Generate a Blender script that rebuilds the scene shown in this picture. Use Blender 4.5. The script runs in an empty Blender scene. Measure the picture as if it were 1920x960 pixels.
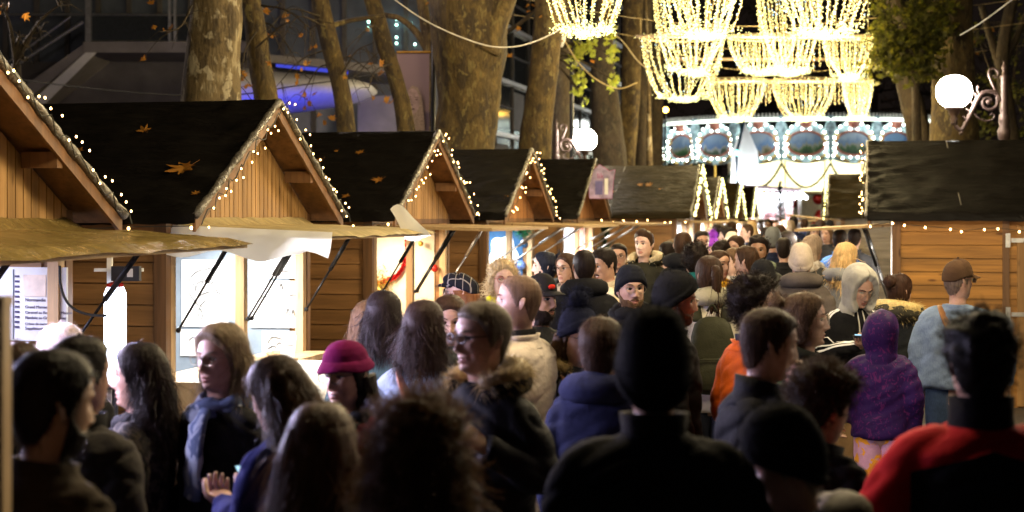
import bpy, math, random
import numpy as np
from mathutils import Vector, Matrix, noise as mnoise
PI = math.pi
R = math.radians
random.seed(11)
rng = np.random.default_rng(5)
C = bpy.context.scene.collection
scene = bpy.context.scene
FPX, CX, HY, CAMZ = 3000.0, 960.0, 405.0, 2.05      # focal length in photo pixels, principal column, horizon row, eye height

def W(px, py, Z):
    return Vector(((px - CX) * Z / FPX, Z, CAMZ - (py - HY) * Z / FPX))

# ------------------------------------------------------------------ tags
def tag(o, label=None, cat=None, group=None, kind=None):
    if label: o['label'] = label
    if cat: o['category'] = cat
    if group: o['group'] = group
    if kind: o['kind'] = kind
    return o

def empty(name, loc=(0, 0, 0), rz=0, label=None, cat=None, group=None):
    o = bpy.data.objects.new(name, None)
    C.objects.link(o)
    o.location = loc
    o.rotation_euler = (0, 0, rz)
    o.empty_display_size = 0.2
    return tag(o, label, cat, group)

# ------------------------------------------------------------------ mesh builder
class MB:
    def __init__(self):
        self.v = []; self.f = []; self.m = []; self.n = 0
    def add(self, verts, faces, mat=0):
        verts = np.asarray(verts, dtype=float).reshape(-1, 3)
        b = self.n
        self.v.append(verts); self.n += len(verts)
        for i, fc in enumerate(faces):
            self.f.append([b + k for k in fc])
            self.m.append(mat if not hasattr(mat, '__len__') else mat[i])
        return self
    def box(self, c, s, rot=None, mat=0, taper=1.0):
        x, y, z = s[0] / 2, s[1] / 2, s[2] / 2
        vs = [(-x, -y, -z), (x, -y, -z), (x, y, -z), (-x, y, -z),
              (-x * taper, -y * taper, z), (x * taper, -y * taper, z), (x * taper, y * taper, z), (-x * taper, y * taper, z)]
        M = rot if rot is not None else Matrix.Identity(3)
        vs = [M @ Vector(p) + Vector(c) for p in vs]
        return self.add([tuple(p) for p in vs], [(3, 2, 1, 0), (4, 5, 6, 7), (0, 1, 5, 4), (1, 2, 6, 5), (2, 3, 7, 6), (3, 0, 4, 7)], mat)
    def bar(self, a, b, w, h, mat=0):
        a = Vector(a); b = Vector(b); d = b - a; L = d.length
        q = d.to_track_quat('Y', 'Z').to_matrix()
        return self.box((a + b) / 2, (w, L, h), q, mat)
    def loft(self, rings, mat=0, cap=True, close=True):
        n = len(rings[0]); vs = np.concatenate([np.asarray(r, float) for r in rings]); fs = []
        k = len(rings)
        for i in range(k - 1):
            for j in range(n if close else n - 1):
                j2 = (j + 1) % n
                fs.append((i * n + j, i * n + j2, (i + 1) * n + j2, (i + 1) * n + j))
        if cap:
            fs.append(tuple(range(n - 1, -1, -1))); fs.append(tuple((k - 1) * n + j for j in range(n)))
        return self.add(vs, fs, mat)
    def tube(self, pts, rad, n=8, mat=0, cap=True, flat=1.0):
        P = [Vector(p) for p in pts]
        rad = rad if hasattr(rad, '__len__') else [rad] * len(P)
        rings = []; up = None
        for i, p in enumerate(P):
            t = (P[min(i + 1, len(P) - 1)] - P[max(i - 1, 0)])
            if t.length < 1e-9: t = Vector((0, 0, 1))
            t.normalize()
            if up is None:
                up = Vector((0, 0, 1)) if abs(t.z) < .9 else Vector((0, 1, 0))
            s = t.cross(up)
            if s.length < 1e-6: s = t.cross(Vector((1, 0, 0)))
            s.normalize(); up = s.cross(t).normalized()
            rings.append([tuple(p + (s * math.cos(a) + up * math.sin(a) * flat) * rad[i]) for a in [2 * PI * j / n for j in range(n)]])
        return self.loft(rings, mat, cap)
    def ball(self, c, r, nu=12, nv=8, mat=0, rot=None):
        r = r if hasattr(r, '__len__') else (r, r, r)
        vs = []; fs = []
        M = rot if rot is not None else Matrix.Identity(3)
        for i in range(nv + 1):
            th = PI * i / nv
            for j in range(nu):
                ph = 2 * PI * j / nu
                p = M @ Vector((r[0] * math.sin(th) * math.cos(ph), r[1] * math.sin(th) * math.sin(ph), r[2] * math.cos(th)))
                vs.append((p.x + c[0], p.y + c[1], p.z + c[2]))
        for i in range(nv):
            for j in range(nu):
                j2 = (j + 1) % nu
                fs.append((i * nu + j, (i + 1) * nu + j, (i + 1) * nu + j2, i * nu + j2))
        return self.add(vs, fs, mat)
    def octa(self, c, r, l, d=(0, 0, 1), mat=0):
        d = Vector(d).normalized(); s = d.orthogonal().normalized(); u = d.cross(s)
        c = Vector(c)
        vs = [c + s * r, c + u * r, c - s * r, c - u * r, c + d * l, c - d * l]
        return self.add([tuple(p) for p in vs], [(0, 1, 4), (1, 2, 4), (2, 3, 4), (3, 0, 4), (1, 0, 5), (2, 1, 5), (3, 2, 5), (0, 3, 5)], mat)
    def prism(self, poly, a, b, mat=0):
        """poly: 2D points, mapped through a(u,v)->3D at the front and b(u,v)->3D at the back"""
        n = len(poly)
        vs = [a(*p) for p in poly] + [b(*p) for p in poly]
        fs = [tuple(range(n)), tuple(range(2 * n - 1, n - 1, -1))]
        for j in range(n):
            j2 = (j + 1) % n
            fs.append((j, n + j, n + j2, j2))
        return self.add(vs, fs, mat)
    def lathe(self, prof, c=(0, 0, 0), n=16, mat=0):
        rings = [[(c[0] + r * math.cos(2 * PI * j / n), c[1] + r * math.sin(2 * PI * j / n), c[2] + z) for j in range(n)] for r, z in prof]
        return self.loft(rings, mat)
    def mesh(self, name, mats, smooth=True):
        me = bpy.data.meshes.new(name)
        v = np.concatenate(self.v) if self.v else np.zeros((0, 3))
        me.from_pydata(v.tolist(), [], self.f)
        mats = mats if isinstance(mats, (list, tuple)) else [mats]
        for m in mats: me.materials.append(m)
        if len(mats) > 1:
            me.polygons.foreach_set('material_index', np.asarray(self.m, dtype=np.int32))
        if smooth:
            me.polygons.foreach_set('use_smooth', np.ones(len(me.polygons), dtype=bool))
        me.update()
        return me
    def build(self, name, mats, parent=None, loc=None, smooth=False, rz=None):
        o = bpy.data.objects.new(name, self.mesh(name, mats, smooth))
        C.objects.link(o)
        if parent is not None: o.parent = parent
        if loc is not None: o.location = loc
        if rz is not None: o.rotation_euler = (0, 0, rz)
        return o

def curve_pts(pts, n):
    """Catmull-Rom through points"""
    P = [np.asarray(p, float) for p in pts]
    P = [2 * P[0] - P[1]] + P + [2 * P[-1] - P[-2]]
    out = []; segs = len(P) - 3
    for k in range(n):
        u = k / (n - 1) * segs; i = min(int(u), segs - 1); t = u - i
        a, b, c, d = P[i:i + 4]
        out.append(.5 * ((2 * b) + (c - a) * t + (2 * a - 5 * b + 4 * c - d) * t * t + (3 * b - a - 3 * c + d) * t ** 3))
    return out

# ------------------------------------------------------------------ materials
def newmat(name):
    m = bpy.data.materials.new(name); m.use_nodes = True
    nt = m.node_tree
    return m, nt, nt.nodes['Principled BSDF']

def ramp(nt, fac, stops, interp='LINEAR'):
    n = nt.nodes.new('ShaderNodeValToRGB'); n.color_ramp.interpolation = interp
    e = n.color_ramp.elements
    while len(e) < len(stops): e.new(.5)
    for el, (p, c) in zip(e, stops):
        el.position = p; el.color = (*c, 1)
    nt.links.new(fac, n.inputs[0])
    return n.outputs[0]

def coords(nt, scale=(1, 1, 1), kind='Object'):
    tc = nt.nodes.new('ShaderNodeTexCoord'); mp = nt.nodes.new('ShaderNodeMapping')
    mp.inputs['Scale'].default_value = scale
    nt.links.new(tc.outputs[kind], mp.inputs[0])
    return mp.outputs[0]

def noise_tex(nt, vec, scale, detail=4, rough=.55, dist=0.0):
    n = nt.nodes.new('ShaderNodeTexNoise')
    n.inputs['Scale'].default_value = scale; n.inputs['Detail'].default_value = detail
    n.inputs['Roughness'].default_value = rough; n.inputs['Distortion'].default_value = dist
    nt.links.new(vec, n.inputs['Vector'])
    return n.outputs['Fac']

def bump(nt, bs, h, strength=.3, dist=.01):
    b = nt.nodes.new('ShaderNodeBump'); b.inputs['Strength'].default_value = strength; b.inputs['Distance'].default_value = dist
    nt.links.new(h, b.inputs['Height']); nt.links.new(b.outputs[0], bs.inputs['Normal'])
    return b

def sc(c, k): return tuple(min(1, x * k) for x in c)

def plain(name, c, rough=.7, metal=0.0, var=.25, scale=12, spec=.4, bmp=.1):
    m, nt, bs = newmat(name)
    f = noise_tex(nt, coords(nt), scale, 5)
    nt.links.new(ramp(nt, f, [(.3, sc(c, 1 - var)), (.7, sc(c, 1 + var))]), bs.inputs['Base Color'])
    bs.inputs['Roughness'].default_value = rough; bs.inputs['Metallic'].default_value = metal
    bs.inputs['Specular IOR Level'].default_value = spec
    if bmp: bump(nt, bs, f, bmp, .01)
    return m

_cl = {}
def cloth(c, rough=.9, weave=220, sheen=.07, var=.22, kind='plain', c2=None):
    key = (c, rough, weave, kind, c2)
    if key in _cl: return _cl[key]
    m, nt, bs = newmat('cloth')
    v = coords(nt)
    f = noise_tex(nt, v, 9, 4, .6)
    base = ramp(nt, f, [(.3, sc(c, 1 - var)), (.72, sc(c, 1 + var))])
    if kind == 'denim':
        g = noise_tex(nt, coords(nt, (260, 260, 40)), 1, 2)
        mx = nt.nodes.new('ShaderNodeMixRGB'); mx.blend_type = 'MULTIPLY'; mx.inputs[0].default_value = .28
        nt.links.new(base, mx.inputs[1]); nt.links.new(ramp(nt, g, [(.35, (.35, .35, .4)), (.65, (1.2, 1.2, 1.2))]), mx.inputs[2])
        base = mx.outputs[0]
    if kind in ('blotch', 'swirl', 'camo'):
        scl = {'blotch': 14, 'swirl': 26, 'camo': 30}[kind]
        g = noise_tex(nt, coords(nt, (1, 1, .7)), scl, 2, .5, {'blotch': .6, 'swirl': 2.2, 'camo': 1.2}[kind])
        mx = nt.nodes.new('ShaderNodeMixRGB')
        th = {'blotch': .53, 'swirl': .6, 'camo': .52}[kind]
        nt.links.new(ramp(nt, g, [(th - .01, (0, 0, 0)), (th + .02, (1, 1, 1))]), mx.inputs[0])
        nt.links.new(base, mx.inputs[1]); mx.inputs[2].default_value = (*c2, 1)
        base = mx.outputs[0]
    if kind == 'check':
        outs = []
        for ax in ('X', 'Y', 'Z'):
            wv = nt.nodes.new('ShaderNodeTexWave'); wv.bands_direction = ax; wv.inputs['Scale'].default_value = 7.0
            nt.links.new(v, wv.inputs['Vector'])
            r_ = nt.nodes.new('ShaderNodeMath'); r_.operation = 'GREATER_THAN'; r_.inputs[1].default_value = .975
            nt.links.new(wv.outputs['Fac'], r_.inputs[0]); outs.append(r_.outputs[0])
        a = nt.nodes.new('ShaderNodeMath'); a.operation = 'MAXIMUM'; nt.links.new(outs[0], a.inputs[0]); nt.links.new(outs[1], a.inputs[1])
        mx = nt.nodes.new('ShaderNodeMixRGB'); nt.links.new(a.outputs[0], mx.inputs[0]); nt.links.new(base, mx.inputs[1]); mx.inputs[2].default_value = (*c2, 1)
        base = mx.outputs[0]
    nt.links.new(base, bs.inputs['Base Color'])
    bs.inputs['Roughness'].default_value = rough
    bs.inputs['Specular IOR Level'].default_value = .08 if rough > .5 else .35
    bs.inputs['Sheen Weight'].default_value = sheen; bs.inputs['Sheen Roughness'].default_value = .4
    bs.inputs['Sheen Tint'].default_value = (*sc(c, 2.0), 1)
    h = noise_tex(nt, v, weave, 2)
    h2 = noise_tex(nt, v, 14, 4, .6, .5)
    ad = nt.nodes.new('ShaderNodeMath'); ad.operation = 'MULTIPLY_ADD'; ad.inputs[1].default_value = .15
    nt.links.new(h, ad.inputs[0]); nt.links.new(h2, ad.inputs[2])
    bump(nt, bs, ad.outputs[0], .38, .02)
    _cl[key] = m
    return m

_hr = {}
def hairmat(c):
    if c in _hr: return _hr[c]
    m, nt, bs = newmat('hair')
    f = noise_tex(nt, coords(nt, (90, 90, 9)), 1, 3, .6, .3)
    nt.links.new(ramp(nt, f, [(.25, sc(c, .45)), (.75, sc(c, 1.6))]), bs.inputs['Base Color'])
    bs.inputs['Roughness'].default_value = .5
    bs.inputs['Specular IOR Level'].default_value = .12
    bump(nt, bs, f, .6, .006)
    tr = nt.nodes.new('ShaderNodeBsdfTranslucent'); tr.inputs[0].default_value = (*sc(c, 1.5), 1)
    mx = nt.nodes.new('ShaderNodeMixShader'); mx.inputs[0].default_value = .22
    nt.links.new(bs.outputs[0], mx.inputs[1]); nt.links.new(tr.outputs[0], mx.inputs[2])
    nt.links.new(mx.outputs[0], nt.nodes['Material Output'].inputs[0])
    _hr[c] = m
    return m

_sk = {}
def skinmat(c):
    if c in _sk: return _sk[c]
    m, nt, bs = newmat('skin')
    f = noise_tex(nt, coords(nt), 26, 5, .6)
    nt.links.new(ramp(nt, f, [(.3, (c[0] * .86, c[1] * .78, c[2] * .76)), (.7, sc(c, 1.1))]), bs.inputs['Base Color'])
    bs.inputs['Roughness'].default_value = .48
    bs.inputs['Subsurface Weight'].default_value = .12; bs.inputs['Subsurface Radius'].default_value = (.012, .005, .003)
    bump(nt, bs, noise_tex(nt, coords(nt), 190, 3), .12, .003)
    _sk[c] = m
    return m

def emit(name, c, s, sampling='AUTO'):
    m = bpy.data.materials.new(name); m.use_nodes = True; nt = m.node_tree
    nt.nodes.remove(nt.nodes['Principled BSDF'])
    e = nt.nodes.new('ShaderNodeEmission'); e.inputs[0].default_value = (*c, 1); e.inputs[1].default_value = s
    nt.links.new(e.outputs[0], nt.nodes['Material Output'].inputs[0])
    m.cycles.emission_sampling = sampling
    return m

def wood(name, c, dark=.45, along='X', scale=1.0, rough=.55):
    m, nt, bs = newmat(name)
    st = {'X': (1.2, 22, 22), 'Y': (22, 1.2, 22), 'Z': (22, 22, 1.2)}[along]
    v = coords(nt, tuple(s * scale for s in st))
    f = noise_tex(nt, v, 1, 6, .65, .8)
    bl = noise_tex(nt, coords(nt, (.8, .8, 6.7) if along != 'Z' else (8, 8, .4)), 1, 1)       # board to board
    kn = nt.nodes.new('ShaderNodeTexVoronoi'); kn.inputs['Scale'].default_value = 1.0
    nt.links.new(coords(nt, {'X': (2.2, 7, 7), 'Y': (7, 2.2, 7), 'Z': (7, 7, 2.2)}[along]), kn.inputs['Vector'])
    col = ramp(nt, f, [(.2, sc(c, dark)), (.5, c), (.8, sc(c, 1.35))])
    m1 = nt.nodes.new('ShaderNodeMixRGB'); m1.blend_type = 'MULTIPLY'; m1.inputs[0].default_value = .8
    nt.links.new(col, m1.inputs[1]); nt.links.new(ramp(nt, bl, [(.3, (.55, .52, .5)), (.7, (1.15, 1.12, 1.1))]), m1.inputs[2])
    m2 = nt.nodes.new('ShaderNodeMixRGB'); m2.blend_type = 'MULTIPLY'; m2.inputs[0].default_value = .8
    nt.links.new(m1.outputs[0], m2.inputs[1]); nt.links.new(ramp(nt, kn.outputs['Distance'], [(.06, (.25, .18, .13)), (.13, (1, 1, 1))]), m2.inputs[2])
    nt.links.new(m2.outputs[0], bs.inputs['Base Color'])
    bs.inputs['Roughness'].default_value = rough; bs.inputs['Specular IOR Level'].default_value = .35
    bump(nt, bs, f, .25, .004)
    return m

M = {}
M['plank'] = wood('plank_wood', (.26, .135, .05), along='X')
M['plank_warm'] = wood('plank_wood_warm', (.42, .2, .04), along='X')  # amber cast of the fairy lights put into the plank colour
M['plank_grey'] = wood('plank_wood_grey', (.24, .2, .15), along='X')  # greyed by white stall light, put into the plank colour
M['gable'] = wood('gable_boards', (.42, .25, .1), .6, along='Z')
M['gable_red'] = wood('gable_boards_red', (.36, .17, .06), .6, along='Z')
M['post'] = wood('post_wood', (.19, .1, .045), along='Z')
M['palepost'] = wood('pale_post_wood', (.5, .34, .18), .7, along='Z')
M['ply'] = wood('plywood', (.4, .27, .13), .7, along='Y')
M['blackmetal'] = plain('black_metal', (.02, .02, .022), .4, .6)
M['steel'] = plain('steel', (.5, .5, .5), .35, .9)
M['white'] = plain('white_paint', (.75, .74, .72), .6, var=.06)
M['paper'] = plain('white_paper', (.8, .8, .8), .7, var=.04)
M['ink'] = plain('grey_ink', (.18, .19, .2), .7, var=.1)
M['dark'] = plain('dark_plastic', (.03, .03, .035), .5)
M['greyblue'] = plain('grey_blue_panel', (.16, .2, .25), .7, var=.1)
M['pale_cable'] = plain('pale_cable', (.55, .52, .5), .5, bmp=0)
M['brass'] = plain('brass_pole', (.6, .42, .12), .3, .8)
M['blue'] = plain('blue_panel', (.012, .09, .22), .6, var=.15)
M['leaf'] = None
M['bulb_warm'] = emit('bulb_warm', (1, .55, .19), 24)
M['bulb_curtain'] = emit('bulb_curtain', (1, .92, .34), 5.0, 'NONE')
M['bulb_cool'] = emit('bulb_cool', (.5, .8, 1), 6, 'NONE')
M['bulb_carousel'] = emit('bulb_carousel', (.88, 1, .85), 15, 'NONE')
M['wire'] = plain('dark_wire', (.03, .03, .025), .6, bmp=0)
M['wire_brass'] = plain('pale_wire', (.55, .42, .2), .5, bmp=0)

def tarp(name, c, rough=.42, fold=.6, spec=.3):
    m, nt, bs = newmat(name)
    v = coords(nt)
    f = noise_tex(nt, v, 2.5, 6, .6, .6)
    dirt = noise_tex(nt, coords(nt, (1.5, 6, 6)), 2, 6, .7)
    nt.links.new(ramp(nt, dirt, [(.35, sc(c, .6)), (.6, c), (.8, sc(c, 2.2))]), bs.inputs['Base Color'])
    nt.links.new(ramp(nt, f, [(.3, (rough - .1,) * 3), (.7, (rough + .22,) * 3)]), bs.inputs['Roughness'])
    w = noise_tex(nt, coords(nt, (1, 3, 3)), 3.2, 5, .6, 1.0)
    bs.inputs['Specular IOR Level'].default_value = spec
    bump(nt, bs, w, fold, .05)
    return m
M['tarp'] = tarp('black_tarpaulin', (.0068, .0056, .0044), .48, .5, .09)
M['tarp_olive'] = tarp('olive_tarpaulin', (.022, .0155, .006), .55, .8, .07)
M['tarp_edge'] = tarp('shiny_tarpaulin_edge', (.10, .088, .07), .25, .9, .6)
M['canvas'] = tarp('tan_canvas', (.46, .36, .17), .5, .6)
M['wetcanvas'] = tarp('wet_tan_canvas', (.24, .17, .055), .16, 1.0, .5)
def plastic_sheet():
    m, nt, bs = newmat('white_plastic_sheet')
    bs.inputs['Base Color'].default_value = (.8, .8, .8, 1); bs.inputs['Roughness'].default_value = .3
    tr = nt.nodes.new('ShaderNodeBsdfTranslucent'); tr.inputs[0].default_value = (.85, .85, .85, 1)
    mx = nt.nodes.new('ShaderNodeMixShader'); mx.inputs[0].default_value = .5
    nt.links.new(bs.outputs[0], mx.inputs[1]); nt.links.new(tr.outputs[0], mx.inputs[2])
    nt.links.new(mx.outputs[0], nt.nodes['Material Output'].inputs[0])
    return m
M['sheet'] = plastic_sheet()

def bark(name, cs, scale=3.2):
    """plane-tree bark: flaking patches of several tones"""
    m, nt, bs = newmat(name)
    v = coords(nt, (1, 1, .55))
    a = noise_tex(nt, v, scale, 6, .62, .35)
    b = noise_tex(nt, v, scale * 2.3, 5, .6, .5)
    c1 = ramp(nt, a, [(.36, cs[0]), (.44, cs[1]), (.52, cs[1]), (.56, cs[2])])
    mx = nt.nodes.new('ShaderNodeMixRGB'); nt.links.new(c1, mx.inputs[1]); mx.inputs[2].default_value = (*cs[3], 1)
    nt.links.new(ramp(nt, b, [(.56, (0, 0, 0)), (.6, (1, 1, 1))]), mx.inputs[0])
    f = noise_tex(nt, coords(nt, (9, 9, 3)), 3, 5)
    m2 = nt.nodes.new('ShaderNodeMixRGB'); m2.blend_type = 'MULTIPLY'; m2.inputs[0].default_value = .7
    nt.links.new(mx.outputs[0], m2.inputs[1]); nt.links.new(ramp(nt, f, [(.3, (.5, .5, .5)), (.7, (1.2, 1.2, 1.2))]), m2.inputs[2])
    nt.links.new(m2.outputs[0], bs.inputs['Base Color'])
    bs.inputs['Roughness'].default_value = .85
    ad = nt.nodes.new('ShaderNodeMath'); ad.operation = 'ADD'; nt.links.new(a, ad.inputs[0]); nt.links.new(f, ad.inputs[1])
    bump(nt, bs, ad.outputs[0], .6, .04)
    return m
M['bark_pale'] = bark('pale_plane_bark', [(.36, .29, .17), (.17, .12, .055), (.09, .062, .03), (.45, .38, .25)])
M['bark_brown'] = bark('brown_plane_bark', [(.17, .115, .036), (.085, .055, .017), (.04, .025, .011), (.15, .115, .042)], 4.2)
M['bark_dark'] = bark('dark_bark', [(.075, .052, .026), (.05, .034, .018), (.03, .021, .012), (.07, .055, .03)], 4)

def leafmat(name, c, c2):
    m, nt, bs = newmat(name)
    f = noise_tex(nt, coords(nt), 7, 3)
    col = ramp(nt, f, [(.35, c), (.65, c2)])
    nt.links.new(col, bs.inputs['Base Color']); bs.inputs['Roughness'].default_value = .55
    tr = nt.nodes.new('ShaderNodeBsdfTranslucent'); nt.links.new(col, tr.inputs[0])
    mx = nt.nodes.new('ShaderNodeMixShader'); mx.inputs[0].default_value = .45
    nt.links.new(bs.outputs[0], mx.inputs[1]); nt.links.new(tr.outputs[0], mx.inputs[2])
    nt.links.new(mx.outputs[0], nt.nodes['Material Output'].inputs[0])
    return m
M['leaf_orange'] = leafmat('autumn_leaf', (.44, .2, .025), (.34, .13, .015))
M['leaf_yellow'] = leafmat('yellow_green_leaf', (.2, .18, .02), (.09, .11, .014))
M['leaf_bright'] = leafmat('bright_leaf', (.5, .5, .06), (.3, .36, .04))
M['leaf_olive'] = leafmat('olive_leaf', (.09, .085, .02), (.055, .06, .014))
M['fir'] = leafmat('fir_needles', (.02, .05, .025), (.03, .07, .03))
# ================================================================== people
def sstep(x, a, b):
    t = np.clip((x - a) / (b - a), 0, 1)
    return t * t * (3 - 2 * t)

_PROF = np.array([
    # z, half width, front, back, front exponent
    (.1200, .004, .005, .005, 1.0), (.1185, .022, .026, .028, 1.0), (.1125, .037, .044, .046, 1.0), (.100, .0535, .064, .067, .97),
    (.080, .0660, .080, .085, .93), (.055, .0730, .0895, .0962, .9), (.030, .0760, .0920, .0995, .88), (.010, .0750, .0900, .0985, .9),
    (-.010, .0735, .0890, .0945, .95), (-.030, .0715, .0885, .086, 1.0), (-.050, .0680, .0880, .075, 1.05), (-.070, .0630, .0870, .065, 1.12),
    (-.088, .0555, .0850, .059, 1.25), (-.102, .0490, .0800, .057, 1.35), (-.112, .0480, .0640, .057, 1.25), (-.120, .0510, .0480, .057, 1.05),
    (-.135, .0545, .0440, .058, .95), (-.160, .0560, .0440, .060, .95), (-.185, .0600, .0470, .064, .95), (-.205, .078, .052, .066, .9)])

def prof(z):
    zz = _PROF[::-1, 0]
    return [np.interp(z, zz, _PROF[::-1, k]) for k in range(1, 5)]

def head_pts(z, a, fem=0.0):
    """z, a arrays (broadcast). Returns x,y of the smooth head, without the face."""
    w, f, b, e = prof(z)
    sa, ca = np.sin(a), np.cos(a)
    ex = np.where(ca > 0, e, .95)
    x = w * np.sign(sa) * np.abs(sa) ** ex
    y = np.where(ca > 0, -f * np.abs(ca) ** .95, b * np.abs(ca))
    return x, y

def face_dy(x, z, fem, age):
    g = lambda u, s: np.exp(-(u / s) ** 2)
    d = np.zeros_like(x)
    ridge = np.interp(z, [-.047, -.040, -.032, -.022, 0, .020, .032], [0, .010, .026, .025, .015, .007, 0])
    wid = np.interp(z, [-.045, -.030, .02], [.016, .014, .0085])
    d += ridge * np.exp(-(x / wid) ** 2)
    d += .008 * g(np.abs(x) - .0145, .007) * g(z + .036, .008)              # nostril wings
    d -= .0125 * g(np.abs(x) - .031, .017) * g(z - .010, .0125)             # sockets
    d += (.0055 - .003 * fem) * g(np.abs(x) - .026, .022) * g(z - .034, .008)     # brow
    d += .0045 * g(np.abs(x) - .044, .016) * g(z + .018, .016)              # cheekbone
    d -= (.003 + .003 * age) * g(np.abs(x) - .036, .007) * g(z + .052, .018)            # fold beside the mouth
    d += .0065 * g(x, .020) * g(z + .0585, .0055)                           # upper lip
    d += .0065 * g(x, .017) * g(z + .0720, .0060)                           # lower lip
    d -= .0040 * g(x, .023) * g(z + .0650, .0030)                           # mouth line
    d -= .0040 * g(x, .020) * g(z + .0815, .0060)
    d += .0075 * g(x, .018) * g(z + .0985, .0100)                           # chin
    return d

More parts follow.
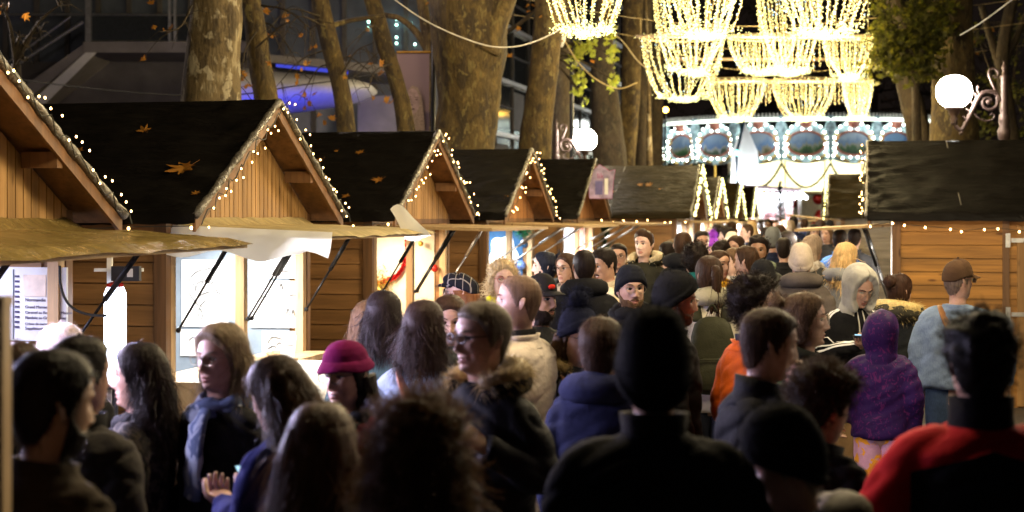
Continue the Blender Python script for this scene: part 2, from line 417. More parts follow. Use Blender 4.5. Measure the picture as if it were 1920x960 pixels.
class Person:
    """builds one person; body frame: feet at origin, facing -Y, +X is the person's left"""
    def __init__(s, label, px, py, Z, yaw, hyaw=0, pitch=0, roll=0, hat_h=.0, child=0, fem=0, age=0, skin=(.5, .3, .21), girth=1.0,
                 group=None, H=None, eyes=True, shw=1.0, fwd=0.0):
        s.Z = Z
        s.H = (CAMZ - (py - HY) * Z / FPX - hat_h) if H is None else H
        s.k = s.H / 1.75
        s.hs = (1.0 if not child else .93) * (1.0 - .03 * fem) * (.97 + .03 * s.k)
        s.z0 = s.H - .12 * s.hs
        s.yaw = R(yaw); s.hy, s.hp, s.hr = R(hyaw), R(pitch), R(roll)
        s.fem, s.age = fem, age
        s.zb = s.z0 + .032 * s.k            # shoulders sit a little higher than the body offsets say
        s.near = Z < 8.6; s.mid = Z < 13
        s.girth = girth; s.shw = shw; s.fwd = fwd
        loc = W(px, 0, Z); loc.z = 0
        s.root = empty('person', loc, R(yaw), label, 'person', group)
        s.skin = skin
        s.n = 64 if s.near else (48 if s.mid else 32)
        s.nr = 74 if s.near else (56 if s.mid else 34)
        t = np.arange(s.n) / s.n * 2 * PI
        s.a = t - .38 * np.sin(t)
        s.arms = {}
        s.rg = np.random.default_rng(abs(hash((round(px), round(py)))) % 99991)
        s.Rm = (Matrix.Rotation(s.hy, 3, 'Z') @ Matrix.Rotation(s.hp, 3, 'X') @ Matrix.Rotation(s.hr, 3, 'Y'))
        s.Rn = np.array(s.Rm)
    # -- head frame to body frame
    def hx(s, v, rigid=False):
        v = np.asarray(v, float).reshape(-1, 3)
        piv = np.array((0, .012, -.135))
        rot = (v - piv) @ s.Rn.T + piv
        w = np.ones(len(v)) if rigid else sstep(v[:, 2], -.235, -.125)
        o = v * (1 - w[:, None]) + rot * w[:, None]
        o = o * s.hs
        o[:, 1] -= s.fwd * (np.ones(len(v)) if rigid else sstep(v[:, 2], -.26, -.12))
        o[:, 2] += s.z0
        return o
    def bp(s, p):
        """body point given relative to head centre for a 1.75 m person"""
        p = np.asarray(p, float)
        q = p * s.k
        q = q + np.array((0, 0, s.zb))
        return q
    def finish(s, mb, name, mats, smooth=True):
        return mb.build(name, mats, s.root, smooth=smooth)
    def surf_y(s, x, z):
        x = np.atleast_1d(np.asarray(x, float)); z = np.atleast_1d(np.asarray(z, float))
        w, f, b, e = prof(z)
        q = np.clip(np.abs(x) / w, 0, .999) ** (1 / e)
        return -f * np.sqrt(1 - q ** 2) ** .95 - face_dy(x, z, s.fem, s.age)
    # -- body mesh: head, neck, trunk, arms, hands, legs
    def body(s, lip=None, brow=None, eyes=True, teeth=False):
        mb = MB()
        zz = np.concatenate([np.linspace(.1199, .09, 10), np.linspace(.084, -.118, s.nr), np.linspace(-.126, -.205, 7)])
        rings = []; zg = []
        for z in zz:
            x, y = head_pts(np.full(s.n, z), s.a)
            if -.125 < z < .06:
                d = face_dy(x, np.full(s.n, z), s.fem, s.age) * (np.cos(s.a) > 0) * np.clip(np.cos(s.a) * 4, 0, 1)
                y = y - d
            rings.append(np.stack([x, y, np.full(s.n, z)], 1))
        hv = [s.hx(r) for r in rings]
        # trunk continues the same surface
        kk = .87 * s.girth
        for z, w, f, b in [(-.245, .112, .060, .070), (-.265, .138, .075, .08), (-.31, .15, .09, .095), (-.42, .15, .10, .10), (-.58, .14, .095, .095), (-.72, .15, .10, .105), (-.82, .15, .10, .11), (-.88, .10, .08, .08)]:
            x = w * kk * np.sin(s.a); y = np.where(np.cos(s.a) > 0, -f * kk * np.cos(s.a), -b * kk * np.cos(s.a))
            q = np.stack([x, y, np.full(s.n, z)], 1) * s.k; q[:, 2] += s.zb
            hv.append(q)
        nn = len(mb.f)
        mb.loft(hv, 0)
        # lips by position
        lips = set()
        for i, z in enumerate(zz[:-1]):
            if -.080 < z < -.053:
                for j in range(s.n):
                    x = rings[i][j][0]
                    if np.cos(s.a[j]) > .5 and abs(x) < .023 * (1 - ((z + .066) / .016) ** 2):
                        mb.m[nn + i * s.n + j] = 1
        # ears
        for sx in (-1, 1):
            pr = []
            for t in np.linspace(0, 1, 9):                      # lobe to top, an oval shell tilted back and standing off the head
                zc = -.030 + .053 * t
                wv = .0135 * math.sqrt(max(0, 1 - (2 * t - 1.06) ** 2 * .86)) * (.62 + .42 * t) + .001
                c0 = np.array((sx * (.0725 + .004 * math.sin(PI * t)), .012 + .010 * t, zc))
                pr.append([(c0[0] + sx * (.0052 * math.cos(q) + (.011 * max(0, math.sin(q)) * wv / .0155 * .8)), c0[1] + math.sin(q) * wv, c0[2]) for q in np.linspace(0, 2 * PI, 12, endpoint=False)])
            mb.loft([s.hx(r, True) for r in pr], 0)
        if eyes and not (s.Z > 26):
            for sx in (-1, 1):
                ex, ez = sx * .0315, .011
                ey = float(s.surf_y(ex, ez)[0])
                vs, fs, ms = [], [], []
                nu, nv = 14, 10
                for i in range(nv + 1):
                    th = PI * i / nv
                    for j in range(nu):
                        ph = 2 * PI * j / nu
                        vs.append((ex + .0135 * math.sin(th) * math.cos(ph), ey + .0045 - .0085 * math.cos(th), ez + .0070 * math.sin(th) * math.sin(ph)))
                for i in range(nv):
                    for j in range(nu):
                        fs.append((i * nu + j, i * nu + (j + 1) % nu, (i + 1) * nu + (j + 1) % nu, (i + 1) * nu + j))
                        ms.append(3 if i < 2 else 2)
                mb.add(s.hx(vs, True), fs, ms)
                xs = np.linspace(-.0145, .0145, 7)
                lid = [(ex + q, float(s.surf_y(ex + q, ez)[0]) - .0022, ez + .0078 * (1 - (q / .017) ** 2) - .001) for q in xs]
                mb.tube(s.hx(lid, True), .0016, 5, 3)
                xs = np.linspace(-.017, .019, 7) * sx
                br = [(ex + q, float(s.surf_y(ex + q, .031 + .004 * (1 - ((q * sx - .004) / .02) ** 2))[0]) - .001, .031 + .0045 * (1 - ((q * sx - .004) / .02) ** 2)) for q in xs]
                mb.tube(s.hx(br, True), [.0022, .0034, .0036, .0034, .003, .0025, .0016], 6, 4, flat=1.1 - .3 * s.fem)
        if teeth:
            xs = np.linspace(-.017, .017, 7)
            mb.tube(s.hx([(q, float(s.surf_y(q, -.0645)[0]) - .0005, -.0640 + 6 * q * q) for q in xs], True), [.001, .0026, .003, .003, .003, .0026, .001], 6, 2)
        # arms and hands
        for side, (E, Wr, kw) in s.arms.items():
            sx = 1 if side == 'L' else -1
            S = s.bp((sx * .135 * s.shw, 0, -.29)); E = s.bp((sx * E[0], E[1], E[2])); Wp = s.bp((sx * Wr[0], Wr[1], Wr[2]))
            mb.tube([S, (S + E) / 2, E, (E + Wp) / 2, Wp], [.05 * s.k, .046 * s.k, .04 * s.k, .036 * s.k, .026 * s.k], 10, 0)
            s.hand(mb, Wp, E, sx, **kw)
        # legs
        for sx in (-1, 1):
            hip = s.bp((sx * .085, 0, -.80)); ft = np.array((sx * .095 * s.k, .02, .05)); kn = hip * .47 + ft * .53; kn[1] -= .02
            mb.tube([hip, (hip + kn) / 2, kn, (kn + ft) / 2 + np.array((0, .012, .03)), ft], [.078 * s.k, .072 * s.k, .052 * s.k, .052 * s.k, .036 * s.k], 10, 0)
        lc = lip or (s.skin[0] * .72, s.skin[1] * .5, s.skin[2] * .5)
        s.finish(mb, 'body', [skinmat(s.skin), skinmat(lc), M['sclera'], M['iris'], hairmat(brow or (.045, .028, .018))])
    def hand(s, mb, Wp, E, sx, axis=None, palm=None, curl=.45, spread=.0, point=False):
        d = Vector(axis) if axis is not None else Vector(Wp - E)
        d.normalize()
        n = Vector(palm) if palm is not None else Vector((-sx, 0, 0))
        n = (n - d * n.dot(d)).normalized()
        u = d.cross(n)                      # across the knuckles
        if axis is not None or palm is not None:
            pass
        ts = 1 if u.dot(Vector((0, -1, .4))) > 0 else -1     # thumb lies on the forward / upper side
        u = u * ts
        k = s.k; o = Vector(Wp)
        rings = []
        for t, w, th in [(-.02, .024, .019), (.012, .029, .017), (.045, .040, .0155), (.078, .042, .0135), (.092, .039, .011)]:
            c = o + d * (t * k)
            rings.append([tuple(c + (u * (math.cos(q) * w) + n * (math.sin(q) * th)) * k) for q in [2 * PI * j / 12 for j in range(12)]])
        mb.loft(rings, 0)
        for i, (off, L, r) in enumerate([(.030, .073, .0086), (.010, .081, .0088), (-.011, .075, .0084), (-.030, .058, .0075)]):
            p = o + (d * .082 + u * off) * k
            cu = 0.1 if (point and i == 0) else curl * (1 + .12 * i)
            dirv = (d + u * off * (1.5 + spread)).normalized()
            pts = [p]; ang = .12
            for seg in (.45, .32, .23):
                ang += cu * .95
                pts.append(pts[-1] + (dirv * math.cos(ang) + n * math.sin(ang)) * (L * seg * k))
            mb.tube(pts, [r * k, r * k * .98, r * k * .88, r * k * .66], 8, 0)
        p = o + (d * .022 + u * .026) * k
        q = p + (d * .030 + u * .024 + n * .012) * k
        q2 = q + (d * .028 + u * .004 + n * (.014 + .012 * curl)) * k
        q3 = q2 + (d * .022 - u * .004 + n * (.012 + .01 * curl)) * k
        mb.tube([p, q, q2, q3], [.0145 * k, .0115 * k, .0098 * k, .007 * k], 8, 0)
        s.handpos = getattr(s, 'handpos', {}); s.handpos[sx] = (o + (d * .09 + n * .03) * k, d, n, u)
    # -- hair and headwear as offset shells over the same head
    def shell(s, mask, thick, zs=None, zlo=-.125, zsq=None, nzk=1.0, lump=0, lumpf=14, seed=0, seg=None, inset=.007):
        n = seg or max(40, s.n); m = 46 if s.near else (36 if s.mid else 26)
        a = np.linspace(0, 2 * PI, n, endpoint=False)
        z = np.concatenate([np.linspace(.1199, .10, 6), np.linspace(.094, zlo, m)])
        A, Zg = np.meshgrid(a, z)
        x, y = head_pts(Zg, A)
        P = np.stack([x, y, Zg], 2)
        Nn = np.stack([x / .075 ** 2, (y - .002) / .095 ** 2, np.clip(Zg, -.02, 1) / .105 ** 2 * nzk], 2)
        Nn /= np.linalg.norm(Nn, axis=2, keepdims=True) + 1e-9
        mk = mask(A, Zg)
        th = thick(A, Zg) if callable(thick) else np.full_like(A, thick)
        if lump:
            ln = np.array([[mnoise.noise(Vector((P[i, j] * lumpf).tolist()) + Vector((seed, 0, 0))) for j in range(n)] for i in range(len(z))])
            th = th * (1 + lump * ln)
        off = th * mk - inset * (1 - mk)
        P = P + Nn * off[:, :, None]
        return P, Nn, mk
    def shell_mesh(s, P, mb=None, mat=0):
        mb = mb or MB()
        mb.loft([s.hx(P[i], True) for i in range(P.shape[0])], mat)
        return mb
    def ribbons(s, mb, pts, nrm, count, L, width=.0022, lift=.006, curl=0.0, down=1.0, mat=0, seg=5):
        if count <= 0: return
        ii = s.rg.integers(0, len(pts), count)
        P = pts[ii] + s.rg.normal(0, .004, (count, 3)); Nv = nrm[ii]
        g = np.array((0, 0, -1.0)) * down
        T = g - Nv * (Nv @ g)[:, None] + np.stack([Nv[:, 0], Nv[:, 1] + .25, 0 * Nv[:, 0]], 1) * (Nv[:, 2] > .6)[:, None]; T = T - Nv * (T * Nv).sum(1)[:, None]; T += s.rg.normal(0, .25 + curl, (count, 3)); T /= np.linalg.norm(T, axis=1, keepdims=True)
        Bn = np.cross(T, Nv); Bn /= np.linalg.norm(Bn, axis=1, keepdims=True) + 1e-9
        LL = L * s.rg.uniform(.5, 1.2, count); lf = lift * s.rg.uniform(-.2, 1.3, count)
        w = width * s.rg.uniform(.6, 1.3, count); ph = s.rg.uniform(0, 6.28, count)
        V = []
        for i in range(seg + 1):
            t = i / seg
            c = P + T * (LL * t)[:, None] + Nv * (lf * math.sin(PI * min(t * .9 + .1, 1)) - (.002 if i == 0 else 0))[:, None]
            c = c + np.array((0, 0, -1)) * (LL * t * t * .25 * down)[:, None]
            if curl: c = c + Bn * (curl * .02 * np.sin(ph + t * 7))[:, None] + Nv * (curl * .016 * np.cos(ph + t * 7))[:, None]
            ww = w * (1 - .75 * t)
            V.append(np.stack([c - Bn * ww[:, None], c + Bn * ww[:, None]], 1))
        V = np.stack(V, 1).reshape(-1, 3)     # count, seg+1, 2
        fs = []
        per = (seg + 1) * 2
        for q in range(count):
            b = q * per
            for i in range(seg): fs.append((b + 2 * i, b + 2 * i + 1, b + 2 * i + 3, b + 2 * i + 2))
        mb.add(s.hx(V, True), fs, mat)
    def hairline(s, style):
        if style in ('short', 'crop', 'quiff', 'balding'):
            ks = [0, 30, 55, 70, 84, 100, 118, 140, 180]; zs = [.078, .074, .062, .03, -.028, .0, -.05, -.085, -.095]
        elif style == 'fringe':
            ks = [0, 30, 55, 70, 84, 100, 118, 140, 180]; zs = [.05, .048, .04, .0, -.05, -.08, -.10, -.11, -.12]
        else:
            ks = [0, 20, 50, 70, 84, 100, 120, 140, 180]; zs = [.082, .076, .05, .0, -.07, -.10, -.12, -.12, -.12]
        def f(A):
            d = np.degrees(np.abs((A + PI) % (2 * PI) - PI))
            return np.interp(d, ks, zs)
        return f
    def hair(s, style, c, th=None, L=.3, strands=None, wave=0.0, vol=1.0, side=0, under_hat=False):
        """style: crop, short, quiff, curly, long, pony, bun, bob, fringe"""
        hl = s.hairline({'bob': 'long', 'curly': 'long', 'curlyshort': 'short', 'pony': 'long', 'bun': 'long'}.get(style, style))
        mask = (lambda A, Zg: sstep(Zg - hl(A), -.006, .012) * sstep(.03 - Zg, 0, .015)) if under_hat else (lambda A, Zg: sstep(Zg - hl(A), -.006, .012))
        tt = th or {'crop': .0025, 'short': .014, 'quiff': .016, 'balding': .004, 'curlyshort': .03, 'curly': .035, 'long': .016, 'pony': .010, 'bun': .012, 'bob': .02, 'fringe': .018}[style]
        if under_hat: tt = min(tt, .008)
        if style in ('short', 'quiff', 'curlyshort'):
            tk = lambda A, Zg: tt * (.45 + .55 * sstep(Zg, -.02, .08)) + (.014 * sstep(Zg, .06, .1) * sstep(np.cos(A), .2, .9) if style == 'quiff' else 0)
        else: tk = tt
        lump = {'curly': .8, 'curlyshort': .7, 'crop': .0, 'balding': 0}.get(style, .35)
        P, N_, mk = s.shell(mask, tk, lump=lump, lumpf={'curly': 30, 'curlyshort': 32}.get(style, 18), seed=s.rg.uniform(0, 50))
        mb = s.shell_mesh(P)
        sel = mk > .6
        pts, nr = P[sel], N_[sel]
        nst = strands if strands is not None else (1300 if s.near else (380 if s.mid else 60))
        if style == 'crop': nst = nst // 3
        if under_hat: nst = nst // 8; sel = sel & (P[:, :, 2] < -.01); pts, nr = P[sel], N_[sel]
        if not len(pts): nst = 0
        cw = .0016 if s.near else .003
        if style in ('curly', 'curlyshort'):
            s.ribbons(mb, pts, nr, int(nst * 1.2), .055 if style == 'curly' and s.near else .03, cw, .018 if style == 'curly' and s.near else .010, curl=1.0)
        else:
            s.ribbons(mb, pts, nr, nst, {'crop': .010, 'balding': .010}.get(style, .022), cw * .8, .003 if style == 'crop' else .004, curl=wave)
        if style in ('long', 'curly', 'bob'):
            rings = []; n = 40 if s.near else 26
            LL = {'bob': .16}.get(style, L)
            K = 26 if s.near else 14
            aa = np.linspace(0, 2 * PI, n, endpoint=False)
            for i in range(K):
                t = i / (K - 1); zt_ = .0 if under_hat else .07; z = zt_ - (zt_ + LL) * t
                w = np.interp(z, [-.5, -.35, -.2, -.1, 0, .07], [.10, .12, .118, .108, .096, .072]) * vol
                b = np.interp(z, [-.5, -.35, -.2, -.1, 0, .07], [.17, .165, .145, .128, .118, .098]) * (.5 + .5 * vol)
                f = np.interp(z, [-.5, -.3, -.16, -.1, 0, .07], [.06, .03, .0, -.012, -.03, -.05])
                if t > .9: w *= 1 - (t - .9) * 3.5; b = f + (b - f) * (1 - (t - .9) * 2.0)
                cy, ry = (b + f) / 2, (b - f) / 2
                x = w * np.sin(aa); y = cy - ry * np.cos(aa)
                sd = s.rg.uniform(0, 1)
                gr = np.array([mnoise.noise(Vector((math.cos(q) * 6, math.sin(q) * 6, z * (3 + 12 * wave)))) for q in aa])
                g2 = np.array([mnoise.noise(Vector((math.cos(q) * 17, math.sin(q) * 17, z * (4 + 20 * wave)))) for q in aa])
                rr = 1 + .13 * gr + .07 * g2 * (1 + wave)
                rings.append(np.stack([x * rr + side * .03 * t, cy + (y - cy) * rr, np.full(n, z) + .01 * g2], 1))
            mb.loft([s.hx(r) for r in rings], 0)
            Q = np.concatenate(rings[3:]); cen = np.concatenate([np.tile(r.mean(0), (n, 1)) for r in rings[3:]])
            nq = Q - cen; nq[:, 2] = 0; nq /= np.linalg.norm(nq, axis=1, keepdims=True) + 1e-9
            back = (Q[:, 1] > -.005)
            m2 = MB()
            cnt = int(nst * (2.4 if s.near else 1.5))
            s.ribbons(mb, Q[back], nq[back], cnt, .10, cw, .008, curl=(.9 if style == 'curly' else .15 + wave))
        if style == 'pony':
            pts_ = curve_pts([(0, .095, .045), (0, .135, .04), (.01 * side, .15, -.03), (.02 * side, .135, -.14), (.02 * side, .13, -.24)], 12)
            rad = np.interp(np.linspace(0, 1, 12), [0, .12, .4, .8, 1], [.016, .026, .034, .024, .005]) * vol
            mb.tube(s.hx(pts_), rad, 12)
            pq = np.concatenate([np.tile(p, (20, 1)) for p in pts_]) + s.rg.normal(0, .018, (240, 3))
            nq = s.rg.normal(0, 1, (240, 3)); nq[:, 2] = 0; nq /= np.linalg.norm(nq, axis=1, keepdims=True)
            s.ribbons(mb, pq, nq, 200 if s.mid else 60, .1, cw, .006)
        if style == 'bun':
            c0 = np.array((0, .118, .07))
            v = MB(); v.ball(tuple(c0), (.05, .042, .046), 18, 12)
            q = np.concatenate(v.v); q = np.array([p + (p - c0) * .22 * mnoise.noise(Vector((p * 45).tolist())) for p in q])
            mb.add(s.hx(q, True), v.f)
            nq = (q - c0) / (np.linalg.norm(q - c0, axis=1, keepdims=True) + 1e-9)
            s.ribbons(mb, q, nq, 220 if s.near else 60, .04, cw, .008, curl=.7)
        return s.finish(mb, 'hair', hairmat(c))
    def beard(s, c, full=1.0, mous=True):
        def mask(A, Zg):
            d = np.degrees(np.abs((A + PI) % (2 * PI) - PI))
            top = np.interp(d, [0, 12, 20, 34, 60, 84, 95], [-.078, -.076, -.062, -.052, -.048, -.01, -.01])
            m = sstep(top - Zg, -.004, .006) * sstep(92 - d, 0, 8)
            if full < .6: m = m * sstep(Zg, -.125, -.11)
            return m
        P, N_, mk = s.shell(mask, .005 * full + .0035, lump=.5, lumpf=60, zlo=-.135, inset=.02, seg=72)
        # follow the face relief
        n = P.shape[1]
        mb = s.shell_mesh(P)
        if mous:
            xs = np.linspace(-.027, .027, 9)
            mb.tube(s.hx([(q, float(s.surf_y(q, -.0515 - 8 * q * q)[0]) - .0015, -.0505 - 10 * q * q) for q in xs], True), [.0015, .004, .0055, .006, .0055, .006, .0055, .004, .0015], 7)
        sel = mk > .7
        if s.mid and sel.any(): s.ribbons(mb, P[sel], N_[sel], 260, .014, .0012, .003)
        s.finish(mb, 'beard', hairmat(c))
    def moustache(s, c):
        mb = MB(); xs = np.linspace(-.03, .03, 9)
        mb.tube(s.hx([(q, float(s.surf_y(q, -.0515 - 6 * q * q)[0]) - .002, -.050 - 9 * q * q) for q in xs], True), [.0015, .0045, .006, .0068, .006, .0068, .006, .0045, .0015], 7)
        s.finish(mb, 'moustache', hairmat(c))
    def beanie(s, mat, front=.05, back=-.045, tall=.018, rib=True, pom=None, th=.013, fold=.035, dip=.0):
        def line(A):
            d = np.abs((A + PI) % (2 * PI) - PI) / PI
            return front + (back - front) * sstep(d, 0.05, .95) + dip * np.sin(A)
        mask = lambda A, Zg: sstep(Zg - line(A), -.004, .004)
        def tk(A, Zg):
            t = th + .006 * sstep(line(A) + fold - Zg, -.003, .003)
            return t + (np.abs(np.sin(A * 26)) * .0022 if rib else 0)
        P, N_, mk = s.shell(mask, tk, seg=104 if s.near else 60, lump=.25, lumpf=11)
        P[:, :, 2] += tall * sstep(P[:, :, 2], .03, .13)
        mb = s.shell_mesh(P)
        if s.near or s.mid:
            sel = mk > .9
            s.ribbons(mb, P[sel], N_[sel], 500 if s.near else 150, .012, .0008, .004, curl=.8)
        if pom:
            v = MB(); c0 = np.array((0, .02, .155 + tall)); v.ball(tuple(c0), pom, 16, 10)
            q = np.concatenate(v.v)
            mb.add(s.hx(q, True), v.f)
            nq = (q - c0) / (np.linalg.norm(q - c0, axis=1, keepdims=True) + 1e-9)
            s.ribbons(mb, q, nq, 500, .03, .0014, .02, curl=.8)
        return s.finish(mb, 'beanie', mat)
    def cap(s, mat, brim=.075, line=.035, front_tall=.02):
        mask = lambda A, Zg: sstep(Zg - (line - .03 * sstep(-np.cos(A), -.2, 1)), -.003, .003)
        P, N_, mk = s.shell(mask, .012, lump=.15, seg=64)
        P[:, :, 2] += front_tall * sstep(P[:, :, 2], .04, .12) * (1 - .5 * (P[:, :, 1] > 0))
        mb = s.shell_mesh(P)
        top, bot = [], []
        aa = np.linspace(-1.15, 1.15, 15)
        x0, y0 = head_pts(np.full(15, line + .003), aa)
        rings = []
        for t in np.linspace(0, 1, 5):
            sx = x0 * (1.12 - .10 * t); yy = y0 * 1.08 - brim * t * np.cos(aa) ** .8
            zz = line + .004 - .018 * t - 1.6 * (sx ** 2) * (.3 + .7 * t) + .012
            up = np.stack([sx, yy, zz + .003], 1); dn = np.stack([sx, yy, zz - .002], 1)[::-1]
            rings.append(np.concatenate([up, dn]))
        mb.loft([s.hx(r, True) for r in rings])
        mb.ball(tuple(s.hx([(0, .0, .136 + front_tall)], True)[0]), (.008, .008, .005), 8, 5)
        return s.finish(mb, 'cap', mat)
    def flatcap(s, mat):
        mask = lambda A, Zg: sstep(Zg - (.05 - .055 * sstep(-np.cos(A), -.6, 1)), -.003, .003)
        P, N_, mk = s.shell(mask, lambda A, Zg: .014 + .010 * sstep(np.cos(A), -.2, 1), seg=64, lump=.2, lumpf=10)
        sq = sstep(P[:, :, 2], .05, .13)
        P[:, :, 1] -= .028 * sq; P[:, :, 2] -= .012 * sq * (P[:, :, 1] < 0)
        mb = s.shell_mesh(P)
        aa = np.linspace(-1.2, 1.2, 15); x0, y0 = head_pts(np.full(15, .055), aa); rings = []
        for t in np.linspace(0, 1, 4):
            sx = x0 * 1.1; yy = y0 * 1.12 - .045 * t * np.cos(aa); zz = .062 - .012 * t - 1.2 * sx ** 2
            rings.append(np.concatenate([np.stack([sx, yy, zz + .006], 1), np.stack([sx, yy, zz - .006], 1)[::-1]]))
        mb.loft([s.hx(r, True) for r in rings])
        return s.finish(mb, 'flat_cap', mat)
    def bucket(s, mat):
        mask = lambda A, Zg: sstep(Zg - .052, -.003, .003)
        P, N_, mk = s.shell(mask, .014, seg=72, lump=.2, lumpf=9)
        P[:, :, 2] += .012 * sstep(P[:, :, 2], .03, .12)
        mb = s.shell_mesh(P)
        aa = np.linspace(0, 2 * PI, 48, endpoint=False); x0, y0 = head_pts(np.full(48, .05), aa); rings = []
        for t, up in [(0, .003), (.5, .003), (1, .003), (1, -.004), (.5, -.004), (0, -.004)]:
            q = 1.14 + .25 * t
            rings.append(np.stack([x0 * q, y0 * q, .066 - .034 * t + up + .006 * np.sin(aa * 3) * t], 1))
        mb.loft([s.hx(r, True) for r in rings])
        band = []
        for z, q in [(.060, 1.20), (.066, 1.24), (.082, 1.26), (.088, 1.22)]:
            xx, yy = head_pts(np.full(48, z), aa); band.append(np.stack([xx * q, yy * q, np.full(48, z)], 1))
        o = s.finish(mb, 'hat', mat)
        return o
    def hood_up(s, mat, th=.028, open_=58, fur=None, top=.012, low=-.21):
        def mask(A, Zg):
            d = np.degrees(np.abs((A + PI) % (2 * PI) - PI))
            lim = np.interp(Zg, [-.21, -.15, -.12, -.05, .05, .085, .105], [0, 8, 26, open_, open_ - 4, open_ * .55, 0])
            return sstep(d - lim, -3, 5)
        def tk(A, Zg): return th + .012 * sstep(-Zg, .02, .16) + .012 * sstep(-np.cos(A), .3, 1) * sstep(Zg, -.1, .05)
        P, N_, mk = s.shell(mask, tk, zlo=low, seg=72, lump=.35, lumpf=9)
        P[:, :, 2] += top * sstep(P[:, :, 2], .04, .13)
        mb = s.shell_mesh(P)
        o = s.finish(mb, 'hood', mat)
        return o
    def hood_down(s, mat, r=.05, fur=None, drop=0.0, size=1.0, furL=.045):
        pts = []; rad = []
        for t in np.linspace(-1, 1, 17):
            q = t * 2.35
            k = math.cos(q / 2.35 * PI / 2)
            pts.append((math.sin(q) * (.105 + .02 * k) * size, (.012 + math.cos(q) * .095 * size), -.185 + .035 * k + .02 - drop * k))
            rad.append((.024 + (r - .024) * k))
        mb = MB(); mb.tube(s.hx(pts), rad, 14)
        v = mb.v[0]
        mb.v[0] = np.array([p + (p - np.array((0, 0, s.z0 - .2))) * .10 * mnoise.noise(Vector((p * 16).tolist())) for p in v])
        o = s.finish(mb, 'hood', mat)
        if fur:
            s.fur_trim(pts, rad, fur, furL)
        return o
    def fur_trim(s, pts, rad, c, L=.045, name='fur_trim'):
        mb = MB(); P = np.array(pts); 
        up = P + np.array((0, 0, .02)); rr = np.array(rad) * .75 + .008
        mb.tube(s.hx(up), rr, 12)
        n = 2600 if s.near else (1500 if s.mid else 300)
        ii = s.rg.uniform(0, len(up) - 1.001, n); i0 = ii.astype(int); fr = (ii - i0)[:, None]
        c0 = up[i0] * (1 - fr) + up[i0 + 1] * fr; r0 = rr[i0][:, None]
        d = s.rg.normal(0, 1, (n, 3)); d /= np.linalg.norm(d, axis=1, keepdims=True)
        s.ribbons2(mb, c0 + d * r0 * .8, d, L, .0016 if s.near else .0026)
        return s.finish(mb, name, hairmat(c))
    def ribbons2(s, mb, P, D, L, w):
        n = len(P); D = D + s.rg.normal(0, .35, D.shape); D /= np.linalg.norm(D, axis=1, keepdims=True)
        B = np.cross(D, s.rg.normal(0, 1, D.shape)); B /= np.linalg.norm(B, axis=1, keepdims=True) + 1e-9
        LL = (L * s.rg.uniform(.4, 1.15, n))[:, None]
        V = np.stack([P - B * w, P + B * w, P + D * LL * .55 - np.array((0, 0, .12)) * LL + B * w * .6, P + D * LL * .55 - np.array((0, 0, .12)) * LL - B * w * .6, P + D * LL - np.array((0, 0, .4)) * LL], 1).reshape(-1, 3)
        fs = []
        for q in range(n):
            b = q * 5; fs += [(b, b + 1, b + 2, b + 3), (b + 3, b + 2, b + 4)]
        mb.add(s.hx(V), fs)
    def scarf(s, mat, r=.04, tail=True, fuzz=0, tall=1.0):
        mb = MB()
        for j, (zz, rr, ph) in enumerate([(-.155, .083, 0), (-.19, .098, .8), (-.125 if tall > 1 else -.17, .08, 1.6)]):
            pts = []
            for q in np.linspace(0, 2 * PI, 22):
                pts.append((math.cos(q) * rr, .005 + math.sin(q) * rr * .92, zz + .012 * math.sin(q + ph) + .01 * math.sin(q)))
            mb.tube(s.hx(pts), [r * (.75 + .25 * math.sin(q * 3 + ph)) for q in np.linspace(0, 2 * PI, 22)], 10)
        if tail:
            pts = curve_pts([(.03, -.10, -.17), (.035, -.135, -.24), (.04, -.155, -.36), (.035, -.16, -.5)], 10)
            mb.tube(s.hx(pts), [.03, .042, .05, .052, .052, .05, .05, .052, .054, .05], 10, flat=.35)
        v = np.concatenate(mb.v); mb.v = [np.array([p + np.array(mnoise.noise_vector(Vector((p * 22).tolist()))) * .010 for p in v])]
        return s.finish(mb, 'scarf', mat)
    def collar(s, mat, h=.07, r=.075, flare=.012, name='collar'):
        mb = MB(); n = 28; rings = []
        for z, q in [(-.215, 1.35), (-.20, 1.12), (-.20 + h * .5, 1.0), (-.20 + h, 1.0 + flare * 4), (-.20 + h - .002, .86 + flare * 4), (-.20 + h * .4, .86), (-.205, .95)]:
            rings.append([(math.sin(a) * r * q, .008 - math.cos(a) * r * q * .95 - (.012 if math.cos(a) > .0 else 0) * math.cos(a), z + .012 * (1 - math.cos(a)) * .5) for a in np.linspace(0, 2 * PI, n, endpoint=False)])
        mb.loft([s.hx(r_) for r_ in rings])
        return s.finish(mb, name, mat)
    def glasses(s, c='dark', rnd=False, r=.0215, th=.0016, tint=False):
        mb = MB(); g2 = MB()
        z0 = .009; yf = float(s.surf_y(0, .012)[0]) - .012
        for sx in (-1, 1):
            cx = sx * .0335
            pts = []
            for q in np.linspace(0, 2 * PI, 25):
                e = 1.0 if rnd else .75
                pts.append((cx + r * 1.12 * np.sign(math.cos(q)) * abs(math.cos(q)) ** e, yf + abs(cx + r * math.cos(q)) * .16, z0 + r * (1 if rnd else .72) * np.sign(math.sin(q)) * abs(math.sin(q)) ** e))
            mb.tube(s.hx(pts, True), th, 6)
            mb.tube(s.hx([(cx + sx * r * 1.1, yf + .008, z0 + .006), (sx * .078, -.02, z0 + .008), (sx * .0795, .018, z0 + .006), (sx * .077, .035, z0 - .008)], True), th * .9, 6)
            vs = pts[:-1]
            g2.add(s.hx(vs, True), [tuple(range(len(vs)))])
        mb.tube(s.hx([(-.011, yf, z0 + .004), (0, yf - .003, z0 + .008), (.011, yf, z0 + .004)], True), th, 6)
        o = s.finish(mb, 'glasses', M['glass_' + c])
        g = g2.build('lens', M['lens'], o)
        return o
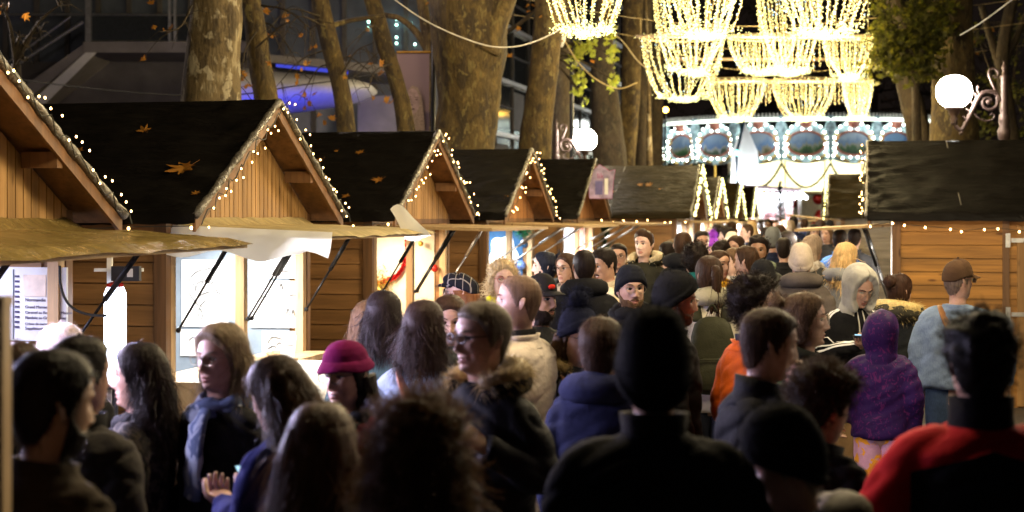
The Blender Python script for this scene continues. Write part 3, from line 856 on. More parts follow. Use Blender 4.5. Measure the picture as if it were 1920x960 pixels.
    # -- clothes
    def coat(s, mat, hem=-.85, puff=0, arms=('down', 'down'), fold=1.0, sleeve=1.0, stripe=None, name='coat'):
        P_ = {'down': ((.228, .03, -.52), (.228, -.05, -.75), {}),
              'wide': ((.29, .03, -.48), (.31, -.05, -.70), {}),
              'pocket': ((.275, .06, -.49), (.20, -.14, -.63), {'curl': .5}),
              'cup': ((.235, -.05, -.46), (.085, -.225, -.27), {'axis': (-.45, -.35, .65), 'palm': (-.7, .2, -.3), 'curl': .75}),
              'face': ((.235, -.09, -.43), (.07, -.165, -.19), {'axis': (-.3, .05, .95), 'palm': (-.5, .8, 0), 'curl': .6}),
              'hold': ((.25, .0, -.50), (.08, -.25, -.45), {'axis': (-.7, -.6, .25), 'palm': (-.2, .4, -.9), 'curl': .8}),
              'fist': ((.25, .02, -.49), (.17, -.17, -.37), {'axis': (-.75, -.25, .45), 'palm': (-.2, .5, -.7), 'curl': 1.0}),
              'phone': ((.25, .02, -.50), (.075, -.26, -.43), {'axis': (-.45, -.8, .3), 'palm': (-.1, -.2, 1), 'curl': .55}),
              'point': ((.25, .02, -.50), (.10, -.24, -.40), {'axis': (-.75, -.45, .45), 'palm': (-.1, -.75, -.5), 'curl': .6, 'point': True})}
        for sd, a in zip(('R', 'L'), arms): s.arms[sd] = P_[a]
        g = s.girth; k = s.k; mb = MB(); n = 36
        aa = np.linspace(0, 2 * PI, n, endpoint=False)
        sw = s.shw
        tor = [(-.178, .064, .058, .072), (-.196, .086, .066, .085), (-.212, .118, .078, .098), (-.232, .150, .09, .110), (-.262, .176, .104, .122), (-.33, .186, .122, .132),
               (-.42, .184, .136, .136), (-.58, .178, .134, .126), (-.72, .190, .138, .138), (-.85, .198, .14, .142), (-1.1, .20, .14, .14), (-1.3, .205, .14, .14)]
        tor = [t for t in tor if t[0] > hem + .02] + [(hem, .197, .138, .14), (hem - .004, .15, .10, .10)]
        rings = []
        for z, w, f, b in tor:
            gg = g if z < -.25 else (1 + (g - 1) * .4)
            ww = w * (sw if z < -.2 else (1 + (sw - 1) * .5)) * (1 + (gg - 1) * .8)
            sq = .85 if z < -.2 else 1
            x = ww * np.sign(np.sin(aa)) * np.abs(np.sin(aa)) ** sq
            y = np.where(np.cos(aa) > 0, -f, b) * np.abs(np.cos(aa)) ** .9 * gg
            q = np.stack([x, y, np.full(n, z)], 1) * k; q[:, 2] += s.zb; q[:, 1] -= s.fwd * .5 * float(sstep(np.array([z]), -.4, -.15)[0])
            rings.append(q)
        mb.loft(rings)
        for side, (E, Wr, kw) in s.arms.items():
            sx = 1 if side == 'L' else -1
            Sn = s.bp((sx * .08 * sw, .0, -.245)); S = s.bp((sx * .152 * sw, 0, -.285)); Ep = s.bp((sx * E[0] * (.6 + .4 * sw * (.7 + .3 * g)), E[1], E[2])); Wp = s.bp((sx * Wr[0], Wr[1], Wr[2]))
            q = k * sleeve * (.7 + .3 * g)
            pts = curve_pts([Sn, S, (S + Ep) / 2 + np.array((sx * .012 * k, .01, 0)), Ep, (Ep + Wp) / 2, Wp], 16)
            rad = np.interp(np.linspace(0, 1, 16), [0, .2, .4, .6, .8, 1], [.056, .070, .066, .061, .054, .046]) * q
            mb.tube(pts, rad, 16)
        vox = .011 if s.Z < 6 else (.013 if s.near else (.018 if s.mid else .028))
        me = voxel(mb, vox, 4 if vox < .015 else 3)
        nv = len(me.vertices); co = np.zeros(nv * 3); no = np.zeros(nv * 3)
        me.vertices.foreach_get('co', co); me.vertices.foreach_get('normal', no)
        co = co.reshape(-1, 3); no = no.reshape(-1, 3)
        sd = Vector((s.rg.uniform(0, 90), 0, 0))
        d = np.zeros(nv)
        for i in range(nv):
            p = Vector(co[i])
            a = mnoise.noise(Vector((p.x * 9, p.y * 9, p.z * 4)) + sd)
            b = mnoise.noise(Vector((p.x * 5 + p.z * 9, p.y * 8, p.z * 13 + p.x * 6)) + sd)
            d[i] = .007 * a - .011 * (1 - abs(b)) ** 5 + .005
        d *= fold
        if puff:
            ph = (co[:, 2] - s.z0) / (puff * s.k) + .25 * np.sin(co[:, 0] * 9)
            d += .016 * np.abs(np.sin(PI * ph)) ** .6 - .008
        co2 = co + no * d[:, None]
        me.vertices.foreach_set('co', co2.reshape(-1))
        me.materials.append(mat)
        me.polygons.foreach_set('use_smooth', np.ones(len(me.polygons), dtype=bool)); me.update()
        o = bpy.data.objects.new(name, me); C.objects.link(o); o.parent = s.root
        s.coat_ob = o
        return o
    def legs(s, mat, shoe=None, bagg=1.0):
        if s.Z < 5.0 and s.H < .9: return
        mb = MB(); k = s.k
        hipz = s.z0 - .80 * k
        for sx in (-1, 1):
            hip = np.array((sx * .085 * k, .005, hipz)); ft = np.array((sx * .098 * k, .02, .075)); kn = hip * .47 + ft * .53 + np.array((0, -.015, 0))
            pts = curve_pts([hip + np.array((0, 0, .12 * k)), hip, (hip + kn) / 2, kn, (kn + ft) / 2, ft], 14)
            rad = np.interp(np.linspace(0, 1, 14), [0, .2, .4, .6, .8, 1], [.095, .10, .09, .07, .066, .062]) * k * bagg
            sd = s.rg.uniform(0, 50)
            rad = [r_ * (1 + .05 * mnoise.noise(Vector((i * 1.3, sd, 0)))) for i, r_ in enumerate(rad)]
            mb.tube(pts, rad, 14)
        s.finish(mb, 'trousers', mat)
        for sx in (-1, 1):
            sh = MB(); rings = []
            for t, w, h in [(0, .030, .05), (.06, .036, .075), (.14, .040, .075), (.2, .046, .055), (.26, .042, .042), (.29, .022, .025)]:
                rings.append([(sx * .10 * k + math.sin(q) * w, .085 - t, max(.004, h * .5 + math.cos(q) * h * .5)) for q in np.linspace(0, 2 * PI, 14, endpoint=False)])
            sh.loft(rings)
            s.finish(sh, 'shoe', shoe or M['shoe'])

M['sclera'] = plain('eye_white', (.62, .6, .57), .25, var=.03, bmp=0)
M['iris'] = plain('dark_eye', (.02, .013, .01), .2, bmp=0)
M['shoe'] = plain('dark_shoe', (.03, .026, .022), .5)
M['glass_dark'] = plain('dark_frame', (.015, .014, .014), .3, bmp=0)
M['glass_red'] = plain('red_frame', (.35, .03, .02), .3, bmp=0)
M['glass_metal'] = plain('metal_frame', (.35, .3, .22), .3, .8, bmp=0)
def lens():
    m = bpy.data.materials.new('lens_glass'); m.use_nodes = True; nt = m.node_tree; nt.nodes.remove(nt.nodes['Principled BSDF'])
    a = nt.nodes.new('ShaderNodeBsdfTransparent'); a.inputs[0].default_value = (.93, .94, .94, 1)
    b = nt.nodes.new('ShaderNodeBsdfGlossy'); b.inputs['Roughness'].default_value = .03
    fr = nt.nodes.new('ShaderNodeFresnel'); fr.inputs[0].default_value = 1.45
    x = nt.nodes.new('ShaderNodeMixShader')
    nt.links.new(fr.outputs[0], x.inputs[0]); nt.links.new(a.outputs[0], x.inputs[1]); nt.links.new(b.outputs[0], x.inputs[2])
    nt.links.new(x.outputs[0], nt.nodes['Material Output'].inputs[0])
    return m
M['lens'] = lens()

def voxel(mb, size, it=3):
    me = bpy.data.meshes.new('tmp'); me.from_pydata(np.concatenate(mb.v).tolist(), [], mb.f)
    o = bpy.data.objects.new('tmp', me); C.objects.link(o)
    m = o.modifiers.new('r', 'REMESH'); m.mode = 'VOXEL'; m.voxel_size = size
    q = o.modifiers.new('s', 'SMOOTH'); q.iterations = it; q.factor = .6
    dg = bpy.context.evaluated_depsgraph_get()
    out = bpy.data.meshes.new_from_object(o.evaluated_get(dg))
    bpy.data.objects.remove(o); bpy.data.meshes.remove(me)
    return out
# ================================================================== the crowd
FAIR, TAN, PALE, BROWN, DEEP = (.52, .32, .235), (.42, .25, .165), (.6, .4, .31), (.26, .14, .08), (.15, .08, .045)
BLK, NAVY, CHAR = (.012, .012, .013), (.015, .018, .04), (.035, .035, .038)
HDARK, HBROWN, HMID, HBLOND, HGREY, HRED = (.018, .012, .009), (.05, .026, .014), (.13, .075, .038), (.5, .34, .16), (.28, .24, .2), (.2, .08, .03)
DK = cloth(BLK, .85); DKS = cloth((.012, .012, .014), .45, sheen=.05); TRO = cloth((.02, .022, .03)); JEAN = cloth((.05, .08, .15), kind='denim')

def world_of(p, v):
    return p.root.location + Matrix.Rotation(p.yaw, 3, 'Z') @ Vector(v)

def phone(p, sx, label, glow=(.35, .6, .75)):
    pos, d, n, u = p.handpos[sx]
    o = empty('phone', world_of(p, pos), p.yaw, label, 'phone')
    Mx = Matrix((u, d, n)).transposed()
    mb = MB(); mb.box((0, .02, 0), (.072, .148, .009), Mx); mb.build('case', M['dark'], o)
    mb = MB(); c = Mx @ Vector((0, 0, .0055)); mb.box(c + Mx @ Vector((0, .02, 0)), (.064, .138, .001), Mx); mb.build('screen', emit('phone_screen', glow, 1.2), o)

def cup(p, sx, label, col='white', up=None):
    pos, d, n, u = p.handpos[sx]
    o = empty('paper_cup', world_of(p, pos + n * .005), p.yaw, label, 'cup')
    mb = MB(); mb.lathe([(.026, -.055), (.028, -.054), (.036, .045), (.038, .048), (.034, .046), (.027, -.045), (.005, -.045)], n=20); mb.build('cup', M[col], o, smooth=True)

def backpack(p, mat, label, w=.27, h=.46, z=-.50):
    o = empty('backpack', p.root.location, p.yaw, label, 'backpack')
    mb = MB(); k = p.k; rings = []
    for t, q in [(0, .5), (.04, .82), (.15, .98), (.45, 1.0), (.75, .95), (.9, .8), (.97, .55), (1, .25)]:
        zz = p.zb + (z - h / 2 + h * t) * k
        rings.append([(np.sign(math.sin(a)) * abs(math.sin(a)) ** .6 * w / 2 * q * k, (.225 - math.cos(a) * .085 * q - .02 * t) * k, zz) for a in np.linspace(0, 2 * PI, 28, endpoint=False)])
    mb.loft(rings); mb.build('bag', mat, o, smooth=True)
    mb = MB(); rings = []
    for t, q in [(0, .5), (.06, .9), (.5, 1), (.92, .9), (1, .5)]:
        zz = p.zb + (z - h * .44 + h * .42 * t) * k
        rings.append([(np.sign(math.sin(a)) * abs(math.sin(a)) ** .6 * w * .4 * q * k, (.295 - math.cos(a) * .035 * q) * k, zz) for a in np.linspace(0, 2 * PI, 24, endpoint=False)])
    mb.loft(rings); mb.tube([(-w * .38 * k, .335 * k, p.zb + (z - .02) * k), (0, .342 * k, p.zb + (z - .015) * k), (w * .38 * k, .335 * k, p.zb + (z - .02) * k)], .005, 6); mb.build('pocket', mat, o, smooth=True)
    for sx in (-1, 1):
        mb = MB(); pts = curve_pts([(sx * .085 * k, .17 * k, p.zb - .30 * k), (sx * .10 * k, .10 * k, p.zb - .205 * k), (sx * .115 * k, .0, p.zb - .205 * k), (sx * .125 * k, -.13 * k, p.zb - .30 * k), (sx * .15 * k, -.14 * k, p.zb - .45 * k), (sx * .19 * k, .02, p.zb - .62 * k)], 24)
        mb.tube(pts, .034 * k, 8, flat=.3); mb.build('strap', mat, o, smooth=True)
    mb = MB(); mb.tube(curve_pts([(-.03, .18 * k, p.zb - .24 * k), (0, .19 * k, p.zb - .20 * k), (.03, .18 * k, p.zb - .24 * k)], 10), .007, 6); mb.build('handle', mat, o, smooth=True)

def shoulder_bag(p, mat, label, side=1, pouch=True, back=True):
    """strap from one shoulder across the back to the other hip"""
    o = empty('shoulder_bag', p.root.location, p.yaw, label, 'bag'); k = p.k; g = p.girth
    Q = [(-side * .09, -.115, -.30), (-side * .10, -.03, -.198), (-side * .085, .085, -.215), (-side * .03, .150 * g, -.32), (side * .05, .160 * g, -.44), (side * .13, .155 * g, -.56), (side * .20 * g, .06, -.70)]
    mb = MB(); mb.tube([(x * k, y * k, p.zb + z * k) for x, y, z in curve_pts(Q, 40)], .024 * k, 8, flat=.25); mb.build('strap', mat, o, smooth=True)
    if pouch:
        mb = MB(); c = (side * .235 * g * k, .03, p.zb - .80 * k); mb.box(c, (.08, .26, .2)); mb.build('pouch', mat, o)

def stripes(p, side, cols, n=3):
    """three pale stripes down a sleeve, from the collar to the cuff"""
    E, Wr, kw = p.arms[side]; sx = 1 if side == 'L' else -1; k = p.k
    out = []
    me = p.coat_ob.data; nv = len(me.vertices); co = np.zeros(nv * 3); me.vertices.foreach_get('co', co); co = co.reshape(-1, 3); no = np.zeros(nv * 3); me.vertices.foreach_get('normal', no); no = no.reshape(-1, 3)
    S = p.bp((sx * .10, 0, -.215)); S2 = p.bp((sx * .165, 0, -.275)); Ep = p.bp((sx * E[0], E[1], E[2])); Wp = p.bp((sx * Wr[0], Wr[1], Wr[2]))
    axis = curve_pts([S, S2, (S2 + Ep) / 2, Ep, (Ep + Wp) / 2, Wp], 44)
    for j in range(n):
        off = (j - (n - 1) / 2) * .42
        mb = MB(); L = []
        for i, c in enumerate(axis[:-1]):
            t = Vector(axis[i + 1] - c).normalized(); bl_ = min(1, max(0, (i - 18) / 16)); out_ = Vector((sx, -.15, .15)).lerp(Vector((sx * .45, -.35, .8)), bl_); out_ = (out_ - t * out_.dot(t)).normalized(); sd = t.cross(out_)
            d = (out_ * math.cos(off) + sd * math.sin(off))
            q = np.array(Vector(c) + d * .062)
            rel = co - np.array(c); al = rel @ np.array(t); m = np.abs(al) < .02
            dirs = rel - al[:, None] * np.array(t); ln = np.linalg.norm(dirs, axis=1); cs = (dirs @ np.array(d)) / (ln + 1e-9)
            m &= (cs > .93) & (ln < .11)
            rr = ln[m].max() if m.any() else .06
            L.append((Vector(c) + d * (rr + .0015), t.cross(d).normalized()))
        vs = []
        for q, sdv in L: vs += [tuple(q - sdv * .0075), tuple(q + sdv * .0075)]
        mb.add(vs, [(2 * i, 2 * i + 1, 2 * i + 3, 2 * i + 2) for i in range(len(L) - 1)]); p.finish(mb, 'sleeve_stripe', cols)

CR = 'crowd walking down the market lane'
def mk(label, px, py, Z, yaw, **k): return Person(label, px, py, Z, yaw, group=CR, **k)

# ---- nearest row, mostly dark against the lights
p = mk('man from behind with dark hair and beard in a brown coat at lower left', 86, 657, 3.75, 142, hyaw=-8, pitch=6, hat_h=.012, skin=TAN)
p.coat(cloth((.04, .028, .018)), arms=('down', 'down')); p.body(eyes=False); p.hair('short', HDARK, th=.016); p.beard(HDARK, .6); p.collar(cloth((.04, .028, .018))); p.legs(TRO)
p = mk('broad man from behind in a dark grey coat with a black collar', 150, 628, 5.0, 150, hyaw=-6, hat_h=.012, skin=FAIR, girth=1.1, shw=1.08)
p.coat(cloth((.05, .045, .042)), arms=('down', 'down')); p.body(eyes=False); p.hair('short', HDARK, th=.012); p.collar(cloth(BLK), h=.085, r=.082); p.legs(TRO)
p = mk('pale haired woman lit violet under the menu board', 116, 605, 6.6, -150, hyaw=10, hat_h=.018, fem=1, skin=PALE)
p.coat(DK); p.body(eyes=False); p.hair('bob', (.42, .34, .3)); p.collar(DK); p.legs(TRO)
p = mk('brown haired person half hidden at the left edge behind the post', 34, 642, 5.6, 160, hat_h=.016, fem=1)
p.coat(DK); p.body(eyes=False); p.hair('bob', HBROWN); p.collar(DK); p.legs(TRO)
p = mk('long dark haired woman in profile looking left beside the white tube lamp', 262, 641, 5.9, -88, hyaw=-4, hat_h=.016, fem=1, skin=FAIR)
p.coat(cloth((.022, .02, .018), kind='camo', c2=(.06, .05, .038)), arms=('down', 'hold')); p.body(); p.hair('long', HDARK, L=.26); p.scarf(cloth(BLK), r=.035, tail=False); p.legs(TRO)
p = mk('woman with glasses, fair hair and a blue patterned scarf before the white prints', 414, 605, 5.85, -42, hyaw=8, hat_h=.02, fem=1, age=.6, skin=FAIR)
p.coat(DK, arms=('down', 'down')); p.body(brow=HGREY); p.hair('bob', (.2, .145, .09), th=.022); p.glasses('metal', True); p.scarf(cloth((.10, .13, .22), kind='blotch', c2=(.32, .36, .44)), r=.042); p.legs(TRO)
p = mk('girl with long brown hair bent over a phone in a blue sleeve', 545, 662, 5.1, -128, hyaw=6, pitch=14, hat_h=.016, fem=1, fwd=.02, skin=FAIR)
p.coat(cloth((.03, .035, .16)), arms=('phone', 'phone')); p.body(eyes=False); p.hair('long', HBROWN, L=.40, vol=1.1); p.legs(TRO)
phone(p, -1, 'phone with a bluish screen held by the girl with long brown hair')
p = mk('smiling woman in a magenta hat and glasses with a dark red coat', 652, 634, 6.2, -28, hyaw=-6, pitch=4, hat_h=.03, fem=1, age=.7, skin=FAIR)
p.coat(cloth((.16, .018, .022)), arms=('down', 'down')); p.body(teeth=True); p.hair('bob', HDARK, under_hat=True); p.bucket(cloth((.12, .005, .05), .95)); p.glasses('dark', True); p.scarf(cloth(BLK), r=.045, tail=False); p.legs(TRO)
p = mk('person from behind with long straight light brown hair at the bottom', 602, 752, 4.15, 172, hat_h=.016, fem=1)
p.coat(DK); p.body(eyes=False); p.hair('long', (.10, .055, .028), L=.46, vol=1.12, strands=1500); p.legs(TRO)
p = mk('person from behind with a big mop of curly brown hair at the bottom', 785, 738, 3.95, 178, hat_h=.034, fem=1)
p.coat(DK); p.body(eyes=False); p.hair('curly', (.085, .045, .02), L=.42, vol=1.2, strands=1800); p.legs(TRO)
p = mk('grey haired man with dark glasses and a fur trimmed black parka in the centre', 905, 564, 5.5, -42, hyaw=-14, hat_h=.014, age=1, skin=FAIR, girth=1.08, shw=1.04)
p.coat(cloth((.012, .012, .014), .6), arms=('hold', 'fist')); p.body(brow=HGREY); p.hair('short', (.16, .125, .09), th=.014); p.glasses('dark', False, .021, .0026); p.hood_down(cloth((.012, .012, .014)), r=.055, fur=(.34, .25, .13), furL=.05, size=1.12); p.legs(TRO)
p = mk('crop haired man in a cream jacket turned to the left in the centre', 975, 514, 7.2, -128, hyaw=34, hat_h=.006, skin=FAIR, girth=1.06, shw=1.05)
p.coat(cloth((.72, .62, .52), .85), hem=-.95, arms=('down', 'pocket'), fold=.55); p.body(); p.hair('crop', (.2, .125, .085)); p.collar(cloth(BLK), h=.075, r=.07); p.collar(cloth((.72, .62, .52), .85), h=.05, r=.086, flare=.02); p.legs(cloth((.35, .34, .4)))
p = mk('long haired woman from behind in a teal green coat before the red tinsel', 719, 545, 8.0, 176, hat_h=.016, fem=1)
p.coat(cloth((.05, .085, .08)), arms=('down', 'down')); p.body(eyes=False); p.hair('bob', (.02, .013, .012), L=.2); p.legs(TRO)
p = mk('fair haired person half hidden behind the teal coat', 692, 562, 8.6, 150, hat_h=.016, fem=1)
p.coat(cloth((.05, .085, .08))); p.body(eyes=False); p.hair('long', HMID, L=.2); p.legs(TRO)
p = mk('woman from behind in a pale blue denim jacket with tied dark hair', 795, 564, 7.0, 165, hyaw=6, hat_h=.014, fem=1)
p.coat(cloth((.22, .27, .34), kind='denim'), arms=('down', 'down'), shw=None) if False else p.coat(cloth((.22, .27, .34), kind='denim'), arms=('down', 'down')); p.body(eyes=False); p.hair('bob', (.035, .02, .016), th=.02); p.collar(cloth((.22, .27, .34), kind='denim'), h=.04, r=.088, flare=.02); p.legs(JEAN)
shoulder_bag(p, cloth((.25, .085, .04), .5), 'brown leather strap on the pale denim jacket of the tied hair woman', side=-1, pouch=False)
p = mk('dark haired girl facing us with lowered eyes behind the denim jacket', 842, 550, 8.1, 12, hyaw=-6, pitch=12, hat_h=.014, fem=1, skin=FAIR)
p.coat(cloth((.035, .04, .03))); p.body(); p.hair('long', HBROWN, L=.24); p.scarf(cloth((.03, .035, .028)), r=.038, tail=False); p.legs(TRO)
p = mk('person in a black tartan flat cap and cream collar in profile before the planks', 864, 507, 9.6, -96, hat_h=.022, fem=1, skin=FAIR)
p.coat(cloth(BLK)); p.body(); p.hair('bob', HRED, under_hat=True); p.flatcap(cloth((.014, .014, .02), kind='check', c2=(.25, .22, .2))); p.glasses('metal', True); p.hood_down(cloth((.5, .38, .24), 1.0, 60), r=.06, size=1.05); p.legs(TRO)
p = mk('curly blonde woman with red glasses and a bright yellow scarf', 943, 486, 11.0, 4, hyaw=6, hat_h=.03, fem=1, age=.7, skin=PALE)
p.coat(cloth((.66, .56, .42)), arms=('down', 'pocket')); p.body(brow=HMID); p.hair('curly', (.55, .42, .24), th=.026, L=.09, vol=.95); p.glasses('red', True); p.scarf(cloth((.6, .55, .02)), r=.042); p.legs(TRO)
p = mk('dark haired woman in profile lit blue by the blue walled chalet', 1022, 470, 12.8, -88, hyaw=-4, hat_h=.014, fem=1, skin=PALE)
p.coat(cloth((.10, .12, .14))); p.body(); p.hair('bun', (.016, .018, .03)); p.hood_down(cloth((.13, .15, .18)), r=.04); p.legs(TRO)
p = mk('woman with round glasses drinking from a white paper cup', 1064, 474, 12.6, -22, hyaw=-20, hat_h=.014, fem=1, skin=TAN)
p.coat(cloth(BLK), arms=('cup', 'down')); p.body(); p.hair('long', HBROWN, L=.12); p.glasses('dark', True, .021, .0014); p.scarf(cloth((.34, .27, .19), kind='blotch', c2=(.2, .16, .12)), r=.045, tail=False); p.legs(TRO)
cup(p, -1, 'white paper cup in the hand of the woman with round glasses')
p = mk('man from behind with cropped hair and a black hooded coat near the paper cup', 1096, 467, 11.0, 172, hyaw=14, hat_h=.006, skin=TAN, girth=1.05, shw=1.05)
p.coat(cloth(BLK)); p.body(eyes=False); p.hair('crop', HDARK); p.hood_down(cloth(BLK), r=.06, size=1.1); p.legs(TRO)
p = mk('bearded man in a black and red cap behind the cream jacket', 1012, 512, 8.8, 40, hyaw=10, hat_h=.03, skin=TAN)
p.coat(DK); p.body(); p.hair('short', HDARK, under_hat=True); p.beard(HDARK, .7); o = p.cap(cloth((.014, .013, .014))); p.legs(TRO)
mb = MB(); mb.ball(tuple(p.hx([(-.02, -.100, .078)], True)[0]), (.026, .007, .014), 10, 6); mb.build('emblem', cloth((.55, .03, .02)), o, smooth=True)
p = mk('child in a dark pompom hat with glasses and fur hood below the black coat', 1080, 548, 7.3, 28, pitch=8, hat_h=.085, fem=1, skin=FAIR)
p.coat(cloth((.02, .02, .022))); p.body(); p.hair('bob', HBROWN, under_hat=True); p.beanie(cloth((.012, .014, .03), .95), pom=.05, front=.045); p.glasses('dark'); p.hood_down(cloth((.05, .04, .03)), r=.05, fur=(.2, .14, .06), furL=.05); p.legs(TRO)
shoulder_bag(p, cloth((.16, .07, .035), .5), 'brown strap on the dark coat of the pompom hat child', side=1, pouch=True)
p = mk('young man in a black beanie with thin glasses and a maroon jacket facing us', 1182, 496, 9.4, 8, hyaw=6, hat_h=.03, skin=FAIR)
p.coat(cloth((.09, .022, .026), .6)); p.body(); p.hair('short', HBROWN, under_hat=True); p.beanie(cloth((.012, .013, .017)), front=.05, back=-.06); p.glasses('metal', True, .024, .0013); p.beard(HMID, .45); p.scarf(cloth(BLK), r=.05, tail=False, tall=1.2); p.legs(TRO)
p = mk('laughing man with a moustache in a cream fleece looking down to the left', 1140, 462, 12.0, -72, hyaw=10, pitch=14, hat_h=.014, skin=TAN)
p.coat(cloth((.56, .47, .30), .95, 60)); p.body(teeth=True); p.hair('short', HDARK); p.moustache(HDARK); p.collar(cloth((.56, .47, .30), .95, 60), h=.08, r=.09); p.legs(TRO)
p = mk('tall man in a dark parka with a fur lined hood standing before the plank wall', 1208, 431, 14.6, -24, hyaw=-8, hat_h=.016, skin=PALE)
p.coat(cloth((.03, .028, .018), .8)); p.body(); p.hair('quiff', HBROWN); p.hood_down(cloth((.03, .028, .018)), r=.07, fur=(.55, .45, .28), size=1.15, furL=.045); p.legs(TRO)
p = mk('person with glasses peeking out behind the laughing moustached man', 1160, 456, 15.5, -10, hat_h=.014)
p.coat(DK); p.body(); p.hair('short', HDARK); p.glasses('dark'); p.legs(TRO)
p = mk('bearded man in a black beanie with glasses lit red, in profile to the right', 1260, 506, 7.7, 96, hyaw=-8, pitch=6, hat_h=.03, age=1, skin=(.5, .27, .2))
p.coat(DK); p.body(brow=HGREY); p.hair('short', HGREY, under_hat=True); p.beanie(cloth((.012, .012, .013), .95), front=.055, back=-.085, dip=.0); p.beard((.2, .12, .09), .8); p.glasses('metal', False, .02, .0016); p.collar(DK); p.legs(TRO)
p = mk('large figure from behind in a black beanie and black coat, nearest in the centre', 1226, 576, 3.95, 180, hat_h=.03, skin=TAN, shw=1.08, girth=1.1)
p.coat(cloth((.014, .014, .015), .95)); p.body(eyes=False); p.hair('short', HDARK, under_hat=True); p.beanie(cloth((.012, .012, .012), .98), front=.045, back=-.10, tall=.02, fold=.03, th=.014); p.collar(cloth((.02, .018, .018)), h=.085, r=.08, flare=.02); p.legs(TRO)
p = mk('person from behind with brown hair in a blue hooded sweatshirt', 1128, 596, 6.2, 158, hyaw=8, hat_h=.012, skin=TAN)
p.coat(cloth((.03, .035, .085), .95)); p.body(eyes=False); p.hair('short', HBROWN, th=.018); p.hood_down(cloth((.035, .04, .095), .95), r=.06, size=1.02); p.legs(JEAN)
p = mk('man with a shaved nape and black coat turned right before the lit opening', 1281, 434, 14.2, 142, hyaw=10, hat_h=.005, skin=PALE)
p.coat(cloth(BLK)); p.body(eyes=False); p.hair('crop', HBROWN); p.hood_down(cloth(BLK), r=.065, size=1.1); p.legs(TRO)
p = mk('person from behind with tousled dark hair and a teal hood', 1304, 455, 12.4, 170, hyaw=8, hat_h=.03)
p.coat(cloth((.012, .09, .10))); p.body(eyes=False); p.hair('curlyshort', HDARK); p.hood_down(cloth((.012, .11, .12)), r=.055); p.legs(TRO)
p = mk('person from behind with a ponytail, white jacket and dark green backpack', 1330, 478, 10.0, 178, hyaw=14, hat_h=.012, fem=1, skin=TAN)
p.coat(cloth((.62, .57, .46), .95, 70)); p.body(eyes=False); p.hair('pony', HBROWN); p.hood_down(cloth((.4, .37, .26), .95, 70), r=.06, size=1.05); p.legs(TRO)
backpack(p, cloth((.035, .035, .02), .6), 'dark green backpack worn over a white jacket')
p = mk('woman in a mustard scarf just right of the ponytail', 1348, 468, 13.0, 24, hyaw=10, hat_h=.012, fem=1, skin=TAN)
p.coat(cloth((.6, .56, .5))); p.body(); p.hair('pony', HBROWN); p.scarf(cloth((.55, .28, .015)), r=.05, tail=False); p.legs(TRO)
p = mk('woman with pulled back hair in a white jacket in profile to the left', 1376, 464, 14.2, -76, hat_h=.012, fem=1, skin=PALE)
p.coat(cloth((.7, .66, .6))); p.body(); p.hair('bun', HMID); p.collar(cloth((.7, .66, .6))); p.legs(TRO)
p = mk('man from behind with short brown hair and a red inner collar', 1400, 460, 12.8, -145, hyaw=16, hat_h=.012, skin=FAIR)
p.coat(cloth((.03, .028, .026))); p.body(eyes=False); p.hair('short', HBROWN, th=.01); p.collar(cloth((.4, .02, .03)), h=.06, r=.085); p.legs(TRO)
p = mk('bearded man with twisted dark hair in a grey green hooded jacket facing us', 1423, 440, 14.5, -8, hyaw=-8, hat_h=.03, skin=BROWN)
p.coat(cloth((.07, .07, .062))); p.body(); p.hair('curlyshort', HDARK); p.beard(HDARK, .6); p.hood_down(cloth((.16, .19, .13)), r=.05); p.legs(TRO)
p = mk('person in a black knit hat in front of the twisted haired man', 1430, 487, 11.0, 165, hat_h=.028)
p.coat(DK); p.body(eyes=False); p.hair('short', HDARK, under_hat=True); p.beanie(cloth(BLK), back=-.09); p.legs(TRO)
p = mk('boy with dark curls in an orange jacket in profile to the right', 1412, 515, 7.5, 112, hyaw=-18, hat_h=.03, skin=TAN)
p.coat(cloth((.55, .095, .01), .6)); p.body(); p.hair('curlyshort', HDARK); p.glasses('metal', True, .02, .0012); p.collar(cloth((.02, .025, .05)), h=.06, r=.08); p.collar(cloth((.55, .095, .01), .6), h=.035, r=.095, flare=.03); p.legs(TRO)
p = mk('short haired man in a black coat looking right and raising a hand to his mouth', 1428, 574, 5.5, 110, hyaw=-10, pitch=10, hat_h=.012, age=.5, skin=FAIR, girth=1.05)
p.coat(cloth((.013, .013, .016), .7), arms=('down', 'face')); p.body(); p.hair('short', HBROWN, th=.012); p.collar(cloth((.013, .013, .016), .7), h=.075, r=.09); p.legs(TRO)
p = mk('woman with gold rimmed glasses and tied back brown hair in profile', 1508, 547, 7.0, 78, hyaw=4, hat_h=.012, fem=1, skin=FAIR)
p.coat(cloth((.014, .016, .013), kind='camo', c2=(.03, .06, .02)), arms=('down', 'down')); p.body(); p.hair('bun', (.085, .05, .028)); p.glasses('metal', True, .023, .0014); p.hood_down(cloth((.014, .015, .014)), r=.04); p.legs(TRO)
p = mk('boy in a white hood and black jacket with white sleeve stripes looking at a phone', 1601, 490, 10.9, 14, hyaw=4, pitch=24, hat_h=.05, fwd=.03, skin=FAIR)
p.coat(cloth((.012, .012, .013), .8), hem=-.62, arms=('phone', 'point')); p.body(); p.hood_up(cloth((.40, .385, .34), .95), th=.044, open_=50, top=.006); stripes(p, 'R', M['paper']); stripes(p, 'L', M['paper']); p.glasses('metal', True, .02, .001)
mb = MB()
for sx in (-1, 1): mb.tube(curve_pts([p.bp((sx * .02, -.09, -.20)), p.bp((sx * .024, -.135, -.30)), p.bp((sx * .03, -.155, -.42))], 10), .0055, 6)
p.finish(mb, 'drawstring', cloth((.5, .48, .42)))
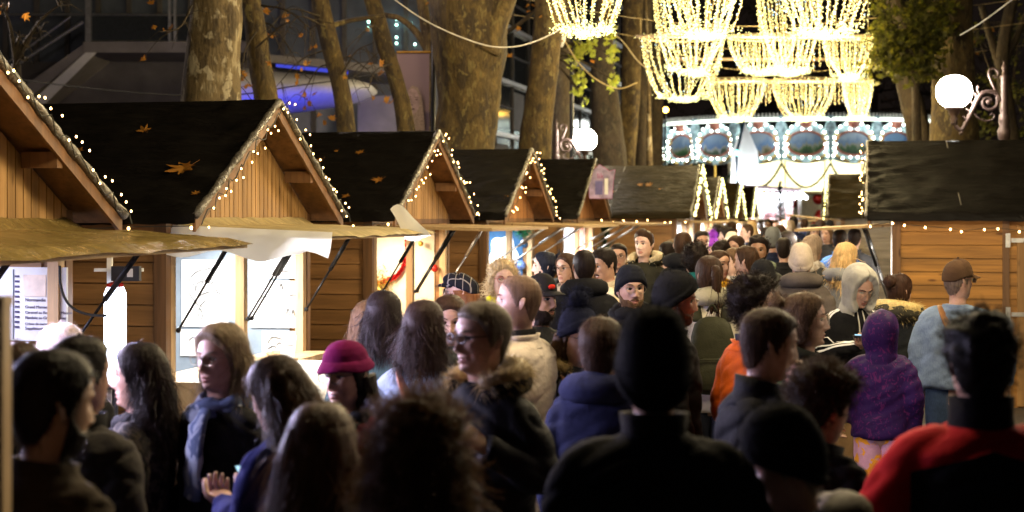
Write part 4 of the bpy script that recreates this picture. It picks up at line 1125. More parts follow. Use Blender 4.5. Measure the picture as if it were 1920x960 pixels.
mb = MB(); rings = [[(math.sin(q) * .19 * p.k * w, -math.cos(q) * .13 * p.k * w, p.zb + z * p.k) for q in np.linspace(0, 2 * PI, 28, endpoint=False)] for z, w in [(-.60, .98), (-.66, 1.04), (-.70, 1.02), (-.70, .8)]]
mb.loft(rings); p.finish(mb, 'shirt_hem', cloth((.3, .32, .36))); p.legs(cloth((.24, .15, .075)), bagg=1.12)
phone(p, -1, 'phone held by the boy in the white hood')
p = mk('child from behind in a purple patterned hooded coat and pink and orange trousers', 1652, 580, 9.8, 165, hyaw=0, hat_h=.05, child=1, fem=1, girth=1.18)
PUR = cloth((.024, .008, .058), .55, kind='swirl', c2=(.075, .012, .075))
p.coat(PUR, hem=-.80, arms=('down', 'wide'), sleeve=1.3); p.body(eyes=False); p.hood_up(PUR, th=.05, top=.0); p.legs(cloth((.55, .30, .42), kind='blotch', c2=(.75, .33, .03)), bagg=1.2)
p = mk('dark haired woman from behind with a fur edged hood turned to the right', 1686, 512, 11.6, 150, hyaw=-22, hat_h=.014, fem=1, skin=FAIR)
p.coat(cloth((.03, .032, .03))); p.body(); p.hair('bun', (.045, .022, .014)); p.hood_down(cloth((.05, .045, .03)), r=.085, fur=(.55, .42, .18), furL=.075, size=1.35, drop=.02); p.legs(TRO)
p = mk('heavy man in a brown cap and pale denim jacket, seen from behind', 1794, 486, 10.4, 158, hyaw=-42, hat_h=.026, age=1, skin=FAIR, girth=1.22, shw=1.12)
DEN = cloth((.2, .27, .39), kind='denim')
p.coat(DEN, hem=-.72, arms=('wide', 'down'), fold=1.1); p.body(brow=HGREY); p.hair('short', (.18, .13, .1), under_hat=True); p.cap(cloth((.075, .042, .022)), line=.03); p.glasses('metal'); p.collar(cloth((.6, .55, .5)), h=.045, r=.08); p.collar(DEN, h=.045, r=.09, flare=.02); p.legs(JEAN, bagg=1.2)
shoulder_bag(p, cloth((.27, .12, .04), .5), 'tan bag strap running across the pale denim back', side=-1)
p = mk('figure from behind with thick dark hair and a red shouldered black jacket', 1838, 575, 4.3, 178, hat_h=.035, shw=1.06, girth=1.12)
def yoke_mat(zs):
    m = cloth((.012, .0125, .014), .86).copy(); nt = m.node_tree; bs = nt.nodes['Principled BSDF']; old = bs.inputs['Base Color'].links[0].from_socket
    sp = nt.nodes.new('ShaderNodeSeparateXYZ'); nt.links.new(coords(nt), sp.inputs[0])
    def mth(op, a, b):
        n = nt.nodes.new('ShaderNodeMath'); n.operation = op
        for i, v in enumerate((a, b)):
            if hasattr(v, 'is_linked'): nt.links.new(v, n.inputs[i])
            elif v is not None: n.inputs[i].default_value = v
        return n.outputs[0]
    ax = mth('ABSOLUTE', sp.outputs[0], None)
    top = mth('GREATER_THAN', mth('MULTIPLY_ADD', ax, .25), 0) if False else mth('GREATER_THAN', mth('ADD', sp.outputs[2], mth('MULTIPLY', ax, .3)), zs)
    arm = mth('GREATER_THAN', ax, .205)
    mx = nt.nodes.new('ShaderNodeMixRGB'); nt.links.new(mth('MAXIMUM', top, arm), mx.inputs[0]); nt.links.new(old, mx.inputs[1]); mx.inputs[2].default_value = (.42, .012, .016, 1)
    nt.links.new(mx.outputs[0], bs.inputs['Base Color']); bs.inputs['Sheen Weight'].default_value = .05
    return m
p.coat(yoke_mat(p.zb - .245 * p.k), hem=-.95, arms=('wide', 'wide'), sleeve=1.1); p.body(eyes=False); p.hair('curlyshort', (.012, .010, .009), th=.024, strands=500); p.collar(cloth((.012, .011, .012), .95), h=.11, r=.084); p.legs(TRO)
p = mk('dark haired person looking down to the right behind the old man in the beanie', 1530, 676, 5.1, 128, hyaw=-4, pitch=12, hat_h=.03, fem=1, skin=FAIR)
p.coat(cloth((.018, .017, .017))); p.body(); p.hair('curlyshort', (.035, .02, .012), th=.03); p.collar(DK, h=.08, r=.09); p.legs(TRO)
p = mk('old man in a black knit hat bending to the left at the bottom right', 1497, 745, 4.05, -118, hyaw=22, pitch=14, hat_h=.05, age=1, skin=FAIR)
p.coat(cloth((.13, .11, .085), .6), puff=.08, arms=('down', 'wide')); p.body(brow=HGREY); p.hair('short', HGREY, under_hat=True); p.beanie(cloth((.013, .013, .014), .98), front=.04, back=-.06, tall=.03, fold=.02); p.collar(DK, h=.08, r=.09); p.hood_down(cloth((.15, .13, .10), .7), r=.06, size=1.12, drop=.02); p.legs(TRO)
# ---- farther up the lane
far = [
    ('dark haired person deep in the crowd left of the shaved nape', 1252, 452, 15.5, 170, 'short', HDARK, BLK, {}),
    ('bald topped person beside the plank wall corner', 1262, 446, 17.0, 120, 'crop', HMID, CHAR, {}),
    ('dark haired face under the lit opening of the olive roofed chalet', 1316, 432, 17.5, 10, 'short', HDARK, (.05, .05, .055), {'skin': TAN}),
    ('person in a navy knit hat left of the purple hat', 1322, 435, 19.0, 150, 'beanie', (.012, .016, .05), NAVY, {}),
    ('child in a bright purple bobble hat', 1336, 436, 18.0, -10, 'pom', (.28, .05, .5), (.3, .05, .34), {'fem': 1, 'skin': PALE}),
    ('person with dark tousled hair under the struts', 1362, 424, 22.0, -110, 'curlyshort', HDARK, (.25, .25, .28), {}),
    ('person in a cream knit hat before the pale profile man', 1372, 434, 21.0, 160, 'beanie', (.5, .42, .3), CHAR, {}),
    ('pale man in profile to the left lit by a white stall', 1400, 418, 22.5, -86, 'crop', HBROWN, (.02, .035, .09), {'skin': PALE}),
    ('woman with parted hair looking left below the pale profile man', 1380, 442, 16.5, -40, 'bob', HBROWN, (.4, .33, .2), {'fem': 1, 'skin': FAIR}),
    ('dark curly haired person under the cream hat', 1354, 450, 16.5, 150, 'curlyshort', HDARK, (.5, .45, .38), {}),
    ('person in a grey ribbed beanie and navy coat from behind', 1449, 425, 17.5, 165, 'beanie', (.13, .135, .13), (.015, .02, .045), {}),
    ('young man in a dark blue coat looking down to the left', 1481, 432, 19.0, -100, 'short', HDARK, (.02, .035, .09), {'skin': PALE, 'pitch': 10}),
    ('person in a beige ribbed beanie and brown padded coat from behind', 1502, 455, 12.2, 172, 'beanie', (.46, .38, .3), (.085, .07, .06), {'puff': .085}),
    ('light haired woman with a pale scarf turned right', 1524, 440, 15.0, 120, 'long', (.34, .25, .18), (.05, .05, .05), {'fem': 1, 'scarf': (.6, .55, .5)}),
    ('blonde woman lit white in a grey hooded coat turned right', 1586, 454, 12.8, 122, 'long', (.62, .42, .2), (.22, .22, .23), {'fem': 1, 'hyaw': 6}),
    ('dark haired person in a blue jacket under the lit awning', 1575, 430, 19.0, 150, 'short', HDARK, (.02, .05, .12), {}),
    ('woman with long dark hair under the right hand awning facing us', 1526, 420, 24.0, 8, 'long', HDARK, BLK, {'fem': 1, 'skin': TAN}),
    ('person with mid brown hair and a dark coat under the right awning', 1550, 423, 23.0, -40, 'bob', HMID, CHAR, {'fem': 1, 'skin': TAN}),
    ('person with a pale hood beside the right awning struts', 1565, 426, 23.5, 160, 'beanie', (.45, .4, .33), CHAR, {}),
    ('person with orange brown beanie deep in the lane', 1482, 413, 30.0, 165, 'beanie', (.3, .22, .14), CHAR, {}),
    ('dark haired walker deep in the lane in a navy coat', 1488, 405, 31.0, 170, 'short', HDARK, NAVY, {}),
    ('far walker with dark hair at the fir tree', 1440, 410, 29.0, -30, 'short', HDARK, (.1, .05, .04), {'skin': DEEP}),
    ('far walker in a brown coat under the white stall', 1452, 412, 32.0, 20, 'short', HBROWN, (.16, .09, .06), {}),
    ('far walker in black left of the white stall', 1428, 411, 30.0, 175, 'short', HDARK, BLK, {}),
    ('far walker in grey beside the struts of the third chalet', 1392, 410, 31.0, -120, 'short', HDARK, (.12, .12, .13), {}),
    ('far walker with reddish hair before the light bulbs', 1412, 412, 33.0, 160, 'bob', HRED, CHAR, {'fem': 1}),
    ('far walker in a white coat close to the pale tent', 1420, 408, 34.0, 150, 'beanie', (.5, .5, .5), (.6, .58, .55), {}),
    ('far walker in dark red near the far stalls', 1467, 408, 35.0, 10, 'short', HDARK, (.2, .03, .03), {'skin': TAN}),
    ('far walker in dark blue at the right of the far lane', 1508, 410, 33.0, 170, 'short', HBROWN, (.02, .03, .08), {}),
    ('far walker with long hair beneath the upper right awning', 1538, 411, 31.0, -150, 'long', HBROWN, CHAR, {'fem': 1}),
    ('far walker in a black hat below the upper right awning', 1556, 412, 33.0, 175, 'beanie', BLK, BLK, {}),
    ('far walker with fair hair behind the pale profile man', 1410, 415, 27.0, 170, 'bob', HBLOND, (.2, .2, .22), {'fem': 1}),
    ('far dark haired pair member near the purple hat', 1345, 420, 26.0, 160, 'short', HDARK, CHAR, {}),
    ('far walker in a green coat behind the navy knit hat', 1372, 414, 29.0, 170, 'short', HBROWN, (.04, .08, .05), {}),
    ('far walker in a brown jacket behind the grey ribbed beanie', 1463, 421, 24.0, 160, 'short', HBROWN, (.12, .07, .04), {}),
    ('dark haired person between the grey beanie and the fir tree', 1437, 425, 21.0, -140, 'short', HDARK, (.05, .05, .05), {}),
    ('person in black between the two right hand beanies', 1470, 445, 17.0, 165, 'short', HDARK, BLK, {}),
    ('dark coated person in the shade under the grey planks', 1602, 428, 20.0, 160, 'short', HDARK, CHAR, {}),
]
for lb, px, py, Z, yaw, st, c1, c2, kw in far:
    hat = st in ('beanie', 'pom')
    p = mk(lb, px, py, Z, yaw, hat_h=.085 if st == 'pom' else (.03 if hat or st == 'curlyshort' else .014), fem=kw.get('fem', 0), skin=kw.get('skin', FAIR), pitch=kw.get('pitch', 0), hyaw=kw.get('hyaw', 0))
    p.coat(cloth(c2), puff=kw.get('puff', 0)); p.body(eyes=Z < 26)
    if hat:
        p.hair('bob' if p.fem else 'short', HBROWN, under_hat=True); p.beanie(cloth(c1), back=-.07, pom=.045 if st == 'pom' else None)
    else: p.hair(st, c1, L=.22 if Z < 14 else .2)
    if 'scarf' in kw: p.scarf(cloth(kw['scarf']), r=.05)
    elif kw.get('puff') or Z < 14: p.hood_down(cloth(c2), r=.06, size=1.08)
    else: p.collar(cloth(c2), h=.06, r=.085)
    p.legs(TRO)
# ================================================================== the market
LANE = math.atan(690 / 3000)                 # the lane runs this much to the right of the camera axis
EX = Vector((math.cos(LANE), -math.sin(LANE), 0)); EY = Vector((math.sin(LANE), math.cos(LANE), 0))

def ground():
    mb = MB(); S = 260
    n = 40
    vs = [(-S + 2 * S * i / n, -60 + 2 * S * j / n, 0) for j in range(n + 1) for i in range(n + 1)]
    mb.add(vs, [(j * (n + 1) + i, j * (n + 1) + i + 1, (j + 1) * (n + 1) + i + 1, (j + 1) * (n + 1) + i) for j in range(n) for i in range(n)])
    m, nt, bs = newmat('wet_asphalt')
    f = noise_tex(nt, coords(nt), 60, 5); g = noise_tex(nt, coords(nt), .8, 4)
    nt.links.new(ramp(nt, f, [(.3, (.03, .03, .03)), (.7, (.075, .07, .065))]), bs.inputs['Base Color'])
    nt.links.new(ramp(nt, g, [(.35, (.35,) * 3), (.65, (.75,) * 3)]), bs.inputs['Roughness'])
    bump(nt, bs, f, .3, .01)
    tag(mb.build('ground', m), kind='structure')
ground()

_bulb = MB().ball((0, 0, 0), (1, 1, 1.3), 8, 6).mesh('bulb', M['bulb_warm'])
def bulb_at(root, p, r):
    o = bpy.data.objects.new('bulb', _bulb); C.objects.link(o); o.parent = root; o.location = p; o.scale = (r, r, r)

class Chalet:
    def __init__(s, label, pxa, Z, side=1, rise=.86, hw=1.36, rh=1.5, D=2.4, wallmat='plank', tarpmat='tarp', gable='gable', eave=2.05, group='wooden market chalets', lod=0):
        s.side, s.rise, s.hw, s.rh, s.D, s.eave = side, rise, hw, rh, D, eave
        s.lod = lod
        a = W(pxa, 0, Z); a.z = 0
        s.rz = -LANE if side > 0 else PI - LANE
        s.ex = EX * side; s.ey = EY * side
        s.o = a - s.ex * .25
        s.near = -side                                        # local y sign of the wall that faces the camera
        s.root = empty('wooden_chalet', s.o, s.rz, label, 'chalet', group)
        s.wm, s.tm, s.gm = M[wallmat], M[tarpmat], M[gable]
        s.shell()
    def L(s, x, y, z): return s.o + s.ex * x + s.ey * y + Vector((0, 0, z))
    def roofz(s, y): return s.eave + s.rise * (1 - abs(y) / s.rh)
    def shell(s):
        r, hw, D = s.root, s.hw, s.D
        top = s.roofz(hw) - .06
        for sg in (-1, 1):
            mb = MB(); h = .145; n = int(top / h) + 1
            for i in range(n):
                z0 = i * h; z1 = min(z0 + h - .008, top)
                if z1 - z0 < .02: continue
                mb.prism([(0, z0), (.03, z0), (.022, z1), (0, z1)], lambda u, v: (-.09, sg * (hw - .015 + u), v), lambda u, v: (-D, sg * (hw - .015 + u), v))
            mb.box((-D / 2 - .045, sg * (hw - .03), top / 2), (D - .09, .02, top))
            mb.build('side_wall', s.wm, r)
        mb = MB(); mb.box((-D, 0, top / 2), (.04, 2 * hw - .09, top)); mb.build('back_wall', s.wm, r)
        for x in (-.045, -D + .03):
            for sg in (-1, 1):
                mb = MB(); mb.box((x, sg * (hw + .004), top / 2), (.09, .075, top)); mb.build('corner_post', M['post'], r)
        # gable boards
        mb = MB(); bw = .085; z0 = s.eave - .03
        y = -hw + .02
        while y < hw - .02:
            y1 = min(y + bw - .012, hw - .02)
            a, b = s.roofz(y) - .07, s.roofz(y1) - .07
            if max(a, b) > z0 + .01:
                poly = [(y, z0), (y1, z0), (y1, max(b, z0 + .002)), (y, max(a, z0 + .002))]
                if y < 0 < y1: poly = [(y, z0), (y1, z0), (y1, b), (0, s.roofz(0) - .07), (y, a)]
                mb.prism(poly, lambda u, v: (.0, u, v), lambda u, v: (-.02, u, v))
            y += bw
        mb.prism([(-hw + .03, z0 + .004), (hw - .03, z0 + .004), (0, s.roofz(0) - .09)], lambda u, v: (-.022, u, v), lambda u, v: (-.035, u, v))
        mb.build('gable', s.gm, r)
        # roof: boards with a tarpaulin stretched over them
        for sg in (-1, 1):
            mb = MB(); th = .03
            mb.prism([(0, s.rise + s.eave - .012), (s.rh, s.eave - .012), (s.rh, s.eave - .012 - th), (0, s.rise + s.eave - .012 - th)], lambda u, v: (.24, sg * u, v), lambda u, v: (-D - .12, sg * u, v))
            mb.build('roof_boards', M['post'], r)
            nu, nv = (60, 34) if not s.lod else (30, 14)
            vs = []
            nrm = Vector((0, sg * s.rise, s.rh)).normalized()
            for j in range(nv + 1):
                v = j / nv
                for i in range(nu + 1):
                    u = i / nu; x = .262 - u * (D + .40)
                    yy = sg * v * (s.rh + .012); zz = s.eave + s.rise * (1 - v) + .006
                    q = Vector((x * 1.2 + s.o.x, v * 2.6, sg * 3 + s.o.y))
                    rid = (1 - abs(mnoise.noise(Vector((q.x * 1.3 + q.y * 2.2, q.y * 3.3 - q.x * .9, q.z))))) ** 6
                    edge = math.exp(-u * 6)
                    d = .012 * mnoise.noise(q * 2.3) + .024 * rid * (.35 + 1.6 * edge) + .006 * mnoise.noise(Vector((x * 14, v * 30, 0))) * edge + .012
                    if j == 0: d = .014
                    vs.append((x, yy + nrm.y * d, zz + nrm.z * d))
            for i in range(nu + 1):                            # the hem hangs over the eave
                x, yy, zz = vs[nv * (nu + 1) + i]
                vs.append((x, sg * (s.rh + .022 + .01 * mnoise.noise(Vector((x * 6, 1, sg)))), s.eave - .055 - .02 * mnoise.noise(Vector((x * 5, 0, sg)))))
            fs = []
            for j in range(nv + 1):
                for i in range(nu):
                    q = (j * (nu + 1) + i, j * (nu + 1) + i + 1, (j + 1) * (nu + 1) + i + 1, (j + 1) * (nu + 1) + i)
                    fs.append(q if sg < 0 else q[::-1])
            MB().add(vs, fs).build('roof_cover', s.tm, r, smooth=True)
            # rake board and the shiny edge of the tarpaulin folded over it
            mb = MB(); q = .05
            mb.prism([(0, s.rise + s.eave - .02), (s.rh, s.eave - .02), (s.rh, s.eave - .105), (0, s.rise + s.eave - .105)], lambda u, v: (.258, sg * u, v), lambda u, v: (.236, sg * u, v))
            mb.build('rake_board', M['post'], r)
            pts = [(.262, sg * s.rh * t, s.eave + s.rise * (1 - t) + .01 + .008 * mnoise.noise(Vector((t * 12, sg, s.o.y)))) for t in np.linspace(0, 1.01, 40)]
            mb = MB(); mb.tube(pts, [.027 + .016 * mnoise.noise(Vector((t * 22, sg * 3, s.o.y))) for t in np.linspace(0, 1, 40)], 9)
            mb.build('roof_edge', M['tarp_edge'], r, smooth=True)
            # purlin ends under the overhang
            mb = MB(); mb.box((.13, sg * s.rh * .52, s.roofz(s.rh * .52) - .10), (.22, .06, .09)); mb.build('rafter', M['post'], r)
        # front frame
        fr = MB(); fr.box((-.03, 0, s.eave - .055), (.06, 2 * hw - .08, .05))
        fr.build('lintel', M['post'], r)
    def front(s, bays=2, lining='white', post='palepost', front_h=.88):
        hw, r = s.hw, s.root
        mb = MB(); h = .145
        for i in range(6):
            mb.box((-.05, 0, .01 + i * h + h / 2), (.028, 2 * hw - .09, h - .008))
        mb.box((-.075, 0, .44), (.02, 2 * hw - .09, .86)); mb.build('front_panel', s.wm, r)
        for y in [-hw + .085, hw - .085] + ([0] if bays == 2 else []):
            mb = MB(); mb.box((-.04, y, (s.eave - .08 + front_h) / 2), (.07, .075, s.eave - .08 - front_h)); mb.build('frame_post', M[post], r)
        mb = MB(); mb.box((-.02, 0, front_h + .02), (.5, 2 * hw - .1, .04)); mb.build('counter', M['palepost'], r)
        y = hw * s.side                 # inner face of the wall we look at through the opening
        mb = MB(); mb.box((-s.D / 2, y - .052 * s.side, 1.0), (s.D - .3, .012, 1.9)); mb.build('lining', M[lining], r)
        mb = MB(); mb.box((-s.D + .06, 0, 1.0), (.012, 2 * hw - .2, 1.9)); mb.build('lining', M[lining], r)
        mb = MB(); mb.box((-s.D / 2, 0, s.eave - .075), (s.D - .3, 2 * hw - .2, .012)); mb.build('ceiling', M['white'], r)
    def lamp(s, power, color=(1, .95, .88), x=-.55, y=0.0, z=1.9):
        mb = MB(); mb.tube([(x, -.9, z + .03), (x, .9, z + .03)], .016, 8); mb.build('strip_light', emit('strip_light', color, 14, 'NONE'), s.root)
        l = bpy.data.lights.new('stall_or_fill_lamp', 'AREA'); l.shape = 'RECTANGLE'; l.size = 1.9; l.size_y = .25; l.energy = power; l.color = color
        o = bpy.data.objects.new('stall_or_fill_lamp', l); C.objects.link(o); o.parent = s.root; o.location = (x, y, z - .01)
        o.rotation_euler = (0, 0, PI / 2)
    def awning(s, w=2.6, out=1.1, drop=.05, mat='canvas', y0=0.0, ztop=None, sag=.02, thick=.028, cover=True, skew=0.0, name='awning'):
        zt = s.eave - .075 if ztop is None else ztop
        n = 26; m = 12; vs = []; fs = []
        mb = MB()
        mb.prism([(0.015, zt - .012), (out, zt - drop - .012), (out, zt - drop - .012 - thick), (.015, zt - .012 - thick)], lambda u, v: (u, y0 - w / 2, v), lambda u, v: (u, y0 + w / 2, v))
        if skew:
            q = mb.v[-1]; q[:, 2] -= skew * q[:, 0] * (-(q[:, 1] - y0) * s.side / w + .5)
        root = mb.build(name, M['ply'], s.root)
        if cover:
            for j in range(m + 1):
                for i in range(n + 1):
                    y = y0 - w / 2 - .02 + (w + .04) * i / n; u = j / m
                    x = .01 + (out + .02) * u
                    z = zt - drop * u + .012 + .012 * mnoise.noise(Vector((x * 5 + s.o.x, y * 5, 1))) + .01 * abs(mnoise.noise(Vector((x * 11, y * 9 + s.o.y, 2))))
                    if j == 0: z += .05
                    if j == m or i in (0, n): z -= .035 + .012 * mnoise.noise(Vector((x * 9, y * 9, 4)))
                    if skew: z -= skew * x * (-(y - y0) * s.side / w + .5)
                    vs.append((x, y, z))
            for j in range(m):
                for i in range(n): fs.append((j * (n + 1) + i, (j + 1) * (n + 1) + i, (j + 1) * (n + 1) + i + 1, j * (n + 1) + i + 1))
            MB().add(vs, fs).build('cover', M[mat], root, smooth=True)
        s.aw = (zt, drop, out)
        return root
    def strut(s, y, xt=.42, zb=1.27, mat='blackmetal', xb=0.02, dy=0.0):
        zt = s.aw[0] - s.aw[1] * xt / s.aw[2] - .05
        mb = MB(); a = Vector((xb, y, zb)); b = Vector((xt, y + dy, zt)); m = a.lerp(b, .52)
        mb.tube([a, m], .009, 8); mb.tube([m, b], .018, 8)
        mb.ball(a, .02, 8, 6); mb.ball(b, .02, 8, 6)
        mb.build('strut', M[mat], s.root, smooth=True)
    def rake_lights(s, label, per=22, seed=0, drop=True, mat='bulb_warm', r=.0054):
        rg = random.Random(seed + 7)
        root = empty('fairy_light_string', s.L(.29, 0, s.eave + s.rise), s.rz, label, 'fairy lights', 'fairy light strings on the chalets')
        w = MB(); b = MB(); pts = []
        for t in np.linspace(-1, 1, per * 4):
            y = t * s.rh * 1.0; z = -abs(t) * s.rise - .03
            pts.append((.012 * math.sin(t * 40) + .02, y, z + .03 * math.sin(t * 53 + 1)))
        w.tube(pts, .004, 5); w.build('cable', M['wire'], root)
        for i in range(per * 2):
            t = -1 + 2 * (i + .5 + rg.uniform(-.3, .3)) / (per * 2)
            p = Vector((.035 + rg.uniform(0, .03), t * s.rh, -abs(t) * s.rise - .03 + rg.uniform(-.09, .08)))
            d = Vector((rg.uniform(-.4, 1), rg.uniform(-1, 1), rg.uniform(-.6, 1)))
            if s.lod: b.octa(p, r * 1.5, r * 2.0, d)
            else: bulb_at(root, p, r)
        if s.lod: b.build('bulbs', M[mat], root, smooth=True)['kind'] = 'stuff'
        return root
    def eave_lights(s, label, n=16, y=None, seed=1, x0=.2, x1=None, r=.009, zig=.05):
        rg = random.Random(seed)
        yy = (s.rh + .04) * s.near if y is None else y
        root = empty('fairy_light_string', s.L(0, yy, s.eave - .03), s.rz, label, 'fairy lights', 'fairy light strings on the chalets')
        x1 = -s.D if x1 is None else x1
        w = MB(); b = MB(); P = []
        for i in range(n):
            x = x0 + (x1 - x0) * (i + rg.uniform(-.3, .3)) / (n - 1)
            P.append(Vector((x, rg.uniform(-.01, .02) * s.near, -rg.uniform(.0, zig) - .03)))
        w.tube(P, .0035, 5); w.build('cable', M['wire'], root)
        for p in P: bulb_at(root, p + Vector((0, .012 * s.near, -.012)), r)

def hit(ch, sg, px, py):
    """where the line of sight through (px, py) meets the cover of one roof slope"""
    n = (s_n := (ch.ey * (sg * ch.rise) + Vector((0, 0, ch.rh)))).normalized()
    p0 = ch.L(0, 0, ch.eave + ch.rise) + n * .035
    d = W(px, py, 1) - Vector((0, 0, CAMZ)); cam = Vector((0, 0, CAMZ))
    t = (p0 - cam).dot(n) / d.dot(n)
    return cam + d * t, n

def maple(px, py, ch, size, rot, label, mat='leaf_orange'):
    p, n = hit(ch, ch.near, px, py)
    mb = MB(); pts = []
    lobes = [(-150, .55), (-95, .8), (-45, .9), (0, 1.0), (45, .9), (95, .8), (150, .55)]
    for i, (a, r) in enumerate(lobes):
        for da, rr in [(-14, r * .62), (-6, r * .8), (0, r), (6, r * .8), (14, r * .62)]:
            pts.append((R(a + da), rr))
        if i < 6:
            pts.append((R((a + lobes[i + 1][0]) / 2), .36))
    rg = random.Random(int(px)); vs = [(0, 0, .01)]
    cu = rg.uniform(.1, .4)
    for a, r in pts:
        vs.append((math.sin(a) * r, math.cos(a) * r, cu * r * r * (.4 + .6 * math.sin(a * 2.5 + px)) + .04))
    k = len(vs)
    fs = [(0, i, i + 1) for i in range(1, k - 1)] + [(0, k - 1, 1)]
    V = np.array(vs) * size / 2
    up = V.copy(); up[:, 2] += .0015
    mb.add(up, fs); mb.add(V, [f[::-1] for f in fs])
    mb.tube([(0, -.0, .003), (0, -size * .25, .006), (size * .04, -size * .42, .012)], .0016, 5)
    o = mb.build('fallen_leaf', M[mat], None)
    z = n; x = (Vector((1, 0, 0)) - z * z.x).normalized(); y = z.cross(x)
    Mx = Matrix((x, y, z)).transposed() @ Matrix.Rotation(rot, 3, 'Z')
    o.matrix_world = Matrix.Translation(p) @ Mx.to_4x4()
    tag(o, label, 'leaf', 'fallen leaves on the roofs')

WARM = (1, .82, .55); COOLW = (.9, .95, 1); VIO = (.62, .62, 1)
M['lin_warm'] = plain('warm_white_lining', (.75, .66, .5), .7, var=.06)
M['lin_white'] = plain('white_lining', (.75, .76, .78), .7, var=.05)
M['lin_wood'] = M['plank']
M['lin_grey'] = M['greyblue']
M['lin_blue'] = M['blue']
L1 = Chalet('wooden chalet at the left edge with a menu board under its wet tan awning', -28, 8.15, hw=1.33)
L1.front(2, 'lin_wood')
L1.awning(3.9, 1.10, .07, 'wetcanvas', y0=-.55, skew=.03)
L1.lamp(42, (.66, .68, 1))
l = bpy.data.lights.new('awning_fill', 'AREA'); l.shape = 'RECTANGLE'; l.size = .06; l.size_y = 3.0; l.energy = 230; l.color = (.72, .66, 1)  # violet fill added under the awning to light nearby faces
o = bpy.data.objects.new('awning_fill', l); C.objects.link(o); o.parent = L1.root; o.location = (.95, -1.0, 1.82); o.rotation_euler = (0, R(-42), 0)
L1.strut(1.2, .55, 1.2); L1.strut(-.2, .55, 1.2)
L2 = Chalet('wooden chalet with white picture prints hung inside and a white sheet over its awning', 520, 12.1)
L2.front(2, 'lin_grey')
L2.awning(2.55, 1.1, .045)
L2.lamp(135, (1, .97, .92))
for y in (-1.25, -.02, .06, 1.25): L2.strut(y, .42, 1.27)
L3 = Chalet('wooden chalet with red tinsel and baubles hung inside', 820, 16.5)
L3.front(2, 'lin_warm')
L3.awning(2.6, 1.15, .03, cover=False)
L3.lamp(80, (1, .8, .56))
for y in (-1.25, -.02, .06, 1.25): L3.strut(y, .42, 1.27, 'steel' if y > 1 else 'blackmetal')
L4 = Chalet('wooden chalet with a deep blue inner wall and a white disc', 995, 20.9, gable='gable_red')
L4.front(2, 'lin_blue')
L4.awning(2.7, 1.2, .03, cover=False)
L4.lamp(95, (.85, .93, 1))
for y in (-1.25, -.02, 1.25): L4.strut(y, .7, 1.45, 'steel')
L5 = Chalet('wooden chalet under the purple shield sign', 1115, 25.6, rise=.9, gable='gable_red')
L5.front(2, 'lin_white')
L5.awning(2.7, 1.3, .03, cover=False)
L5.lamp(170, (1, .95, .92))
for y in (-1.25, -.02, 1.25): L5.strut(y, .8, 1.45, 'steel')
L6 = Chalet('wooden chalet with an olive tarpaulin and lights under its eave', 1310, 30.5, rise=.95, tarpmat='tarp_olive', wallmat='plank', D=3.0, lod=1)
L6.front(2, 'lin_white'); L6.awning(2.6, 1.2, .03, cover=False); L6.lamp(220, (.9, .95, 1))
for y in (-1.25, -.02, 1.25): L6.strut(y, .7, 1.4, 'steel')
L7 = Chalet('wooden chalet behind the olive roofed one with a light curtain on its gable', 1347, 36, rise=.86, lod=1, tarpmat='tarp_olive')
L7.front(2, 'lin_white'); L7.awning(2.6, 1.2, .03, cover=False); L7.lamp(260, (.9, .95, 1))
L8 = Chalet('small roofed chalet third beyond the olive roof', 1384, 42, rise=.86, lod=1, tarpmat='tarp_olive')
L8.front(2, 'lin_white'); L8.awning(2.6, 1.2, .03, cover=False); L8.lamp(260, COOLW)
L9 = Chalet('farthest chalet of the left row before the bright white stall', 1413, 48, rise=.86, lod=1, tarpmat='tarp_olive')
L9.front(2, 'lin_white'); L9.awning(2.6, 1.2, .03, cover=False); L9.lamp(260, COOLW)
R1 = Chalet('large wooden chalet at the right edge with a hinged door and black tarpaulin', 1630, 18.8, side=-1, D=3.4, wallmat='plank_warm')
R1.front(2, 'lin_warm', post='white'); R1.awning(2.6, 1.05, .06, cover=False); R1.lamp(150, (1, .93, .8))
for y in (1.25, .06, -1.25): R1.strut(y, .3, 1.05)
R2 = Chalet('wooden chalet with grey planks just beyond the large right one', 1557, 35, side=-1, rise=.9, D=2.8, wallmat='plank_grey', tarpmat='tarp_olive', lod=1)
R2.front(2, 'lin_warm'); R2.awning(2.6, 1.15, -.12, cover=False); R2.lamp(260, (1, .9, .72))
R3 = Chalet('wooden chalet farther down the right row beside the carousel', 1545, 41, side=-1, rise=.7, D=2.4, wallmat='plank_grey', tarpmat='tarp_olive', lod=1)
R3.front(2, 'lin_warm'); R3.awning(2.6, 1.6, .05, cover=False); R3.lamp(260, (1, .9, .72))

for ch, xs in ((R1, -.62), (L6, -1.15)):
    mb = MB(); sg = ch.near
    mb.tube([(xs - .12 * t, sg * ch.rh * t, ch.eave + ch.rise * (1 - t) + .022 + .008 * math.sin(t * 17)) for t in np.linspace(.02, 1, 26)], .008, 6); mb.build('seam', M['tarp_edge'], ch.root, smooth=True)
for ch, lb, sd, per in [(L1, 'warm fairy lights along the gable edge at the left edge', 1, 19), (L2, 'warm fairy lights along the gable over the picture prints', 2, 19), (L3, 'warm fairy lights along the gable over the red tinsel', 3, 20), (L4, 'warm fairy lights along the gable over the blue inner wall', 4, 18)]:
    ch.rake_lights(lb, per, sd)
for ch, lb, sd in [(L6, 'dense light curtain on the gable of the olive roof', 6), (L7, 'dense light curtain on the gable just behind the olive roof', 7), (L8, 'dense light curtain on the third gable past the olive roof', 8), (L9, 'dense light curtain on the farthest gable of the left row', 9)]:
    ch.rake_lights(lb, 52, sd, mat='bulb_curtain', r=.012)
